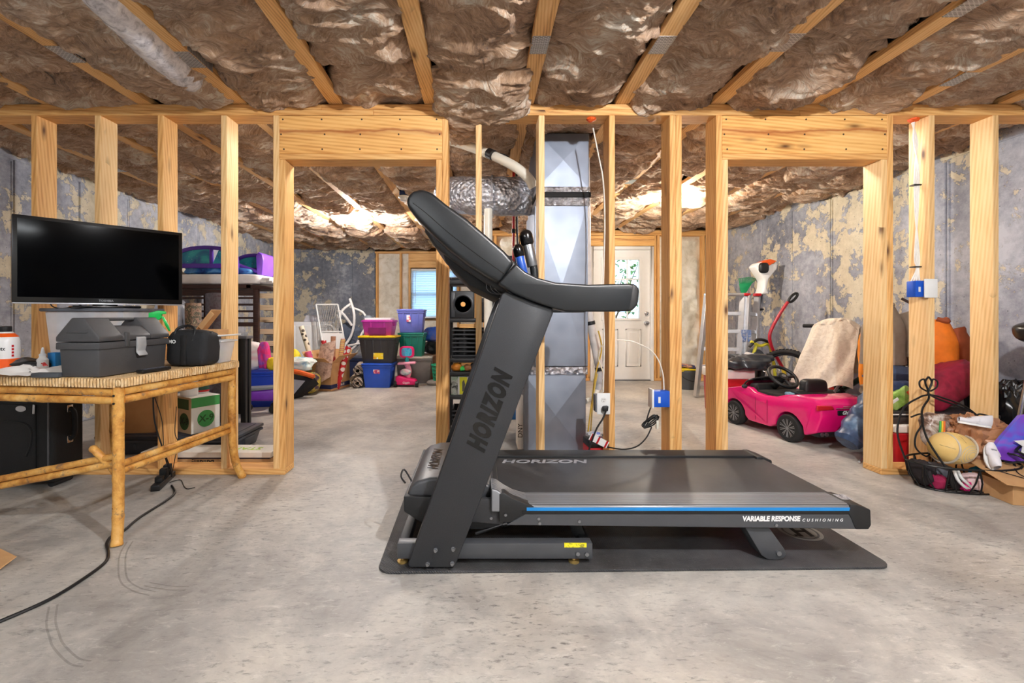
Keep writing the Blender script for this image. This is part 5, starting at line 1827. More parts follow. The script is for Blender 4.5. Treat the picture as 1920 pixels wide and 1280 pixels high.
# ------------------------------------------------------------------ wrapping paper box and neighbours
wb = carton('wrapping_paper_box', 'open moving box full of wrapping paper rolls', .36, .48, .37, (-2.10, 6.33, 0), R(-14), (150, 118, 120, 140))
M_NAVY = mk((36, 46, 92), .5, var=.05)
MB().box(-.181, .181, -.2412, -.239, .03, .085).build('print_band', M_NAVY, wb, smooth=False)
MB().box(.179, .1812, -.241, .241, .03, .085).build('print_band', M_NAVY, wb, smooth=False)
MB().prism([(-.05, .12), (.05, .12), (.05, .18), (0, .225), (-.05, .18)], -.2412, -.239).build('house_emblem', M_NAVY, wb, smooth=False)
text('24x18x18', .045, M_WHITE, wb, wm(wb) @ face_M((.1815, 0, .057), (0, 1, 0), (0, 0, 1)), 'lettering', bold=.001)
text("LOWE'S", .026, M_CARD, wb, wm(wb) @ face_M((0, -.2416, .15), (1, 0, 0), (0, 0, 1)), 'emblem_lettering', bold=.001)


def paper_roll(label, p0, p1, r, mat):
    p0, p1 = Vector(p0), Vector(p1)
    M = Matrix.Translation(p0) @ (p1 - p0).to_track_quat('Z', 'Y').to_matrix().to_4x4()
    L = (p1 - p0).length
    t = thing('paper_roll', label, 'wrapping paper', p0, 0, 'wrapping paper rolls')
    MB().lathe([(r * .75, 0), (r, 0), (r, L), (r * .78, L), (r * .78, L - .05)], 20, M).build('paper', mat, t, world=True)
    MB().lathe([(r * .6, .0), (r * .72, 0), (r * .72, L - .004), (r * .6, L - .004), (r * .6, L - .05)], 16, M).build('core', mk((140, 92, 60), .8), t, world=True)


rolls = [('paper roll with brown star print standing in the box', (-2.22, 6.32, .01), (-2.50, 6.36, .86), .035, dots('star_paper', (222, 212, 190), (70, 60, 50), 14, .3)),
         ('red damask paper roll standing in the box', (-2.14, 6.36, .01), (-2.20, 6.40, .66), .036, dots('red_paper', (190, 30, 40), (236, 220, 216), 22, .28)),
         ('tan paper roll standing in the box', (-2.06, 6.32, .01), (-2.05, 6.36, .72), .034, mottle('tan_paper', [(150, 100, 76), (190, 140, 112)], 12)),
         ('striped yellow and green paper roll in the box', (-2.00, 6.34, .01), (-1.93, 6.42, .68), .034, stripes('gift_stripes', [(230, 200, 60), (60, 150, 110), (236, 236, 226), (210, 60, 60)], 12, 'Z')),
         ('red paper roll with large white dots in the box', (-1.97, 6.24, .01), (-1.82, 6.30, .58), .04, dots('dot_paper', (200, 30, 44), (244, 240, 236), 12, .38, rnd=.2)),
         ('pink paper roll leaning in the box', (-2.20, 6.22, .01), (-2.34, 6.18, .52), .042, mk((226, 96, 150), .4)),
         ('dark red paper roll low in the box', (-2.02, 6.22, .01), (-1.99, 6.16, .45), .034, mk((140, 26, 34), .4))]
for r_ in rolls:
    paper_roll(*r_)
fn_ = lambda u, v_: (-2.13 + .20 * u - .05 * v_ - .06 * (1 - u) * v_, 6.03 - .03 * math.sin(3 * u) + .06 * (1 - v_), .62 - .50 * v_ + .06 * u * (1 - v_) + .16 * (u - .5) * v_)
o = sheet(fn_, 10, 12, mottle('wood_grain_paper', [(110, 84, 76), (196, 164, 146), (214, 188, 170)], 16, .6, 5, .05), 'loose_paper_sheet', thick=.003)
recentre(o, (-2.05, 6.05, .14))
tag(o, 'loose sheet of wood-print paper hanging over the box edge', 'wrapping paper')
lump('green_bow', 'bright green ribbon bow among the paper rolls', 'bow', (-2.11, 6.22, .44), (.085, .06, .05), mk((90, 190, 30), .4), seed=7, amp=.4, freq=4)

# white drying rack, white cabinet
dr_ = thing('drying_rack', 'white wire folding rack leaning behind the wrapping paper', 'rack', (-2.42, 7.35, 0))
fl = lambda u, v_: Vector((-2.72 + .36 * u + .32 * (1 - v_), 7.55 - .35 * (1 - v_), .02 + 1.17 * v_))
fr_ = MB()
for a, b in (((0, 0), (0, 1)), ((1, 0), (1, 1)), ((0, 1), (1, 1)), ((0, .02), (1, .02)), ((0, .62), (1, .62))):
    fr_.tube([fl(*a), fl(*b)], .013, 8)
fr_.build('frame', M_WHITE, dr_, world=True)
wr_ = MB()
for k in range(1, 12):
    wr_.tube([fl(k / 12, .62), fl(k / 12, 1)], .0055, 5)
for k in range(1, 7):
    wr_.tube([fl(0, .62 + .06 * k), fl(1, .62 + .06 * k)], .004, 5)
wr_.build('wire_grid', mk((150, 148, 146), .5), dr_, world=True)
MB().add([fl(.03, .05), fl(.97, .05), fl(.97, .6), fl(.03, .6)], [(0, 1, 2, 3)]).build('white_panel', M_WHITE, dr_, world=True, thick=.006)
cbn = thing('white_cabinet', 'white plastic cabinet standing against the concrete corner', 'cabinet', (-3.0, 7.95, 0))
MB().box(-.45, .40, -.2, .2, 0, .90).build('body', mk((238, 238, 240), .4, var=.02), cbn, bevel=.012)
for k in range(3):
    MB().box(-.40 + .27 * k, -.15 + .27 * k, -.212, -.19, .06, .84).build('door_panel', M_WHITE, cbn, bevel=.008)
MB().prism([(-.05, .9), (.25, .9), (.2, 1.0), (.0, 1.02)], -.12, .12).build('top_cap', mk((196, 196, 204), .4), cbn, bevel=.02)

# baby swing: white tubes and grey seat
sw = thing('baby_swing', 'folded baby swing of white tubes with grey seat', 'baby swing', (-2.2, 7.6, 0))
Yb = 7.55
for pts in ([(600, 690), (640, 655), (660, 625), (664, 590), (656, 560)], [(610, 680), (632, 620), (640, 585), (660, 568)], [(656, 575), (680, 585), (688, 600)], [(640, 665), (665, 650), (682, 620), (700, 600)],
            [(612, 640), (608, 616), (622, 612), (645, 640)], [(640, 610), (630, 588), (640, 585), (660, 610)], [(648, 690), (668, 660), (690, 640)], [(652, 648), (690, 640), (700, 630)]):
    MB().tube(catmull([P(px, py, Yb + .05 * math.sin(px)) for px, py in pts], 6), .022 if len(pts) > 3 else .018, 10).build('frame_tube', mk((232, 230, 228), .4, var=.04), sw, world=True)
lump('seat', '', '', P(655, 630, Yb + .15) - Vector((-2.2, 7.6, 0)), (.20, .10, .20), mottle('swing_seat', [(58, 66, 84), (84, 94, 112), (40, 46, 70)], 7, .8, 2, .3), seed=3, amp=.12, e=.7, parent=sw, rot=(0, .6, 0))
MB().ball(P(690, 596, Yb), (.075, .05, .05), 14, 8).build('swing_motor', mk((130, 140, 150), .4), sw, world=True)
MB().box(-2.55, -1.85, Yb - .25, Yb - .21, .02, .05).build('foot_bar', mk((226, 226, 228), .4), sw, world=True, bevel=.01)
MB().tube([P(600, 690, Yb), (-2.5, Yb - .23, .035)], .02, 8).build('frame_tube', M_WHITE, sw, world=True)
for pts, lab in (([(662, 722), (676, 700)], 'rolled'),):
    pass
M_STRI = stripes('striped_rug', [(220, 206, 190), (120, 96, 84), (200, 186, 170), (84, 72, 68)], 9, 'DIAGONAL', 1.0, .95)
rolled_rug('rolled striped rug lying behind the bright blue tote', (-1.70, 6.30, .075), (-1.85, 7.05, .075), .075, M_STRI)
rolled_rug('rolled striped rug lying on top of another roll', (-1.72, 6.40, .235), (-1.86, 7.1, .225), .075, M_STRI)
rolled_rug('rolled tan rug beside the moving box', (-1.845, 6.62, .07), (-1.90, 7.0, .07), .065, mk((180, 158, 132), .95, bump=.4))

# bags in front, left of the box
yb_ = G(552, 742)
lump('yellow_bag', 'yellow shopping bag slumped beside the moving box', 'bag', (-2.49, 6.08, .27), (.12, .13, .27), mottle('yellow_bag_print', [(232, 208, 30), (238, 214, 40), (120, 130, 60)], 5, .6, 2, .3), seed=2, amp=.18, base=0)
lump('blue_gift_bag', 'crumpled pale blue and white gift bag on the patterned bag', 'bag', (-2.30, 5.86, .38), (.17, .12, .085), mottle('pale_blue_bag', [(90, 160, 210), (200, 226, 226), (236, 236, 230), (150, 200, 190)], 6, .5, 3, .4), seed=8, amp=.3, base=.30)
lump('patterned_bag', 'dark bag with purple and yellow pattern on the floor', 'bag', (-2.27, 5.88, .15), (.20, .14, .152), mottle('dark_pattern', [(34, 24, 40), (60, 36, 70), (190, 170, 60), (30, 26, 34)], 9, .6, 3, .3), seed=4, amp=.15, base=0)
kt = thing('pop_up_tent', 'folded orange, black and grey pop-up cone on the floor', 'tent', (-2.26, 5.60, 0), R(-15))
MB().add([(-.20, 0, .30), (.22, .05, .25), (.02, -.10, 0), (-.22, .08, .22), (.24, .12, .16), (.05, .06, 0.002)], [(0, 1, 2), (3, 5, 4), (0, 3, 4, 1), (0, 2, 5, 3), (1, 4, 5, 2)]).build('body', M_BLACKM, kt, bevel=.006)
MB().add([(-.14, -.022, .235), (.12, .006, .21), (.01, -.098, .03)], [(0, 1, 2)]).build('grey_panel', mk((170, 170, 172), .5), kt, thick=.006, smooth=False)
MB().tube(catmull([(-.2, -.01, .30), (0, -.005, .32), (.22, .04, .26)], 6), .03, 8).build('orange_band', mk((222, 96, 24), .6), kt)

# ------------------------------------------------------------------ black plastic shelf unit behind the partition
SY = 4.05
sx0, sx1 = -.285, .125
sh = thing('shelf_unit', 'black plastic shelving unit behind the partition', 'shelf', ((sx0 + sx1) / 2, SY, 0))
lev = [.30, .50, .615, .955, 1.28]
for z in lev:
    MB().box(sx0, sx1, SY - .18, SY + .18, z, z + .035).build('shelf_board', M_BLACK, sh, world=True, bevel=.006)
for x in (sx0 + .02, sx1 - .02):
    for y in (SY - .16, SY + .16):
        MB().cyl((x, y, 0), (x, y, 1.34), .016, n=10).build('post', M_BLACK, sh, world=True)
# slatted crates on the shelves
def slat_crate(label, z0, z1, lev_z):
    t = thing('slatted_crate', label, 'crate', ((sx0 + sx1) / 2, SY - .02, lev_z))
    x0, x1 = sx0 + .045, sx1 - .045
    b = MB()
    b.box(x0, x1, SY - .13, SY + .11, z0, z0 + .012)
    b.box(x0, x1, SY + .10, SY + .11, z0, z1).box(x0, x0 + .01, SY - .13, SY + .11, z0, z1).box(x1 - .01, x1, SY - .13, SY + .11, z0, z1)
    b.build('crate_body', M_BLACKM, t, world=True, smooth=False)
    n = max(3, int((z1 - z0) / .034))
    for k in range(n):
        z = z0 + (z1 - z0) * (k + .5) / n
        MB().box(x0, x1, SY - .142, SY - .128, z - .007, z + .007).build('slat', mk((46, 47, 50), .5), t, world=True, bevel=.002, seg=1)
    for u in (0, .33, .66, 1):
        x = x0 + (x1 - x0) * u
        MB().box(x - .006, x + .006, SY - .132, SY - .12, z0, z1).build('upright', M_BLACKM, t, world=True, smooth=False)


slat_crate('black slatted crate on the upper shelf under the wooden box', .6505, .905, .6505)
slat_crate('black slatted crate at the bottom of the shelf unit', .0005, .21, .0005)
spk = thing('loudspeaker', 'black loudspeaker with orange cone on the shelf unit', 'loudspeaker', (-.17, SY - .06, .9905))
MB().box(-.10, .12, -.09, .12, 0, .235).build('cabinet', M_BLACK, spk, bevel=.008)
Mf = Matrix.Translation((.025, -.09, .12)) @ Matrix.Rotation(R(90), 4, 'X')
MB().lathe([(.088, 0), (.09, .006), (.078, .008), (.07, .0), (.04, -.012), (.0, -.014)], 28, Mf).build('driver', mk((40, 42, 46), .4), spk)
MB().lathe([(.026, -.012), (.02, .002), (0, .004)], 20, Mf).build('orange_cone', mk((226, 168, 92), .5), spk)
MB().box(-.102, -.045, -.092, -.05, .01, .225).build('side_grille', mk((50, 52, 56), .4), spk, bevel=.004)
s2 = thing('satellite_speaker', 'small black satellite speaker beside the orange-coned loudspeaker', 'loudspeaker', (.05, SY - .03, .9905))
MB().box(-.055, .055, -.07, .08, 0, .21).build('cabinet', M_BLACK, s2, bevel=.006)
for x in (-.025, .02):
    MB().ball((x, -.071, .185), (.012, .006, .012), 12, 8).build('tweeter', mk((224, 210, 184), .4), s2)
MB().box(-.048, .05, -.076, -.065, .02, .14).build('grille', M_BLACKM, s2, bevel=.006)
wbx = thing('wooden_box', 'light wooden box above the slatted crate', 'box', (-.09, SY - .08, .9055))
MB().box(-.09, .08, -.055, .05, .0, .036).build('body', M_PINE_B, wbx, bevel=.003)
wt = thing('top_wood_panel', 'light wooden panel standing on top of the shelf unit', 'wood panel', (-.06, SY + .05, 1.3155))
MB().box(-.12, .12, -.01, .01, 0, .12).build('panel', M_PINE_B, wt, bevel=.003)
gd = thing('game_console', 'flat grey electronics box lying on the shelf unit top', 'electronics', (-.14, SY - .09, 1.3155))
MB().box(-.12, .12, -.06, .06, 0, .028).build('case', mk((60, 64, 74), .3), gd, bevel=.008)
MB().box(-.10, .02, -.062, -.058, .008, .02).build('front_strip', M_GLOSSBLK, gd, smooth=False)
zz = .3355
hb = thing('hardware_package', 'white and green hardware package with yellow tag', 'package', (-.14, SY - .10, zz))
MB().box(-.12, .14, -.05, .05, 0, .155).build('carton', mk((220, 224, 226), .5, var=.04), hb, bevel=.003)
MB().box(-.12, -.05, -.052, -.049, .0, .155).build('green_panel', mottle('green_print', [(60, 140, 70), (200, 206, 200), (40, 50, 44)], 18, .5, 2, 0), hb, smooth=False)
MB().box(-.035, .03, -.0535, -.049, .004, .151).build('yellow_tag', mk((222, 222, 40), .5, var=.04), hb, smooth=False)
MB().prism([(-.012, .03), (.004, .03), (.014, .09), (.002, .13), (-.012, .11)], -.0545, -.053).build('tag_figure', mk((90, 92, 80), .5), hb, smooth=False)
for k, (x, rgb, lab, s_) in enumerate(((-.20, (206, 130, 40), 'orange work glove on the middle shelf', .045), (-.15, (60, 200, 90), 'small green cap on the middle shelf', .026), (-.105, (150, 100, 60), 'tan leather pouch on the middle shelf', .034), (-.03, (34, 36, 40), 'black tool case on the middle shelf', .05))):
    lump('shelf_item', lab, 'tool', (x, SY - .11, .5355 + min(s_ * .8, .034)), (s_, .05, min(s_ * .8, .035)), mk(rgb, .5), seed=k, amp=.15, base=.5355)
# ------------------------------------------------------------------ air handler and sheet metal duct
HX0, HX1, HY0, HY1 = .425, .805, 3.36, 3.95
hv = thing('air_duct', 'tall galvanised sheet metal duct rising to the insulation', 'air duct', ((HX0 + HX1) / 2, (HY0 + HY1) / 2, 0))


def crossbreak(x0, x1, z0, z1, y, d=.016):
    m = MB()
    xm, zm = (x0 + x1) / 2, (z0 + z1) / 2
    m.add([(x0, y, z0), (x1, y, z0), (x1, y, z1), (x0, y, z1), (xm, y - d, zm)], [(0, 1, 4), (1, 2, 4), (2, 3, 4), (3, 0, 4)])
    return m


def duct_box(nm, x0, x1, y0, y1, z0, z1, d=.012):
    o = MB().box(x0, x1, y0, y1, z0, z1).build(nm, M_GALV, hv, world=True, bevel=.003, seg=1, smooth=False)
    crossbreak(x0 + .006, x1 - .006, z0 + .006, z1 - .006, y0 - .0015, d).build('creased_face', M_GALV, o, world=True, smooth=False)
    ym = (y0 + y1) / 2
    MB().add([(x0 - .0015, y0 + .006, z0), (x0 - .0015, y1 - .006, z0), (x0 - .0015, y1 - .006, z1), (x0 - .0015, y0 + .006, z1), (x0 - .0015 - d, ym, (z0 + z1) / 2)], [(0, 1, 4), (1, 2, 4), (2, 3, 4), (3, 0, 4)]).build('creased_side', M_GALV, o, world=True, smooth=False)
    return o


duct_box('plenum', HX0, HX1, HY0, HY1, 1.955, 2.36)
MB().box(HX0 - .006, HX1 + .006, HY0 - .006, HY1 + .006, 1.925, 1.965).build('tape_band', M_FOIL, hv, world=True, bevel=.003)
MB().box(HX0 - .012, HX1 + .014, HY0 - .012, HY1 + .01, 1.885, 1.925).build('flexible_collar', M_BLACKM, hv, world=True, bevel=.008)
MB().box(HX0 - .008, HX1 + .006, HY0 - .006, HY1 + .006, 1.825, 1.885).build('tape_band', M_FOIL, hv, world=True, bevel=.003)
duct_box('casing', HX0 - .02, HX1 - .008, HY0, HY1, .64, 1.825, .016)
MB().box(HX0 - .05, HX1 - .01, HY0 - .006, HY1, .58, .635).build('tape_band', M_FOIL, hv, world=True, bevel=.004)
duct_box('return_box', HX0 - .10, HX1 - .03, HY0 - .03, HY1, .0, .58, .02)
MB().box(HX0 - .145, HX0 - .102, HY0 + .02, HY0 + .2, .02, .42).build('filter_rack', M_WHITE, hv, world=True, bevel=.004)
text('DNY', .05, M_INK, hv, face_M((HX0 - .125, HY0 + .0195, .16), (0, 0, 1), (-1, 0, 0)), 'filter_lettering')

# insulated round branch duct and foil flex run
fd = thing('flex_duct', 'silver foil insulated branch duct feeding the sheet metal duct', 'air duct', (.2, 3.7, 1.8))
pth = catmull([(HX0 - .01, 3.72, 1.99), (.25, 3.70, 1.98), (.05, 3.72, 1.99), (-.13, 3.85, 2.03), (-.24, 4.1, 2.10), (-.30, 4.5, 2.2)], 8)
m = MB()
n = len(pth)
m.tube(pth, [.155 * (1 + .02 * math.sin(k * 1.3)) for k in range(n)], 28)
m.build('foil_sleeve', M_FOIL, fd, world=True)
MB().lathe([(.165, -.012), (.172, 0), (.165, .012)], 28, Matrix.Translation((.10, 3.71, 1.983)) @ Matrix.Rotation(R(90), 4, 'Y')).build('foil_collar', M_FOIL, fd, world=True)
# foil flex between two joists in the front room
ff = thing('foil_flex_duct', 'silver foil flexible duct between the joists above the television', 'air duct', (-1.62, 2.1, 2.34))
pth = catmull([(-1.62, 1.65, 2.47), (-1.625, 1.95, 2.41), (-1.645, 2.25, 2.382), (-1.665, 2.5, 2.38), (-1.69, 2.70, 2.42)], 10)
m = MB().tube(pth, [.088 * (1 + .025 * math.sin(k * 1.9)) * (1 if k < len(pth) - 5 else .95) for k in range(len(pth))], 24)
m.build('foil_sleeve', mottle('silver_film', [(150, 148, 156), (226, 224, 230), (252, 250, 252)], 24, .18, 6, 1.0), ff, world=True)

# ------------------------------------------------------------------ pipes and cables
vp = thing('vent_pipe', 'white plastic vent pipe with black bands crossing above the foil duct', 'pipe', (.2, 3.45, 2.0))
pts = [P(840, 262, 3.5), P(872, 272, 3.45), P(925, 292, 3.3), P(965, 312, 3.2), P(990, 333, 3.18), P(1000, 350, 3.2)]
MB().tube(catmull(pts, 8), .034, 16).build('pipe', M_PVC, vp, world=True)
for a in (916, 937):
    c0 = P(a, 287 + (a - 916) * .42, 3.31)
    c1 = P(a + 9, 291 + (a - 916) * .42, 3.28)
    MB().cyl(c0, c1, .037, n=18).build('black_band', M_BLACK, vp, world=True)
dp = MB().cyl((.065, 3.62, 0), (.065, 3.62, 1.86), .034, n=18).build('drain_pipe', M_PVC)
recentre(tag(dp, 'vertical white drain pipe under the foil branch duct', 'pipe'), (.065, 3.62, 0))
rp = thing('water_lines', 'red and grey water lines dropping from the joists', 'pipe', (.33, 4.3, 1.35))
MB().tube([(.315, 4.3, 1.35), (.318, 4.3, 2.40)], .0125, 10).build('red_line', M_REDP, rp, world=True)
MB().tube(catmull([(.335, 4.3, 1.33), (.36, 4.3, 1.6), (.35, 4.3, 1.8), (.345, 4.3, 2.40)], 5), .011, 10).build('grey_line', mk((70, 74, 80), .4), rp, world=True)
MB().cyl((.317, 4.3, 1.79), (.317, 4.3, 1.83), .018, n=12).build('black_coupling', M_BLACK, rp, world=True)
wt_ = thing('water_tank', 'blue water treatment tank behind the treadmill console', 'tank', (.32, 4.55, 0))
MB().lathe([(.12, 0), (.125, .01), (.125, 1.40), (.11, 1.47), (.07, 1.52), (.05, 1.53)], 28).build('vessel', mk((40, 116, 186), .35, var=.05), wt_)
MB().lathe([(.126, 1.36), (.1275, 1.36), (.1275, 1.42), (.126, 1.42)], 28).build('paper_label', M_PAPER, wt_)
MB().box(-.08, .08, -.09, .07, 1.53, 1.60).build('control_head', mk((60, 70, 86), .4), wt_, bevel=.012)

sp2 = thing('sloped_drain', 'grey white drain pipe with black couplings beside the duct', 'pipe', (.95, 3.6, .3))
a, b = P(1102, 580, 3.72), P(1124, 690, 3.72)
MB().tube([a, b], .034, 16).build('pipe', mk((214, 208, 204), .4), sp2, world=True)
MB().tube([a, (a.x - .02, a.y, 2.3)], .034, 16).build('pipe', mk((214, 208, 204), .4), sp2, world=True)
for u in (.20, .98):
    c0 = a.lerp(b, u)
    MB().cyl(c0, c0 + (b - a).normalized() * .03, .038, n=16).build('black_coupling', M_BLACK, sp2, world=True)
MB().tube([b, P(1122, 730, 3.72)], .028, 14).build('pipe', mk((190, 190, 192), .4), sp2, world=True)
MB().tube(catmull([P(1122, 728, 3.72), P(1112, 745, 3.70), P(1098, 752, 3.66)], 6), .022, 12).build('pipe', M_PVC, sp2, world=True)

wires = [('yellow cable looping down beside the duct', (206, 168, 60), [(1122, 620, 3.6), (1128, 655, 3.6), (1117, 700, 3.6), (1110, 750, 3.58), (1100, 830, 3.55)], .006),
         ('cream cable looping down beside the duct', (226, 216, 188), [(1136, 640, 3.3), (1124, 655, 3.35), (1123, 675, 3.4), (1133, 705, 3.3), (1130, 730, 3.2)], .005),
         ('white cable hanging from the plate along the middle stud', (232, 226, 214), [(1112, 240, 2.96), (1122, 290, 2.95), (1131, 340, 2.94), (1134, 420, 2.94), (1131, 560, 2.94), (1133, 640, 2.94), (1131, 735, 2.94)], .0045),
         ('white cable arching from the middle stud to the double stud', (232, 226, 214), [(1156, 637, 2.96), (1185, 640, 2.97), (1215, 653, 2.97), (1233, 672, 2.96), (1243, 702, 2.95), (1245, 735, 2.94)], .0045),
         ('yellow cable dropping past the outlet box', (214, 182, 84), [(1120, 700, 3.4), (1113, 740, 3.4), (1108, 800, 3.38), (1106, 832, 3.36)], .005)]
for lab, rgb, pp, r_ in wires:
    o = MB().tube(catmull([P(*q_) for q_ in pp], 7), r_, 7).build('electric_cable', mk(rgb, .45))
    recentre(o, P(*pp[-1]))
    tag(o, lab, 'cable')

# outlet box with plug on the middle stud, blue box on the double stud, blue box with wires on the right
ob = thing('wall_outlet', 'white duplex outlet with a black plug on the middle stud', 'outlet', P(1131, 756, 2.90))
ob.location.y = Y0
xo, zo = ob.location.x, ob.location.z
MB().box(xo - .05, xo - .002, Y0 - .005, Y0 + .055, zo - .055, zo + .055).build('box', mk((120, 124, 130), .5), ob, world=True, bevel=.003)
MB().box(xo - .042, xo + .042, Y0 - .012, Y0 - .005, zo - .068, zo + .068).build('cover_plate', M_WHITE, ob, world=True, bevel=.003)
MB().lathe([(.017, 0), (.0165, .003), (0, .003)], 20, Matrix.Translation((xo, Y0 - .012, zo + .024)) @ Matrix.Rotation(R(90), 4, 'X')).build('socket_face', M_PAPER, ob, world=True)
for dx, dz in ((-.006, .028), (.006, .028), (0, .016)):
    MB().cbox((xo + dx, Y0 - .0155, zo + dz), (.0025, .002, .008)).build('socket_slot', M_INK, ob, world=True, smooth=False)
MB().prism([(-.016, -.042), (.014, -.042), (.018, -.01), (-.012, -.012), (-.022, -.03)], Y0 - .045, Y0 - .012, 'y', Matrix.Translation((xo + .005, 0, zo))).build('plug', M_BLACK, ob, world=True, bevel=.004)
cpts = [Vector((xo + .012, Y0 - .03, zo - .035)), P(1130, 785, 2.86), P(1118, 805, 2.85), P(1106, 838, 2.84), P(1098, 870, 2.82)]
o = MB().tube(catmull(cpts, 7), .0055, 8).build('appliance_cord', M_BLACK)
recentre(o, cpts[-1])
tag(o, 'black cord hanging from the plug behind the treadmill', 'cord')
M_BOXB = mk((20, 84, 196), .4, var=.05)
b1 = thing('switch_box', 'blue plastic switch box with dangling cord on the double stud', 'electrical box', (fx(1256) - .001, Y0 + .02, 0))
b1.location.z = P(1230, 747, 2.92).z
bx0, zb1 = fx(1256), b1.location.z
MB().box(bx0 - .105, bx0 - .0005, Y0 - .002, Y0 + .062, zb1 - .052, zb1 + .052).build('box', M_BOXB, b1, world=True, bevel=.004)
MB().box(bx0 - .115, bx0 - .102, Y0 - .006, Y0 + .066, zb1 - .058, zb1 + .062).build('cover_plate', M_WHITE, b1, world=True, bevel=.002)
MB().box(bx0 - .075, bx0 - .06, Y0 - .0035, Y0 - .001, zb1 - .025, zb1 + .015).build('label', M_PAPER, b1, world=True, smooth=False)
dl = thing('dangling_cord', 'bundled black appliance cord hanging below the blue switch box', 'cord', P(1220, 790, 2.93))
pts = [Vector((bx0 - .108, Y0 + .03, zb1 - .05)), P(1215, 778, 2.93), P(1212, 790, 2.93)]
m = MB().tube(catmull(pts, 6), .0045, 7)
m.build('upper_lead', M_BLACK, dl, world=True)
for k in range(4):
    c_k = P(1217 + k * 2, 789 + (k % 2) * 2, 2.92 + .004 * k)
    lp = [(c_k.x + .055 * math.cos(a) * math.cos(.7) - .016 * math.sin(a) * math.sin(.7), c_k.y + .006 * math.sin(3 * a + k), c_k.z + .055 * math.cos(a) * math.sin(.7) + .016 * math.sin(a) * math.cos(.7)) for a in [2 * math.pi * q_ / 20 for q_ in range(20)]]
    MB().tube(lp, .0045, 6, closed=True).build('coil', M_BLACK, dl, world=True)
MB().tube(catmull([P(1222, 800, 2.93), P(1212, 820, 2.92), P(1195, 836, 2.9), P(1170, 842, 2.9), P(1140, 838, 2.9), P(1120, 836, 2.9)], 6), .0045, 7).build('lower_lead', M_BLACK, dl, world=True)
MB().box(P(1232, 800, 2.93).x - .007, P(1232, 800, 2.93).x + .007, 2.92, 2.94, P(1232, 800, 2.93).z - .012, P(1232, 788, 2.93).z).build('tag', M_PVC, dl, world=True, bevel=.002)
b2 = thing('junction_box', 'blue plastic box with white cover plate on the stud beside the right doorway', 'electrical box', (fx(1742) + .0, Y0, P(1727, 541, 2.9).z))
xr, zr2 = fx(1742), b2.location.z
MB().box(xr - .075, xr - .0005, Y0 + .01, Y0 + .075, zr2 - .052, zr2 + .052).build('box', M_BOXB, b2, world=True, bevel=.004)
MB().box(xr - .035, xr + .048, Y0 - .008, Y0 - .001, zr2 - .058, zr2 + .062).build('cover_plate', M_WHITE, b2, world=True, bevel=.002)
MB().box(xr - .058, xr - .045, Y0 + .0085, Y0 + .0105, zr2 - .02, zr2 + .012).build('label', M_PAPER, b2, world=True, smooth=False)
wb2 = thing('cable_bundle', 'bundle of white cables running down the stud to the blue box', 'cable', (xr - .03, Y0 + .06, zr2 + .05))
for k in range(4):
    MB().tube(catmull([(xr - .045 - .004 * k, Y0 + .05 + .005 * k, 2.292), (xr - .05 + .007 * k, Y0 + .05, 2.15), (xr - .022 - .004 * k, Y0 + .045 + .005 * k, 1.95), (xr - .028 - .006 * k, Y0 + .045, 1.7), (xr - .034 + .006 * (k - 1.5) * 1.6, Y0 + .045, 1.4), (xr - .03 + .004 * (k - 1.5), Y0 + .045, 1.32), (xr - .045 + .018 * (k - 1.5), Y0 + .045, zr2 + .05)], 6), .0045, 6).build('cable', mk((236, 232, 224), .45), wb2, world=True)
for z in (1.86, 1.33):
    MB().box(xr - .06, xr - .012, Y0 + .035, Y0 + .07, z - .004, z + .004).build('cable_staple', M_BLACK, wb2, world=True, smooth=False)
for nm, x, lab in (('seal', xr - .045, 'orange fire caulk round the cable hole in the top plate'), ('seal', fx(1112), 'dab of orange fire caulk on the top plate by the duct')):
    o = MB().ball((x, Y0 + .055 if x > 1 else Y0 + .05, 2.287), (.032, .03, .016), 14, 8, fn=lambda d: 1 + .25 * N1(d.x * 3, d.y * 3, d.z * 3)).build('fire_caulk', mk((236, 96, 30), .6, var=.1))
    recentre(o, (x, Y0 + .05, 2.287))
    tag(o, lab, 'sealant')
lb = thing('ceiling_lamp_holder', 'white round lamp holder with blue box on the joist', 'lamp holder', P(757, 366, 5.0))
lb.location.z = 2.30
q0 = lb.location
MB().lathe([(.05, 0), (.058, .008), (.058, .022), (.04, .03)], 24).build('rim', M_PVC, lb)
MB().lathe([(.03, -.03), (.035, -.028), (.035, 0), (.03, .002)], 20).build('holder', M_WHITE, lb)
MB().cyl((0, 0, .028), (0, 0, .12), .05, n=16).build('blue_box', mk((24, 50, 96), .5), lb)

# things at the foot of the duct
rc = thing('red_tool_case', 'red and black case behind the treadmill at the foot of the duct', 'case', (.80, 3.13, 0), R(5))
MB().box(-.07, .09, -.06, .08, 0, .12).build('case', M_REDP, rc, bevel=.006)
MB().box(-.07, .09, -.06, .08, .121, .17).build('black_lid', M_BLACK, rc, bevel=.008)
wn = lump('wire_tangle', 'small tangle of blue wire connectors on the red case', 'wires', (.80, 3.12, .19), (.05, .05, .022), mottle('connectors', [(40, 90, 190), (214, 216, 220), (60, 60, 64)], 30, .5, 2, .3), seed=3, amp=.4, base=.171)
p0 = P(1123, 826, 2.86)
lt2 = thing('warning_tag', 'white warning tag with red stripes hanging on the cord', 'tag', (p0.x, p0.y, p0.z))
Mt = Matrix.Rotation(R(27), 4, 'Y')
MB().box(-.062, .062, -.001, .001, -.022, .022, Mt).build('card', M_PAPER, lt2, smooth=False)
for dx in (-.05, -.005, .05):
    MB().box(dx - .006, dx + .006, -.0016, .0016, -.0222, .0222, Mt).build('red_stripe', M_REDP, lt2, smooth=False)
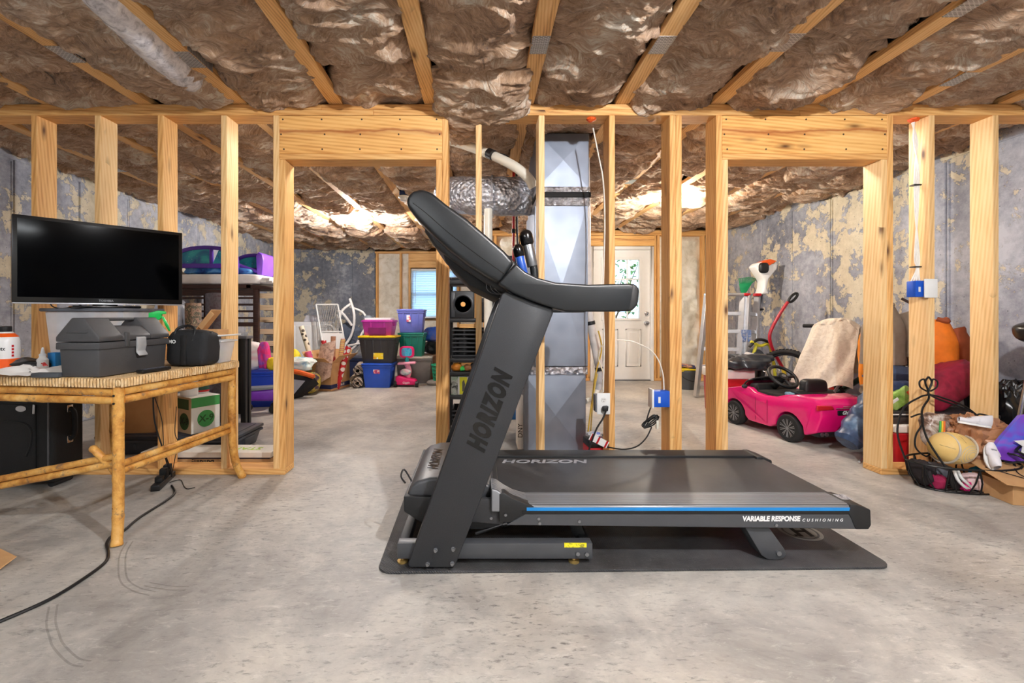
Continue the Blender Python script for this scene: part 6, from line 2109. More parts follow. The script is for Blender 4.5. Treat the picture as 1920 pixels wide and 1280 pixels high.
# ------------------------------------------------------------------ pink ride-on car
M_CAR = mk((228, 16, 112), .22, var=.03, coat=.6)
car = thing('ride_on_car', "hot pink children's ride-on convertible car", 'toy car', (2.70, 3.99, 0), R(9.8))
HW, WR = .275, .11


def arch(yc, r, n=10):
    return [(yc + r * math.cos(math.pi * k / n), .11 + r * math.sin(math.pi * k / n)) for k in range(n + 1)]


prof = [(-.50, .12), (-.42, .085)]
prof += list(reversed(arch(-.29, .128)))
prof += [(-.10, .075), (.14, .075)]
prof += list(reversed(arch(.31, .128)))
prof += [(.50, .085), (.56, .13), (.575, .20), (.53, .27), (.42, .325), (.25, .365), (.16, .365), (.10, .335), (-.02, .325), (-.14, .335), (-.22, .365), (-.34, .385), (-.47, .37), (-.515, .33), (-.53, .25)]
prof = [p for k, p in enumerate(prof) if k == 0 or (abs(p[0] - prof[k - 1][0]) + abs(p[1] - prof[k - 1][1])) > 1e-4]
body = MB()
secs = [(-HW, .0), (-HW + .0, 0)]
n = len(prof)
# tumblehome: the flanks narrow toward the top and the ends
def wid(p):
    y, z = p
    k = 1 - .16 * max(0, (z - .22) / .16) ** 1.5
    k *= 1 - .20 * max(0, (abs(y - .02) - .40) / .15) ** 1.6
    k += .02 * math.exp(-((y + .29) / .1) ** 2) * (z > .16) + .02 * math.exp(-((y - .31) / .1) ** 2) * (z > .16)
    return HW * k


vs = [(-wid(p), p[0], p[1]) for p in prof] + [(wid(p), p[0], p[1]) for p in prof]
fs = [tuple(range(n)), tuple(range(2 * n - 1, n - 1, -1))] + [(i, (i + 1) % n, n + (i + 1) % n, n + i) for i in range(n)]
body.add(vs, fs)
body.build('body_shell', M_CAR, car, bevel=.014, seg=3, ang=50)
MB().box(-.21, .21, -.26, .20, .28, .352).build('cockpit', M_BLACKM, car, bevel=.02)
MB().prism([(.10, .33), (.22, .36), (.20, .40), (.12, .405)], -.20, .20, 'x').build('dashboard', M_BLACK, car, bevel=.012)
MB().tube(catmull([(-.215, .27, .36), (-.20, .20, .43), (0, .17, .455), (.20, .20, .43), (.215, .27, .36)], 6), .008, 8).build('windscreen_frame', M_BLACK, car)
ws = lambda u, v_: (-.2 + .4 * u, .27 - .075 * v_ - .03 * math.sin(math.pi * u) * v_, .362 + .075 * v_ + .02 * math.sin(math.pi * u) * v_)
sheet(ws, 10, 4, glass_mat('tinted_windscreen', (.35, .37, .4), .12), 'windscreen', car, .003)
Ms = Matrix.Translation((-.03, .02, .475)) @ Matrix.Rotation(R(42), 4, 'X')
m = MB()
m.tube([Ms @ Vector((.118 * math.cos(a), .118 * math.sin(a), 0)) for a in [2 * math.pi * k / 30 for k in range(30)]], .015, 10, closed=True)
stw = m.build('steering_wheel', M_BLACK, car)
sp3 = MB()
for a in (R(180), R(0), R(-90)):
    sp3.tube([Ms @ Vector((0, 0, -.008)), Ms @ Vector((.112 * math.cos(a), .112 * math.sin(a), 0))], .012, 8)
sp3.tube([Ms @ Vector((0, 0, .012)), Ms @ Vector((0, 0, -.16))], [.038, .02], 14)
sp3.build('wheel_spokes', M_BLACK, stw)
MB().lathe([(0, .0), (.018, 0), (.016, .004), (0, .005)], 16, Ms @ Matrix.Translation((0, 0, .013))).build('horn_badge', M_STEEL, stw)
lump('seat_back', '', '', (.02, -.23, .405), (.11, .045, .085), mk((22, 22, 24), .45), seed=1, amp=.03, e=.45, parent=car, nu=24, nv=14)
MB().prism([(-.30, .365), (-.18, .345), (-.20, .40), (-.26, .40)], -.17, .18, 'x').build('seat_shelf', M_BLACK, car, bevel=.012)
MB().box(-.20, -.10, -.245, -.17, .352, .38).build('blue_cloth', mk((110, 150, 170), .8), car, bevel=.01)
MB().ball((-.285, .17, .375), (.028, .018, .02), 14, 8).build('side_mirror', mk((60, 60, 64), .2, .5), car)
for x, y in ((-HW, -.29), (-HW, .31), (HW, -.29), (HW, .31)):
    s = -1 if x < 0 else 1
    Mw = Matrix.Translation((x, y, WR + .0005)) @ Matrix.Rotation(R(90) * s, 4, 'Y')
    wh = MB().lathe([(.070, .010), (.085, .014), (.103, .010), (WR, -.002), (WR, -.05), (.10, -.065), (.05, -.065)], 32, Mw).build('wheel', M_RUBBER, car)
    MB().lathe([(.0, -.015), (.07, -.012), (.072, .012), (.078, .014), (.08, .008)], 28, Mw).build('rim', mk((34, 36, 38), .35, .4), wh)
    spk_ = MB()
    for k in range(10):
        a = 2 * math.pi * k / 10
        for da in (-.10, .10):
            spk_.tube([Mw @ Vector((.012 * math.cos(a), .012 * math.sin(a), .008)), Mw @ Vector((.074 * math.cos(a + da), .074 * math.sin(a + da), .010))], .0032, 5)
    spk_.lathe([(.014, .0), (.014, .012), (0, .014)], 14, Mw)
    spk_.build('spokes', mk((150, 152, 156), .3, .8), wh)
    MB().tube([(x - s * .06, y, WR), (x * .1, y, WR)], .012, 8).build('axle', M_BLACK, car)
for x0, x1 in ((-.25, -.10), (.10, .25)):
    MB().prism([(x0, .295), (x1, .30), (x1 - .02, .328), (x0 - .0, .335)], -.531, -.515).build('tail_light', M_REDP, car, bevel=.004)
MB().box(-.075, .085, -.536, -.527, .255, .292).build('plate', M_BLACK, car, bevel=.003)
text('Ghibli', .038, M_WHITE, car, wm(car) @ face_M((.005, -.5365, .273), (1, 0, 0), (0, 0, 1)), 'plate_lettering', shear=.25, bold=.0012)
text('MASERATI', .014, M_STEEL, car, wm(car) @ face_M((.01, -.5335, .318), (1, 0, 0), (0, 0, 1)), 'boot_lettering', space=1.2)
MB().box(-.09, .10, -.5335, -.527, .303, .309).build('boot_trim', M_CHROME, car, bevel=.001)
MB().box(-.22, .22, -.505, -.43, .085, .125).build('lower_bumper', M_BLACK, car, bevel=.01)
for x in (-.19, -.15, .15, .19):
    MB().cyl((x, -.49, .108), (x, -.515, .108), .014, n=14).build('exhaust', M_STEEL, car)
for y in (-.075, .055):
    MB().tube([(-.2755, y, .10), (-.2735, y, .30)], .0015, 5).build('door_seam', mk((130, 8, 60), .4), car)
MB().box(-.279, -.268, -.055, -.005, .262, .275).build('door_handle', M_CAR, car, bevel=.004)

# ------------------------------------------------------------------ red coolers
def cooler(label, W, D, H, loc, rot, brand=True):
    t = thing('cooler', label, 'cooler', loc, rot)
    MB().frustum(-W / 2, W / 2, -D / 2, D / 2, 0, H * .8, .012).build('body', M_REDP, t, bevel=.014, seg=3)
    MB().box(-W / 2 - .01, W / 2 + .01, -D / 2 - .01, D / 2 + .01, H * .8, H).build('lid', mk((236, 230, 222), .5, var=.04), t, bevel=.012, seg=3)
    for s in (-1, 1):
        MB().box(s * (W / 2 + .0) - .012, s * (W / 2 + .0) + .012, -.05, .05, H * .55, H * .62).build('handle', M_WHITE, t, bevel=.006)
    if brand:
        MB().box(-.06, .06, -D / 2 - .004, -D / 2 + .006, H * .45, H * .60).build('badge', mk((220, 40, 46), .4), t, bevel=.004)
        text('Igloo', .045, M_WHITE, t, wm(t) @ face_M((0, -D / 2 - .0045, H * .525), (1, 0, 0), (0, 0, 1)), 'lettering', shear=.2, bold=.001)
    return t


cooler('large red cooler with white lid beside the pink car', .36, .34, .46, (2.60, 4.78, 0), R(-4))
cooler('small red cooler with white lid behind the right doorway post', .30, .24, .27, (2.98, 3.22, 0), R(2), False)
lump('leather_bag', 'black leather bag slumped on the large red cooler', 'bag', (2.74, 4.68, .53), (.24, .19, .09), mottle('black_leather', [(30, 32, 36), (52, 56, 62), (24, 26, 30)], 4, .28, 3, .5), seed=6, amp=.25, base=.4605, folds=.08)

# ------------------------------------------------------------------ bicycle leaning along the wall
bk1, bk2 = Vector((3.12, 4.62, 0)), Vector((3.56, 3.70, 0))
bdir = (bk2 - bk1).normalized()
bic = thing('bicycle', 'dark green mountain bicycle leaning by the concrete wall', 'bicycle', ((bk1 + bk2) / 2), math.atan2(bdir.y, bdir.x))
half = (bk2 - bk1).length / 2
RW = .335
for k, x in enumerate((-half, half)):
    Mw = Matrix.Translation((x, 0, RW + .0005)) @ Matrix.Rotation(R(90), 4, 'X')
    w_ = MB()
    w_.tube([Mw @ Vector(((RW - .024) * math.cos(a), (RW - .024) * math.sin(a), 0)) for a in [2 * math.pi * q_ / 48 for q_ in range(48)]], .024, 10, closed=True)
    wo_ = w_.build('wheel', M_RUBBER, bic)
    kn = MB()
    for q_ in range(60):
        a = 2 * math.pi * q_ / 60
        for zz_ in (-.010, .010):
            c_ = Mw @ Vector(((RW - .001) * math.cos(a), (RW - .001) * math.sin(a), zz_))
            kn.cbox(c_, (.012, .009, .012), (0, -a, 0))
    ko = kn.build('tread_knobs', M_RUBBER, wo_, smooth=False)
    ko['kind'] = 'stuff'
    MB().tube([Mw @ Vector(((RW - .052) * math.cos(a), (RW - .052) * math.sin(a), 0)) for a in [2 * math.pi * q_ / 48 for q_ in range(48)]], .011, 8, closed=True).build('rim', mk((40, 42, 46), .35, .5), wo_)
    spn = MB()
    for q_ in range(18):
        a = 2 * math.pi * q_ / 18
        spn.tube([Mw @ Vector((.018 * math.cos(a + .4), .018 * math.sin(a + .4), .025 * (-1) ** q_)), Mw @ Vector(((RW - .055) * math.cos(a), (RW - .055) * math.sin(a), 0))], .0016, 4)
    spn.tube([Mw @ Vector((0, 0, -.045)), Mw @ Vector((0, 0, .045))], .018, 12)
    spn.build('spokes', M_STEEL, wo_)
M_BIKE = mk((36, 58, 46), .3, var=.06)
BB_ = Vector((-.06, 0, .30))
ST = Vector((-.17, 0, .78))
HT, HB = Vector((.37, 0, .84)), Vector((.41, 0, .70))
RA, FA = Vector((-half, 0, RW)), Vector((half, 0, RW))
for a, b, r_, nm in ((BB_, ST, .019, 'seat_tube'), (ST + Vector((.01, 0, -.05)), HT, .019, 'top_tube'), (BB_, HB, .024, 'down_tube'), (HT + Vector((-.008, 0, .03)), HB + Vector((.008, 0, -.03)), .023, 'head_tube')):
    MB().cyl(a, b, r_, n=14).build(nm, M_BIKE, bic)
for s in (-1, 1):
    o_ = Vector((0, .055 * s, 0))
    MB().tube([BB_ + o_ * .4, RA + o_], .011, 8).build('chain_stay', M_BIKE, bic)
    MB().tube([ST + o_ * .3 + Vector((0, 0, -.03)), RA + o_], .010, 8).build('seat_stay', M_BIKE, bic)
    MB().tube([HB + o_ + Vector((.01, 0, -.04)), FA + o_], .014, 10).build('fork_leg', M_BLACK, bic)
MB().cbox(HB + Vector((.01, 0, -.04)), (.05, .14, .03)).build('fork_crown', M_BLACK, bic, bevel=.006)
MB().cyl(ST, ST + Vector((-.03, 0, .12)), .014, n=12).build('seat_post', M_STEEL, bic)
MB().prism([(-.13, -.07), (-.13, .07), (-.03, .05), (.12, .015), (.13, 0), (.12, -.015), (-.03, -.05)], .895, .93, 'z', Matrix.Translation((-.2, 0, 0))).build('saddle', M_BLACK, bic, bevel=.012)
MB().tube(catmull([HT + Vector((-.05, -.30, .07)), HT + Vector((-.02, -.15, .08)), HT + Vector((.03, 0, .09)), HT + Vector((-.02, .15, .08)), HT + Vector((-.05, .25, .07))], 6), .012, 10).build('handlebar', M_BLACK, bic)
MB().cyl(HT + Vector((-.052, -.31, .07)), HT + Vector((-.035, -.20, .074)), .017, n=12).build('grip', M_RUBBER, bic)
MB().cyl(HT, HT + Vector((.02, 0, .09)), .016, n=12).build('stem', M_BLACK, bic)
Mc = Matrix.Translation(BB_ + Vector((0, -.06, 0))) @ Matrix.Rotation(R(90), 4, 'X')
gr = MB()
for k in range(32):
    a0, a1 = 2 * math.pi * k / 32, 2 * math.pi * (k + .5) / 32
    gr.prism([(.06 * math.cos(a0), .06 * math.sin(a0)), (.093 * math.cos(a0), .093 * math.sin(a0)), (.093 * math.cos(a1), .093 * math.sin(a1)), (.085 * math.cos(a1 + .05), .085 * math.sin(a1 + .05)), (.06 * math.cos(a1 + .1), .06 * math.sin(a1 + .1))], -.003, .003, 'z', Mc)
gr.build('chain_ring', M_BLACK, bic, smooth=False)
for s, a in ((-1, R(60)), (1, R(240))):
    e_ = BB_ + Vector((.165 * math.cos(a), s * .075, .165 * math.sin(a)))
    MB().cyl(BB_ + Vector((0, s * .07, 0)), e_, .012, n=10).build('crank', M_ALU, bic)
    MB().cbox(e_ + Vector((0, s * .045, 0)), (.09, .08, .02)).build('pedal', M_BLACK, bic, bevel=.004)

# ------------------------------------------------------------------ cream blanket over the bicycle
M_BLANK = mottle('cream_waffle_blanket', [(214, 198, 176), (228, 214, 194), (236, 224, 206)], 30, .95, 3, .4)
bl = thing('cream_blanket', 'cream ribbed blanket draped over the bicycle', 'blanket', (3.12, 4.0, .3))
ra_, rb_ = Vector((3.15, 4.28, .955)), Vector((3.33, 3.98, .955))


def bf(u, v_):
    base = ra_.lerp(rb_, u)
    fold = .016 * math.sin(u * 11 + v_ * 3.5 + 1.5 * N1(u * 2, v_ * 2, 3.0, 2)) * min(1, v_ * 3) + .012 * N1(u * 5, v_ * 3, 1.0, 3)
    nrm = Vector((-.86, -.5, 0))
    drop = v_ * (.56 + .06 * math.sin(u * 5) + .14 * (1 - u))
    sp_ = Vector((-.20 * (1 - u) * v_ - .03 * v_, .06 * (1 - u) * v_, 0)) + Vector((.0 * u, 0, 0))
    out = .035 + .05 * v_ + fold
    base = base - Vector((0, 0, .075 * abs(2 * u - 1) ** 3))
    return tuple(base + nrm * out + sp_ + Vector((0, 0, -drop + .02 * math.cos(u * 9) * (1 - v_) - .05 * max(0, .12 - v_) / .12 * 0)))


def bb2(u, v_):
    base = ra_.lerp(rb_, .45 + .62 * u) - Vector((0, 0, .075 * abs(2 * (.45 + .55 * u) - 1) ** 3))
    fold = .02 * math.sin(u * 17 + 2)
    nrm = Vector((.86, .5, 0))
    return tuple(base + nrm * (.02 + .03 * v_ + fold) + Vector((.03 * v_, 0, -v_ * (.50 - .1 * u))))


def btop(u, v_):
    base = ra_.lerp(rb_, u) - Vector((0, 0, .075 * abs(2 * u - 1) ** 3))
    a = math.pi * v_
    f0 = .028 * 0 + .012 * math.sin(u * 31 + 1)
    nrm = Vector((-.86, -.5, 0))
    return tuple(base + nrm * (.035 + f0) * math.cos(a) + Vector((0, 0, .035 * math.sin(a) + .02 * math.cos(u * 9) * max(0, math.cos(a)))))


sheet(bf, 60, 34, M_BLANK, 'front_fall', bl, .008)
for ch in bl.children:
    ch.data.transform(Matrix.Translation(-Vector(bl.location)))
for f_, nm in ((bb2, 'back_fall'), (btop, 'ridge')):
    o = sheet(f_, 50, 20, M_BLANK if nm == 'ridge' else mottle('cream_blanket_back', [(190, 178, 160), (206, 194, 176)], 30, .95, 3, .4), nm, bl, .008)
    o.data.transform(Matrix.Translation(-Vector(bl.location)))

# ------------------------------------------------------------------ ladder, trimmer, rake, wagon handle
la_ = thing('step_ladder', 'folding aluminium ladder with red tips by the concrete wall', 'ladder', (3.0, 5.55, 0))


def lad(t0, t1, b0, b1, n):
    for a, b in ((t0, b0), (t1, b1)):
        a, b = Vector(a), Vector(b)
        d_ = (b - a)
        M = Matrix.Translation(a) @ d_.to_track_quat('Z', 'Y').to_matrix().to_4x4()
        MB().box(-.03, .03, -.022, .022, 0, d_.length, M).build('rail', M_ALU, la_, world=True, bevel=.003, seg=1)
    for k in range(1, n + 1):
        u = k / (n + .7)
        p, q_ = Vector(t0).lerp(Vector(b0), u), Vector(t1).lerp(Vector(b1), u)
        d_ = q_ - p
        M = Matrix.Translation(p) @ d_.to_track_quat('Z', 'Y').to_matrix().to_4x4()
        MB().box(-.018, .018, -.022, .022, 0, d_.length, M).build('rung', M_ALU, la_, world=True, bevel=.003, seg=1)


lad((2.80, 5.62, 1.25), (3.19, 5.52, 1.255), (2.66, 5.60, .02), (3.05, 5.40, .02), 5)
lad((3.24, 5.50, 1.255), (3.40, 5.58, 1.235), (3.12, 5.42, .02), (3.30, 5.52, .02), 5)
MB().box(2.78, 3.24, 5.48, 5.66, 1.25, 1.285).build('top_bar', M_ALU, la_, world=True, bevel=.008)
for x, y in ((3.22, 5.50), (3.40, 5.58)):
    MB().cbox((x, y, 1.265), (.075, .06, .035)).build('red_tip', M_REDP, la_, world=True, bevel=.008)
MB().box(3.13, 3.24, 5.435, 5.452, .70, .84).build('blue_sticker', mottle('ladder_label', [(200, 210, 224), (90, 120, 180), (180, 184, 190)], 24, .5, 2, 0), la_, world=True, smooth=False)

tr_ = thing('string_trimmer', 'white and orange string trimmer hanging on the concrete wall', 'string trimmer', (3.55, 5.72, .05))

sc3 = lambda px, py, dy=0: P(px, py, 5.72 + dy)
MB().prism([(p_[0], p_[2]) for p_ in [sc3(*q_) for q_ in ((1408, 500), (1414, 494), (1430, 490), (1450, 493), (1449, 505), (1440, 516), (1434, 524), (1430, 540), (1434, 552), (1420, 552), (1424, 540), (1425, 526), (1417, 514))]], 5.63, 5.79).build('housing', mk((234, 234, 232), .35, var=.03), tr_, world=True, bevel=.02, seg=3)
MB().prism([(p_[0], p_[2]) for p_ in [sc3(*q_) for q_ in ((1416, 495), (1434, 487), (1447, 491), (1432, 500), (1420, 500))]], 5.61, 5.80).build('orange_cover', mk((236, 92, 28), .4), tr_, world=True, bevel=.01)
MB().ball(sc3(1432, 502, -.10), (.06, .03, .066), 18, 12, e=.7).build('starter_housing', M_BLACK, tr_, world=True)
MB().ball(sc3(1445, 493, -.05), (.045, .05, .03), 14, 8).build('tan_cap', mk((206, 176, 120), .5), tr_, world=True)
MB().tube([sc3(1427, 550, -.01), sc3(1422, 570, -.01)], .022, 10).build('dark_grip', mk((50, 56, 66), .5), tr_, world=True)
MB().tube([sc3(1422, 570, -.01), sc3(1414, 640, -.02), (3.50, 5.72, .12)], .012, 10).build('shaft', M_ALU, tr_, world=True)
MB().ball(sc3(1424, 580, -.04), (.055, .03, .016), 14, 8).build('loop_handle', M_BLACK, tr_, world=True)
MB().lathe([(.03, 0), (.05, .02), (.05, .07), (.02, .10)], 16, Matrix.Translation((3.50, 5.72, .05))).build('cutting_head', M_BLACK, tr_, world=True)

rk = thing('leaf_rake', 'green plastic leaf rake standing behind the ladder', 'rake', (3.38, 5.95, 0))
rc_ = P(1392, 552, 5.95)
cent = P(1390, 545, 5.95)
for k in range(17):
    u = k / 16 - .5
    tip = P(1403 + u * 36, 519 + 3 * abs(u) * 2, 5.95)
    MB().tube([cent + Vector((u * .03, 0, 0)), cent.lerp(tip, .55), tip, tip + Vector((0, -.03, -.01))], .004, 5).build('tine', mk((30, 140, 90), .45), rk, world=True)
MB().prism([(p_[0], p_[2]) for p_ in [P(*q_, 5.95) for q_ in ((1386, 532), (1410, 530), (1398, 550), (1390, 552))]], 5.94, 5.96).build('rake_head', mk((24, 150, 92), .45), rk, world=True, bevel=.004)
MB().tube([P(1392, 550, 5.95), (3.36, 5.9, .02)], .013, 10).build('handle', M_PINE_B, rk, world=True)

wg = thing('garden_wagon', 'wagon with red curved pull handle and black grip', 'wagon', (3.35, 5.0, 0))
hp_ = catmull([P(1468, 690, 5.0), P(1449, 655, 5.0), P(1443, 630, 5.0), P(1450, 610, 5.0), P(1463, 587, 5.0), P(1477, 566, 5.0)], 8)
MB().tube(hp_, .017, 12).build('pull_handle', mk((170, 24, 44), .3, var=.05), wg, world=True)
gc = P(1487, 558, 5.0)
gl3 = [(gc.x + .055 * math.cos(a) * .8 + .05 * math.sin(a) * .4, gc.y, gc.z + .045 * math.sin(a) + .02 * math.cos(a)) for a in [2 * math.pi * k / 20 for k in range(20)]]
MB().tube(gl3, .014, 10, closed=True).build('hand_grip', M_BLACK, wg, world=True)
MB().tube([P(1468, 690, 5.0), P(1478, 720, 4.98)], .02, 10).build('yellow_sleeve', mk((210, 180, 40), .4), wg, world=True)
MB().box(3.28, 3.72, 4.92, 5.35, .14, .30).build('tray', M_BLACK, wg, world=True, bevel=.015)
MB().tube([P(1478, 720, 4.98), (3.45, 4.95, .16)], .014, 8).build('tongue', M_BLACK, wg, world=True)
for x in (3.30, 3.70):
    for y in (4.98, 5.28):
        MB().cyl((x - .02, y, .09), (x + .02, y, .09), .09, n=20).build('wheel', M_RUBBER, wg, world=True)
st2 = thing('yellow_stroller', 'folded stroller with yellow straps and black seat', 'stroller', (3.18, 5.15, 0))
for pts in ([(1408, 640), (1425, 648), (1440, 645), (1447, 660), (1452, 690), (1455, 730)], [(1404, 690), (1412, 665), (1418, 648)], [(1405, 650), (1420, 637), (1438, 640), (1446, 655)]):
    MB().tube(catmull([P(px, py, 5.15) for px, py in pts], 6), .017, 8).build('frame_tube', mk((206, 200, 50), .5) if pts[0][0] != 1405 else M_BLACK, st2, world=True)
lump('seat', '', '', P(1416, 690, 5.18) - Vector((3.18, 5.15, 0)), (.10, .06, .20), mk((60, 64, 74), .8), seed=2, amp=.15, parent=st2)
MB().box(2.98, 3.30, 5.14, 5.18, .02, .05).build('foot_bar', M_BLACK, st2, world=True, bevel=.008)
MB().tube([P(1416, 720, 5.18), (3.1, 5.16, .04)], .015, 8).build('frame_tube', M_BLACK, st2, world=True)
lv = thing('spirit_level', 'white level bar with black end resting on the stroller', 'level', P(1418, 668, 5.08))
a, b = P(1398, 664, 5.08), P(1432, 672, 5.08)
MB().tube([a, b], .03, 4).build('bar', mk((224, 218, 216), .4), lv, world=True, smooth=False)
MB().tube([b, P(1440, 673.5, 5.08)], .031, 4).build('end_cap', M_BLACK, lv, world=True, smooth=False)
lump('red_tarp', 'crumpled red plastic tarp behind the bicycle wheel', 'tarp', (3.60, 4.66, .42), (.07, .10, .42), mk((210, 50, 44), .5), seed=5, amp=.2, base=0)
lump('balloon_bag', 'small blue and yellow bag behind the bicycle spokes', 'bag', (3.45, 4.80, .30), (.07, .07, .12), mottle('blue_yellow', [(70, 150, 210), (226, 190, 60), (200, 210, 220)], 6, .5, 2, .2), seed=6, amp=.2)

# bucket by the door
bu = G(1297, 732)
bt2 = thing('planter_bucket', 'dark grey bucket with yellow liner near the white door', 'bucket', (bu.x, bu.y + .14, 0))
MB().lathe([(.10, 0), (.105, .003), (.14, .22), (.15, .235), (.15, .265), (.135, .262), (.13, .20), (.0, .19)], 28).build('bucket', mk((78, 80, 84), .5), bt2)
lump('yellow_liner', '', '', (0, 0, .262), (.14, .14, .03), mk((230, 200, 30), .5), seed=3, amp=.2, parent=bt2, nu=24, nv=12)
MB().tube(catmull([(-.145, -.03, .25), (-.09, -.14, .16), (.05, -.15, .13), (.14, -.05, .25)], 6), .005, 6).build('bail', M_BLACK, bt2)
lump('small_toys', 'few small coloured toys heaped in the grey bucket', 'toys', (bu.x, bu.y + .14, .31), (.09, .09, .03), mottle('toy_mix', [(60, 70, 160), (60, 60, 66), (200, 150, 110), (120, 60, 130)], 14, .5, 2, .2), seed=4, amp=.4)
rb2 = thing('red_yellow_can', 'yellow and red can standing beside the grey bucket', 'can', (2.72, 6.55, 0))
MB().lathe([(.06, 0), (.062, .003), (.062, .11), (.06, .11)], 20).build('red_half', M_REDP, rb2)
MB().lathe([(.0605, .11), (.0622, .1105), (.0622, .26), (.05, .28), (0, .28)], 20).build('yellow_half', M_YEL, rb2)

# ------------------------------------------------------------------ blue camp chair bag
a, b = Vector((2.62, 3.25, .10)), Vector((2.92, 3.33, .45))
cbg = thing('camp_chair_bag', 'navy nylon camp chair bag leaning behind the doorway post', 'bag', (a.x, a.y, 0))
d_ = b - a
pts = [a.lerp(b, k / 14) for k in range(15)]
m = MB().tube(pts, [.085 * (1 + .08 * math.sin(k * 1.9)) if 0 < k < 14 else .07 for k in range(15)], 18)
p = np.array(m.v)
p += .012 * np.stack([fbm(p * 14, 3), fbm(p * 14 + 5, 3), fbm(p * 14 + 9, 3)], 1)
m.v = [tuple(q_) for q_ in p]
m.build('bag', mottle('navy_nylon', [(34, 46, 70), (58, 78, 110), (90, 120, 150)], 7, .35, 4, .4), cbg, world=True)
MB().tube([a.lerp(b, .5) + Vector((-.02, -.09, .0)), a.lerp(b, .72) + Vector((.0, -.095, -.04)), a.lerp(b, .55) + Vector((.06, -.10, -.1))], .012, 6).build('strap', mk((60, 84, 130), .6), cbg, world=True)
MB().tube([Vector((2.60, 3.12, .012)), Vector((2.80, 3.30, .012))], .008, 6).build('chair_leg', M_ALU, cbg, world=True)

# ------------------------------------------------------------------ coats and packages behind the right studs
cs = thing('coat_stand', 'wooden coat stand carrying the grey and orange jackets', 'coat stand', (3.42, 3.55, 0))
MB().cyl((0, 0, 0), (0, 0, 1.16), .02, n=12).build('post', M_DKWOOD, cs)
for a in (0, 2.1, 4.2):
    MB().tube([(0, 0, .12), (.16 * math.cos(a), .16 * math.sin(a), .012)], .014, 8).build('foot', M_DKWOOD, cs)
    MB().tube([(0, 0, 1.08), (.10 * math.cos(a), .10 * math.sin(a), 1.15)], .01, 8).build('hook', M_DKWOOD, cs)


def coat(label, c, sx, sz, mat, seed, mat2=None, depth=.10, rot=0.0):
    """hanging jacket: narrow shoulders, flared hem, vertical folds and a sleeve"""
    t = thing('jacket', label, 'jacket', (c[0], c[1], c[2] - sz), rot)

    def fn(u, v_):
        a = 2 * math.pi * u
        w_ = sx * (.30 + .70 * min(1, (1 - v_) * 2.6) ** .6) * (1 + .12 * (1 - v_))
        f_ = 1 + .09 * math.sin(a * 5 + seed) * (.4 + .6 * (1 - v_)) + .06 * N1(math.cos(a) * 2 + seed, math.sin(a) * 2, v_ * 3, 3)
        return (w_ * math.cos(a) * f_, depth * math.sin(a) * f_ * (.5 + .5 * min(1, (1 - v_) * 3)), v_ * sz)
    MB().grid(fn, 40, 26).build('shell', mat, t)
    sl_ = MB().tube(catmull([(sx * .85, -.02, sz * .86), (sx * 1.08, -.05, sz * .6), (sx * 1.12, -.07, sz * .3), (sx * 1.05, -.08, sz * .12)], 5), [.055 * (1 + .08 * math.sin(k * 2)) for k in range(16)], 14)
    sl_.build('sleeve', mat2 or mat, t)
    MB().tube(catmull([(-sx * .28, -.02, sz), (0, -depth * .6, sz * .97), (sx * .28, -.02, sz)], 5), .02, 8).build('collar', mat2 or mat, t)
    return t


coat('grey taupe jacket hanging beside the right doorway post', (3.20, 3.60, 1.10), .15, .47, mk((150, 136, 122), .75, bump=.2, bs=60), 1.0, depth=.09)
coat('bright orange work jacket hanging beyond the studs', (3.53, 3.50, .985), .12, .50, mk((238, 124, 20), .7, bump=.2, bs=60), 3.0, mk((150, 70, 30), .7), depth=.10)
M_ORNG = mk((244, 146, 24), .6, bump=.2, bs=60)
lump('orange_vest', 'orange safety vest hanging from the bicycle handlebar', 'vest', (3.17, 3.74, .62), (.045, .04, .23), M_ORNG, seed=2, amp=.15, e=.7, folds=.08)
lump('folded_jeans', 'blue denim trousers piled under the grey jacket', 'trousers', (3.22, 3.58, .555), (.15, .12, .075), mk((70, 84, 112), .85, bump=.3), seed=4, amp=.15, folds=.08, base=.48)
lump('khaki_trousers', 'khaki trousers under the denim ones', 'trousers', (3.20, 3.56, .43), (.16, .12, .055), mk((122, 110, 90), .85, bump=.3), seed=5, amp=.12, folds=.08, base=.376)
tote('clothes_tote', 'dark tote under the pile of trousers', .34, .26, .375, mk((40, 42, 50), .5), mk((46, 48, 58), .5), (3.21, 3.60, 0), 0, ribs=0)
lump('navy_sweater', 'navy sweater heaped on the small red cooler', 'sweater', (3.02, 3.26, .49), (.14, .10, .06), mk((36, 50, 84), .85, bump=.3), seed=7, amp=.15, folds=.06)
bk_ = thing('board_game', 'dark flat game boxes stacked on the small red cooler', 'board game', (2.98, 3.22, .2705))
MB().box(-.15, .15, -.10, .10, 0, .045).build('lower_box', mk((60, 48, 44), .6), bk_, bevel=.003)
MB().box(-.14, .16, -.09, .10, .046, .085).build('upper_box', mk((38, 34, 36), .6), bk_, bevel=.003)
MB().box(-.14, .16, -.0915, -.089, .06, .068).build('pale_stripe', M_PAPER, bk_, smooth=False)
gp = thing('seed_bag', 'green and orange printed seed bag leaning on the game boxes', 'bag', (2.93, 3.18, .356), 0)
MB().cbox((0, 0, .085), (.17, .05, .11), (0, -.6, 0)).build('bag', mottle('green_package', [(70, 110, 40), (130, 170, 70), (170, 196, 110), (60, 84, 40)], 9, .4, 3, .2), gp, bevel=.015, seg=3)
MB().cbox((.05, -.012, .13), (.04, .03, .025), (0, -.6, 0)).build('orange_label', mk((236, 90, 30), .4), gp, bevel=.001)
MB().cbox((-.05, -.0165, .07), (.05, .02, .022), (0, -.6, 0)).build('white_label', M_PAPER, gp, bevel=.001)
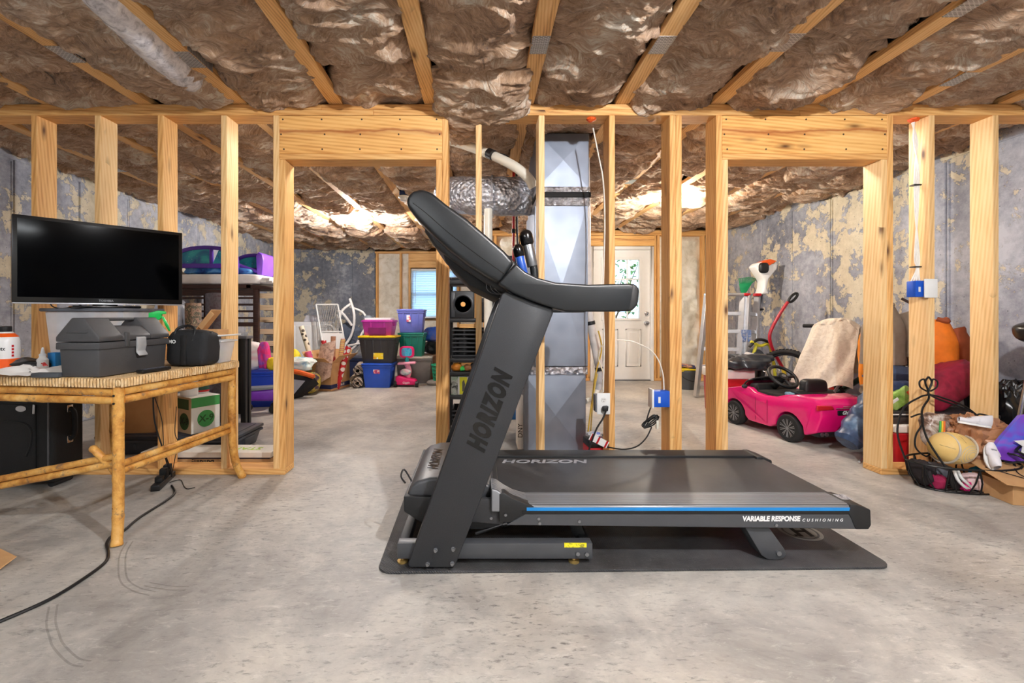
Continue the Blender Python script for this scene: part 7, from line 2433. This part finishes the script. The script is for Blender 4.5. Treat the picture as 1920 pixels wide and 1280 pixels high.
lump('maroon_sleeping_bag', 'rolled maroon sleeping bag behind the wire basket', 'sleeping bag', (3.36, 3.32, .50), (.26, .13, .12), mottle('maroon_nylon', [(110, 14, 40), (150, 26, 56), (90, 10, 34)], 5, .45, 3, .4), seed=6, amp=.1, e=.7, rot=(0, -.5, .15), folds=.05)
tote('dark_box', 'dark lidded box under the maroon sleeping bag', .36, .26, .34, mk((34, 34, 38), .5), mk((44, 40, 44), .5), (3.36, 3.24, 0), 0, ribs=0, handles=False)

# ------------------------------------------------------------------ wire basket with balls, shoes and cloth
WBx, WBy = 2.86, 2.70
wbk = thing('wire_basket', 'black scrolled wire basket leaning on the studs', 'basket', (WBx, WBy, 0))
M_IRON = mk((22, 22, 23), .45, .3)
rx0, ry0, rx1, ry1, bh = .25, .13, .30, .165, .15


def ell(rx, ry, z, n=40):
    return [(WBx + rx * math.cos(2 * math.pi * k / n), WBy + ry * math.sin(2 * math.pi * k / n), z) for k in range(n)]


for rx, ry, z, r_ in ((rx0, ry0, .006, .005), (rx1, ry1, bh, .006)):
    MB().tube(ell(rx, ry, z), r_, 7, closed=True).build('hoop', M_IRON, wbk, world=True)
for k in range(26):
    a = 2 * math.pi * k / 26
    tw = .12 * (-1) ** k
    p0 = (WBx + rx0 * math.cos(a), WBy + ry0 * math.sin(a), .006)
    p1 = (WBx + (rx1 + .004) * math.cos(a + tw), WBy + (ry1 + .004) * math.sin(a + tw), bh)
    MB().tube([p0, ((p0[0] + p1[0]) / 2 + .012 * math.cos(a), (p0[1] + p1[1]) / 2 + .012 * math.sin(a), bh / 2), p1], .0042, 6).build('rib', M_IRON, wbk, world=True)
bs_ = MB()
for k in range(-3, 4):
    w_ = rx0 * math.sqrt(max(0, 1 - (k / 4) ** 2))
    bs_.tube([(WBx - w_, WBy + k / 4 * ry0, .006), (WBx + w_, WBy + k / 4 * ry0, .006)], .003, 5)
bs_.tube([(WBx, WBy - ry0, .006), (WBx, WBy + ry0, .006)], .003, 5)
bs_.build('base_grid', M_IRON, wbk, world=True)
apex = Vector((WBx - .07, WBy + .13, .53))


def arc_bar(pts, r_=.0055, nm='arch'):
    MB().tube(catmull(pts, 7), r_, 7).build(nm, M_IRON, wbk, world=True)


for s in (-1, 1):
    arc_bar([(WBx + s * .29, WBy + .05, bh), (WBx + s * .29 - .01, WBy + .09, .30), (WBx + s * .20 - .03, WBy + .125, .44), (WBx + s * .06 - .06, WBy + .13, .51), tuple(apex), (apex.x + s * .02, apex.y, .60), (apex.x, apex.y, .635)])
    arc_bar([(WBx + s * .20, WBy - .10, bh), (WBx + s * .22 - .01, WBy - .02, .30), (WBx + s * .15 - .03, WBy + .06, .43), (WBx + s * .03 - .06, WBy + .11, .50), tuple(apex)])
    arc_bar([(apex.x + s * .012, apex.y, .545), (apex.x + s * .05, apex.y, .57), (apex.x + s * .055, apex.y, .605), (apex.x + s * .03, apex.y, .62), (apex.x + s * .02, apex.y, .60)], .0048, 'scroll')
    sx_ = WBx + s * .225
    arc_bar([(sx_ + s * .02, WBy + .06, .40), (sx_ - s * .05, WBy + .07, .415), (sx_ - s * .06, WBy + .07, .36), (sx_ - s * .01, WBy + .06, .29), (sx_ + s * .01, WBy + .04, .22), (sx_ - s * .03, WBy + .02, .175), (sx_ - s * .07, WBy + .03, .20), (sx_ - s * .05, WBy + .03, .24)], .0048, 'scroll')
# ball
bl2 = thing('soccer_ball', 'faded yellow soccer ball with grey bands in the wire basket', 'ball', (2.755, 2.66, .152))
bl2.scale = (.8, .9, .9)
t = NT('faded_ball')
v = t.coords('Object', rand=False)
wv = t.n('ShaderNodeTexWave', Vector=v, Scale=3.2, Distortion=1.5, _wave_type='RINGS').outputs['Fac']
c0 = t.ramp(t.noise(v, 6, 4), [(.3, lin((214, 178, 104))), (.7, lin((236, 206, 136)))])
t.set(Base_Color=c0, Roughness=.55)
MB().ball((0, 0, .10), (.135, .11, .10), 36, 24).build('ball', t.m, bl2)
for ax in (-.055, .09):
    k = math.sqrt(1 - (ax / .135) ** 2) + .004
    MB().tube([(ax + .02 * math.sin(a), .11 * k * math.cos(a), .10 + .10 * k * math.sin(a)) for a in [2 * math.pi * q_ / 32 for q_ in range(32)]], .0075, 6, closed=True).build('grey_band', mk((186, 176, 160), .6), bl2)
for r_ in (.03, .045, .06, .075):
    k = math.sqrt(1 - (r_ / .12) ** 2)
    MB().tube([(.03 + r_ * math.cos(a), -.1085 * math.sqrt(max(0, 1 - ((.03 + r_ * math.cos(a)) / .135) ** 2 - ((-.02 + r_ * .8 * math.sin(a)) / .10) ** 2)), .08 + r_ * .8 * math.sin(a)) for a in [2 * math.pi * q_ / 32 for q_ in range(32)]], .0022, 5, closed=True).build('print_ring', mk((190, 182, 170), .6), bl2)
sm_ = MB()
for a0 in range(5):
    an = 2 * math.pi * a0 / 5 + .3
    d0 = Vector((math.cos(an) * .55, -.8, math.sin(an) * .55)).normalized()
    d1 = Vector((math.cos(an) * .95, -.3, math.sin(an) * .95)).normalized()
    sm_.tube([(d.x * .1355, d.y * .1105, .10 + d.z * .1005) for d in (d0, (d0 + d1).normalized(), d1)], .0013, 5)
o = sm_.build('seams', mk((120, 100, 70), .6), bl2)
o['kind'] = 'stuff'


def shoe(label, c, rot, mat):
    t = thing('sneaker', label, 'shoe', c, 0)
    t.rotation_euler = rot
    t.scale = (.72, .64, .72)

    def fn(u, v_):
        a = 2 * math.pi * u
        y = -.12 + .24 * v_
        w_ = .042 * (1 - .25 * math.sin(math.pi * v_) ** 2 * (v_ < .5)) * max(.12, math.sin(math.pi * min(1, max(0, .04 + v_ * .92)))) ** .45
        h = .04 + .055 * max(0, 1 - v_ * 1.35) ** .7
        return (w_ * math.cos(a), y, max(.012, .012 + h * .5 + h * .5 * math.sin(a)))
    MB().grid(fn, 20, 20).build('upper', mat, t)
    MB().prism([(.043 * math.cos(a) * (1 if math.sin(a) < 0 else .95), .122 * math.sin(a)) for a in [2 * math.pi * k / 24 for k in range(24)]], 0, .016, 'z').build('sole', M_WHITE, t, bevel=.004)
    MB().box(-.016, .016, -.03, .05, .058, .064).build('tongue', mk((120, 120, 128), .7), t, bevel=.003)
    for k in range(3):
        MB().tube([(-.022, -.01 + .02 * k, .062), (.022, .0 + .02 * k, .062)], .0025, 5).build('lace', M_PAPER, t)
    return t


M_SHOE = mk((224, 222, 228), .6, var=.05)
lump('brown_plastic_bag', 'crumpled brown plastic shopping bag behind the yellow ball', 'bag', (2.98, 2.75, .27), (.18, .10, .12), mottle('brown_film', [(140, 92, 60), (178, 124, 86), (206, 156, 118)], 6, .4, 4, .6), seed=9, amp=.3, freq=4, folds=.2, base=.15, nu=60, nv=40)
shoe('white canvas sneaker lying on the brown plastic bag', (2.89, 2.66, .372), (.15, .1, R(75)), M_SHOE)
shoe('white flat shoe tipped on its side beside the yellow ball', (2.885, 2.575, .215), (R(55), .2, R(-25)), M_SHOE)
lump('chip_bag', 'crinkled clear film bag with rainbow stripe behind the yellow ball', 'bag', (2.80, 2.79, .31), (.085, .045, .10), mottle('clear_film', [(50, 46, 46), (130, 100, 84), (206, 196, 188), (120, 84, 64)], 12, .25, 4, .5), seed=2, amp=.12, e=.6, base=.15)
cbag = [o for o in bpy.data.objects if o.name.startswith('chip_bag')][0]
for q_, (rgb, dx) in enumerate((((60, 170, 80), 0), ((236, 190, 40), .012), ((230, 110, 30), .024))):
    MB().tube(catmull([(2.775 + dx, 2.742, .38), (2.768 + dx, 2.738, .31), (2.76 + dx, 2.744, .24)], 5), .006, 5).build('colour_stripe', mk(rgb, .4), cbag, world=True)
for lab, c, s_, rgb, sd in (('black knit cloth in the left end of the basket', (2.64, 2.70, .10), (.055, .09, .09), (36, 30, 34), 1), ('magenta fleece cloth in the wire basket', (2.68, 2.66, .05), (.05, .08, .05), (150, 20, 70), 2),
                            ('pale pink towel at the front of the wire basket', (2.86, 2.615, .06), (.07, .05, .06), (236, 206, 206), 3), ('grey cloth shoe heap in the wire basket', (2.76, 2.72, .085), (.10, .08, .07), (90, 92, 100), 4),
                            ('teal water bottle sleeve in the wire basket', (2.965, 2.66, .09), (.055, .07, .055), (20, 130, 160), 5), ('hot pink feather flower in the wire basket', (2.785, 2.59, .045), (.036, .024, .036), (222, 20, 120), 6),
                            ('black socks at the right end of the basket', (3.06, 2.68, .08), (.06, .08, .06), (30, 30, 33), 7)):
    lump('basket_cloth', lab, 'cloth', (c[0], c[1] + .02, c[2] * .85), tuple(q_ * .74 for q_ in s_), mk(rgb, .85, bump=.3), seed=sd, amp=.25, folds=.08, base=.0105, nu=26, nv=18)
fl_ = thing('flip_flop', 'white-strapped black flip-flop standing in the wire basket', 'sandal', (2.73, 2.60, .03))
MB().tube(catmull([(-.02, 0, .10), (-.01, -.012, .05), (.03, -.01, .01), (.06, 0, .0)], 6), .008, 6).build('strap', M_WHITE, fl_)
MB().tube(catmull([(.0, 0, .10), (.012, -.012, .06), (.045, -.01, .03), (.07, 0, .01)], 6), .008, 6).build('strap', M_WHITE, fl_)
MB().prism([(.035 * math.cos(a), .045 + .06 * math.sin(a)) for a in [2 * math.pi * k / 20 for k in range(20)]], .006, .02, 'y').build('sole', M_BLACK, fl_, bevel=.003)

# black cord heap, cardboard boxes, purple bag, stool
cd = thing('cord_heap', 'tangled heap of black extension cord on the cardboard', 'cord', (3.11, 2.58, .16))
for k in range(7):
    rr3 = random.Random(k)
    c_ = Vector((rr3.uniform(-.05, .08), rr3.uniform(-.04, .05), .03 + .012 * k))
    tl = rr3.uniform(-.5, .5)
    MB().tube([(c_.x + .07 * math.cos(a), c_.y + .05 * math.sin(a), c_.z + .025 * math.sin(a + tl) + .012 * math.sin(3 * a + k)) for a in [2 * math.pi * q_ / 24 for q_ in range(24)]], .006, 6, closed=True).build('loop', M_BLACK, cd)
cb2 = thing('flat_cardboard_box', 'flattened cardboard box with raised top flap beside the basket', 'cardboard box', (3.06, 2.52, 0), R(-8))
MB().box(-.19, .25, -.11, .13, 0, .105).build('body', M_CARD, cb2, bevel=.002, seg=1)
o = MB().box(-.25, .26, -.14, .12, 0, .006).build('top_flap', M_CARD, cb2, bevel=.001, seg=1)
o.location = (0, -.01, .125)
o.rotation_euler = (R(14), R(6), 0)
text('C-W', .035, M_INK, cb2, wm(cb2) @ face_M((-.02, -.1108, .04), (1, 0, 0), (0, 0, 1)), 'stamp')
text('1-4', .03, M_INK, cb2, wm(cb2) @ face_M((.12, -.1108, .045), (1, 0, 0), (0, 0, 1)), 'stamp')
for k, pts in enumerate(([(-.22, .02), (-.05, -.07), (.1, -.05), (.26, -.08)], [(-.05, .05), (-.08, -.03), (.02, -.08), (.25, -.04)])):
    MB().tube(catmull([(a_, b_ - .01, .118 + .006 + (b_ + .0) * .245 - a_ * .105 + .012) for a_, b_ in pts], 6), .0025, 5).build('loose_wire', M_BLACK, cb2)
pb = thing('purple_bag', 'shiny purple gift bag with white star lettering', 'bag', (3.08, 2.60, .20), R(-6))
m = MB().add([(-.16, 0, .0), (.18, 0, -.05), (.20, .02, .27), (.03, .02, .24), (-.10, 0, .10)], [(0, 1, 2, 3, 4)])
m.build('bag', mottle('purple_foil', [(84, 40, 150), (130, 70, 200), (90, 110, 220), (150, 90, 210)], 5, .25, 2, .1), pb, thick=.02)
star = []
for k in range(10):
    a = math.pi / 2 + math.pi * k / 5
    r_ = .085 if k % 2 == 0 else .045
    star.append((.05 + r_ * 1.2 * math.cos(a), .085 + r_ * .75 * math.sin(a)))
MB().prism(star, -.024, -.019).build('star', M_WHITE, pb, smooth=False)
text('Share', .035, M_INK, pb, wm(pb) @ face_M((.05, -.0246, .085), (1, 0, -.15), (.1, 0, 1)), 'lettering', shear=.35)
sto = thing('bar_stool', 'bar stool with black padded seat and chrome legs', 'stool', (3.47, 2.72, 0))
for k in range(4):
    a = R(45 + 90 * k)
    MB().tube([(.10 * math.cos(a), .10 * math.sin(a), .84), (.21 * math.cos(a), .21 * math.sin(a), .0)], .011, 10).build('leg', M_CHROME, sto)
MB().tube([(.165 * math.cos(2 * math.pi * k / 32), .165 * math.sin(2 * math.pi * k / 32), .34) for k in range(32)], .008, 8, closed=True).build('foot_ring', M_CHROME, sto)
lump('seat', '', '', (0, 0, .91), (.19, .16, .075), mk((18, 18, 20), .3), seed=2, amp=.05, e=.75, parent=sto)
lump('black_trash_bag', 'shiny black bin bag behind the bar stool', 'bag', (3.67, 3.14, .27), (.10, .09, .27), mk((18, 18, 20), .25), seed=11, amp=.25, folds=.1, base=0)
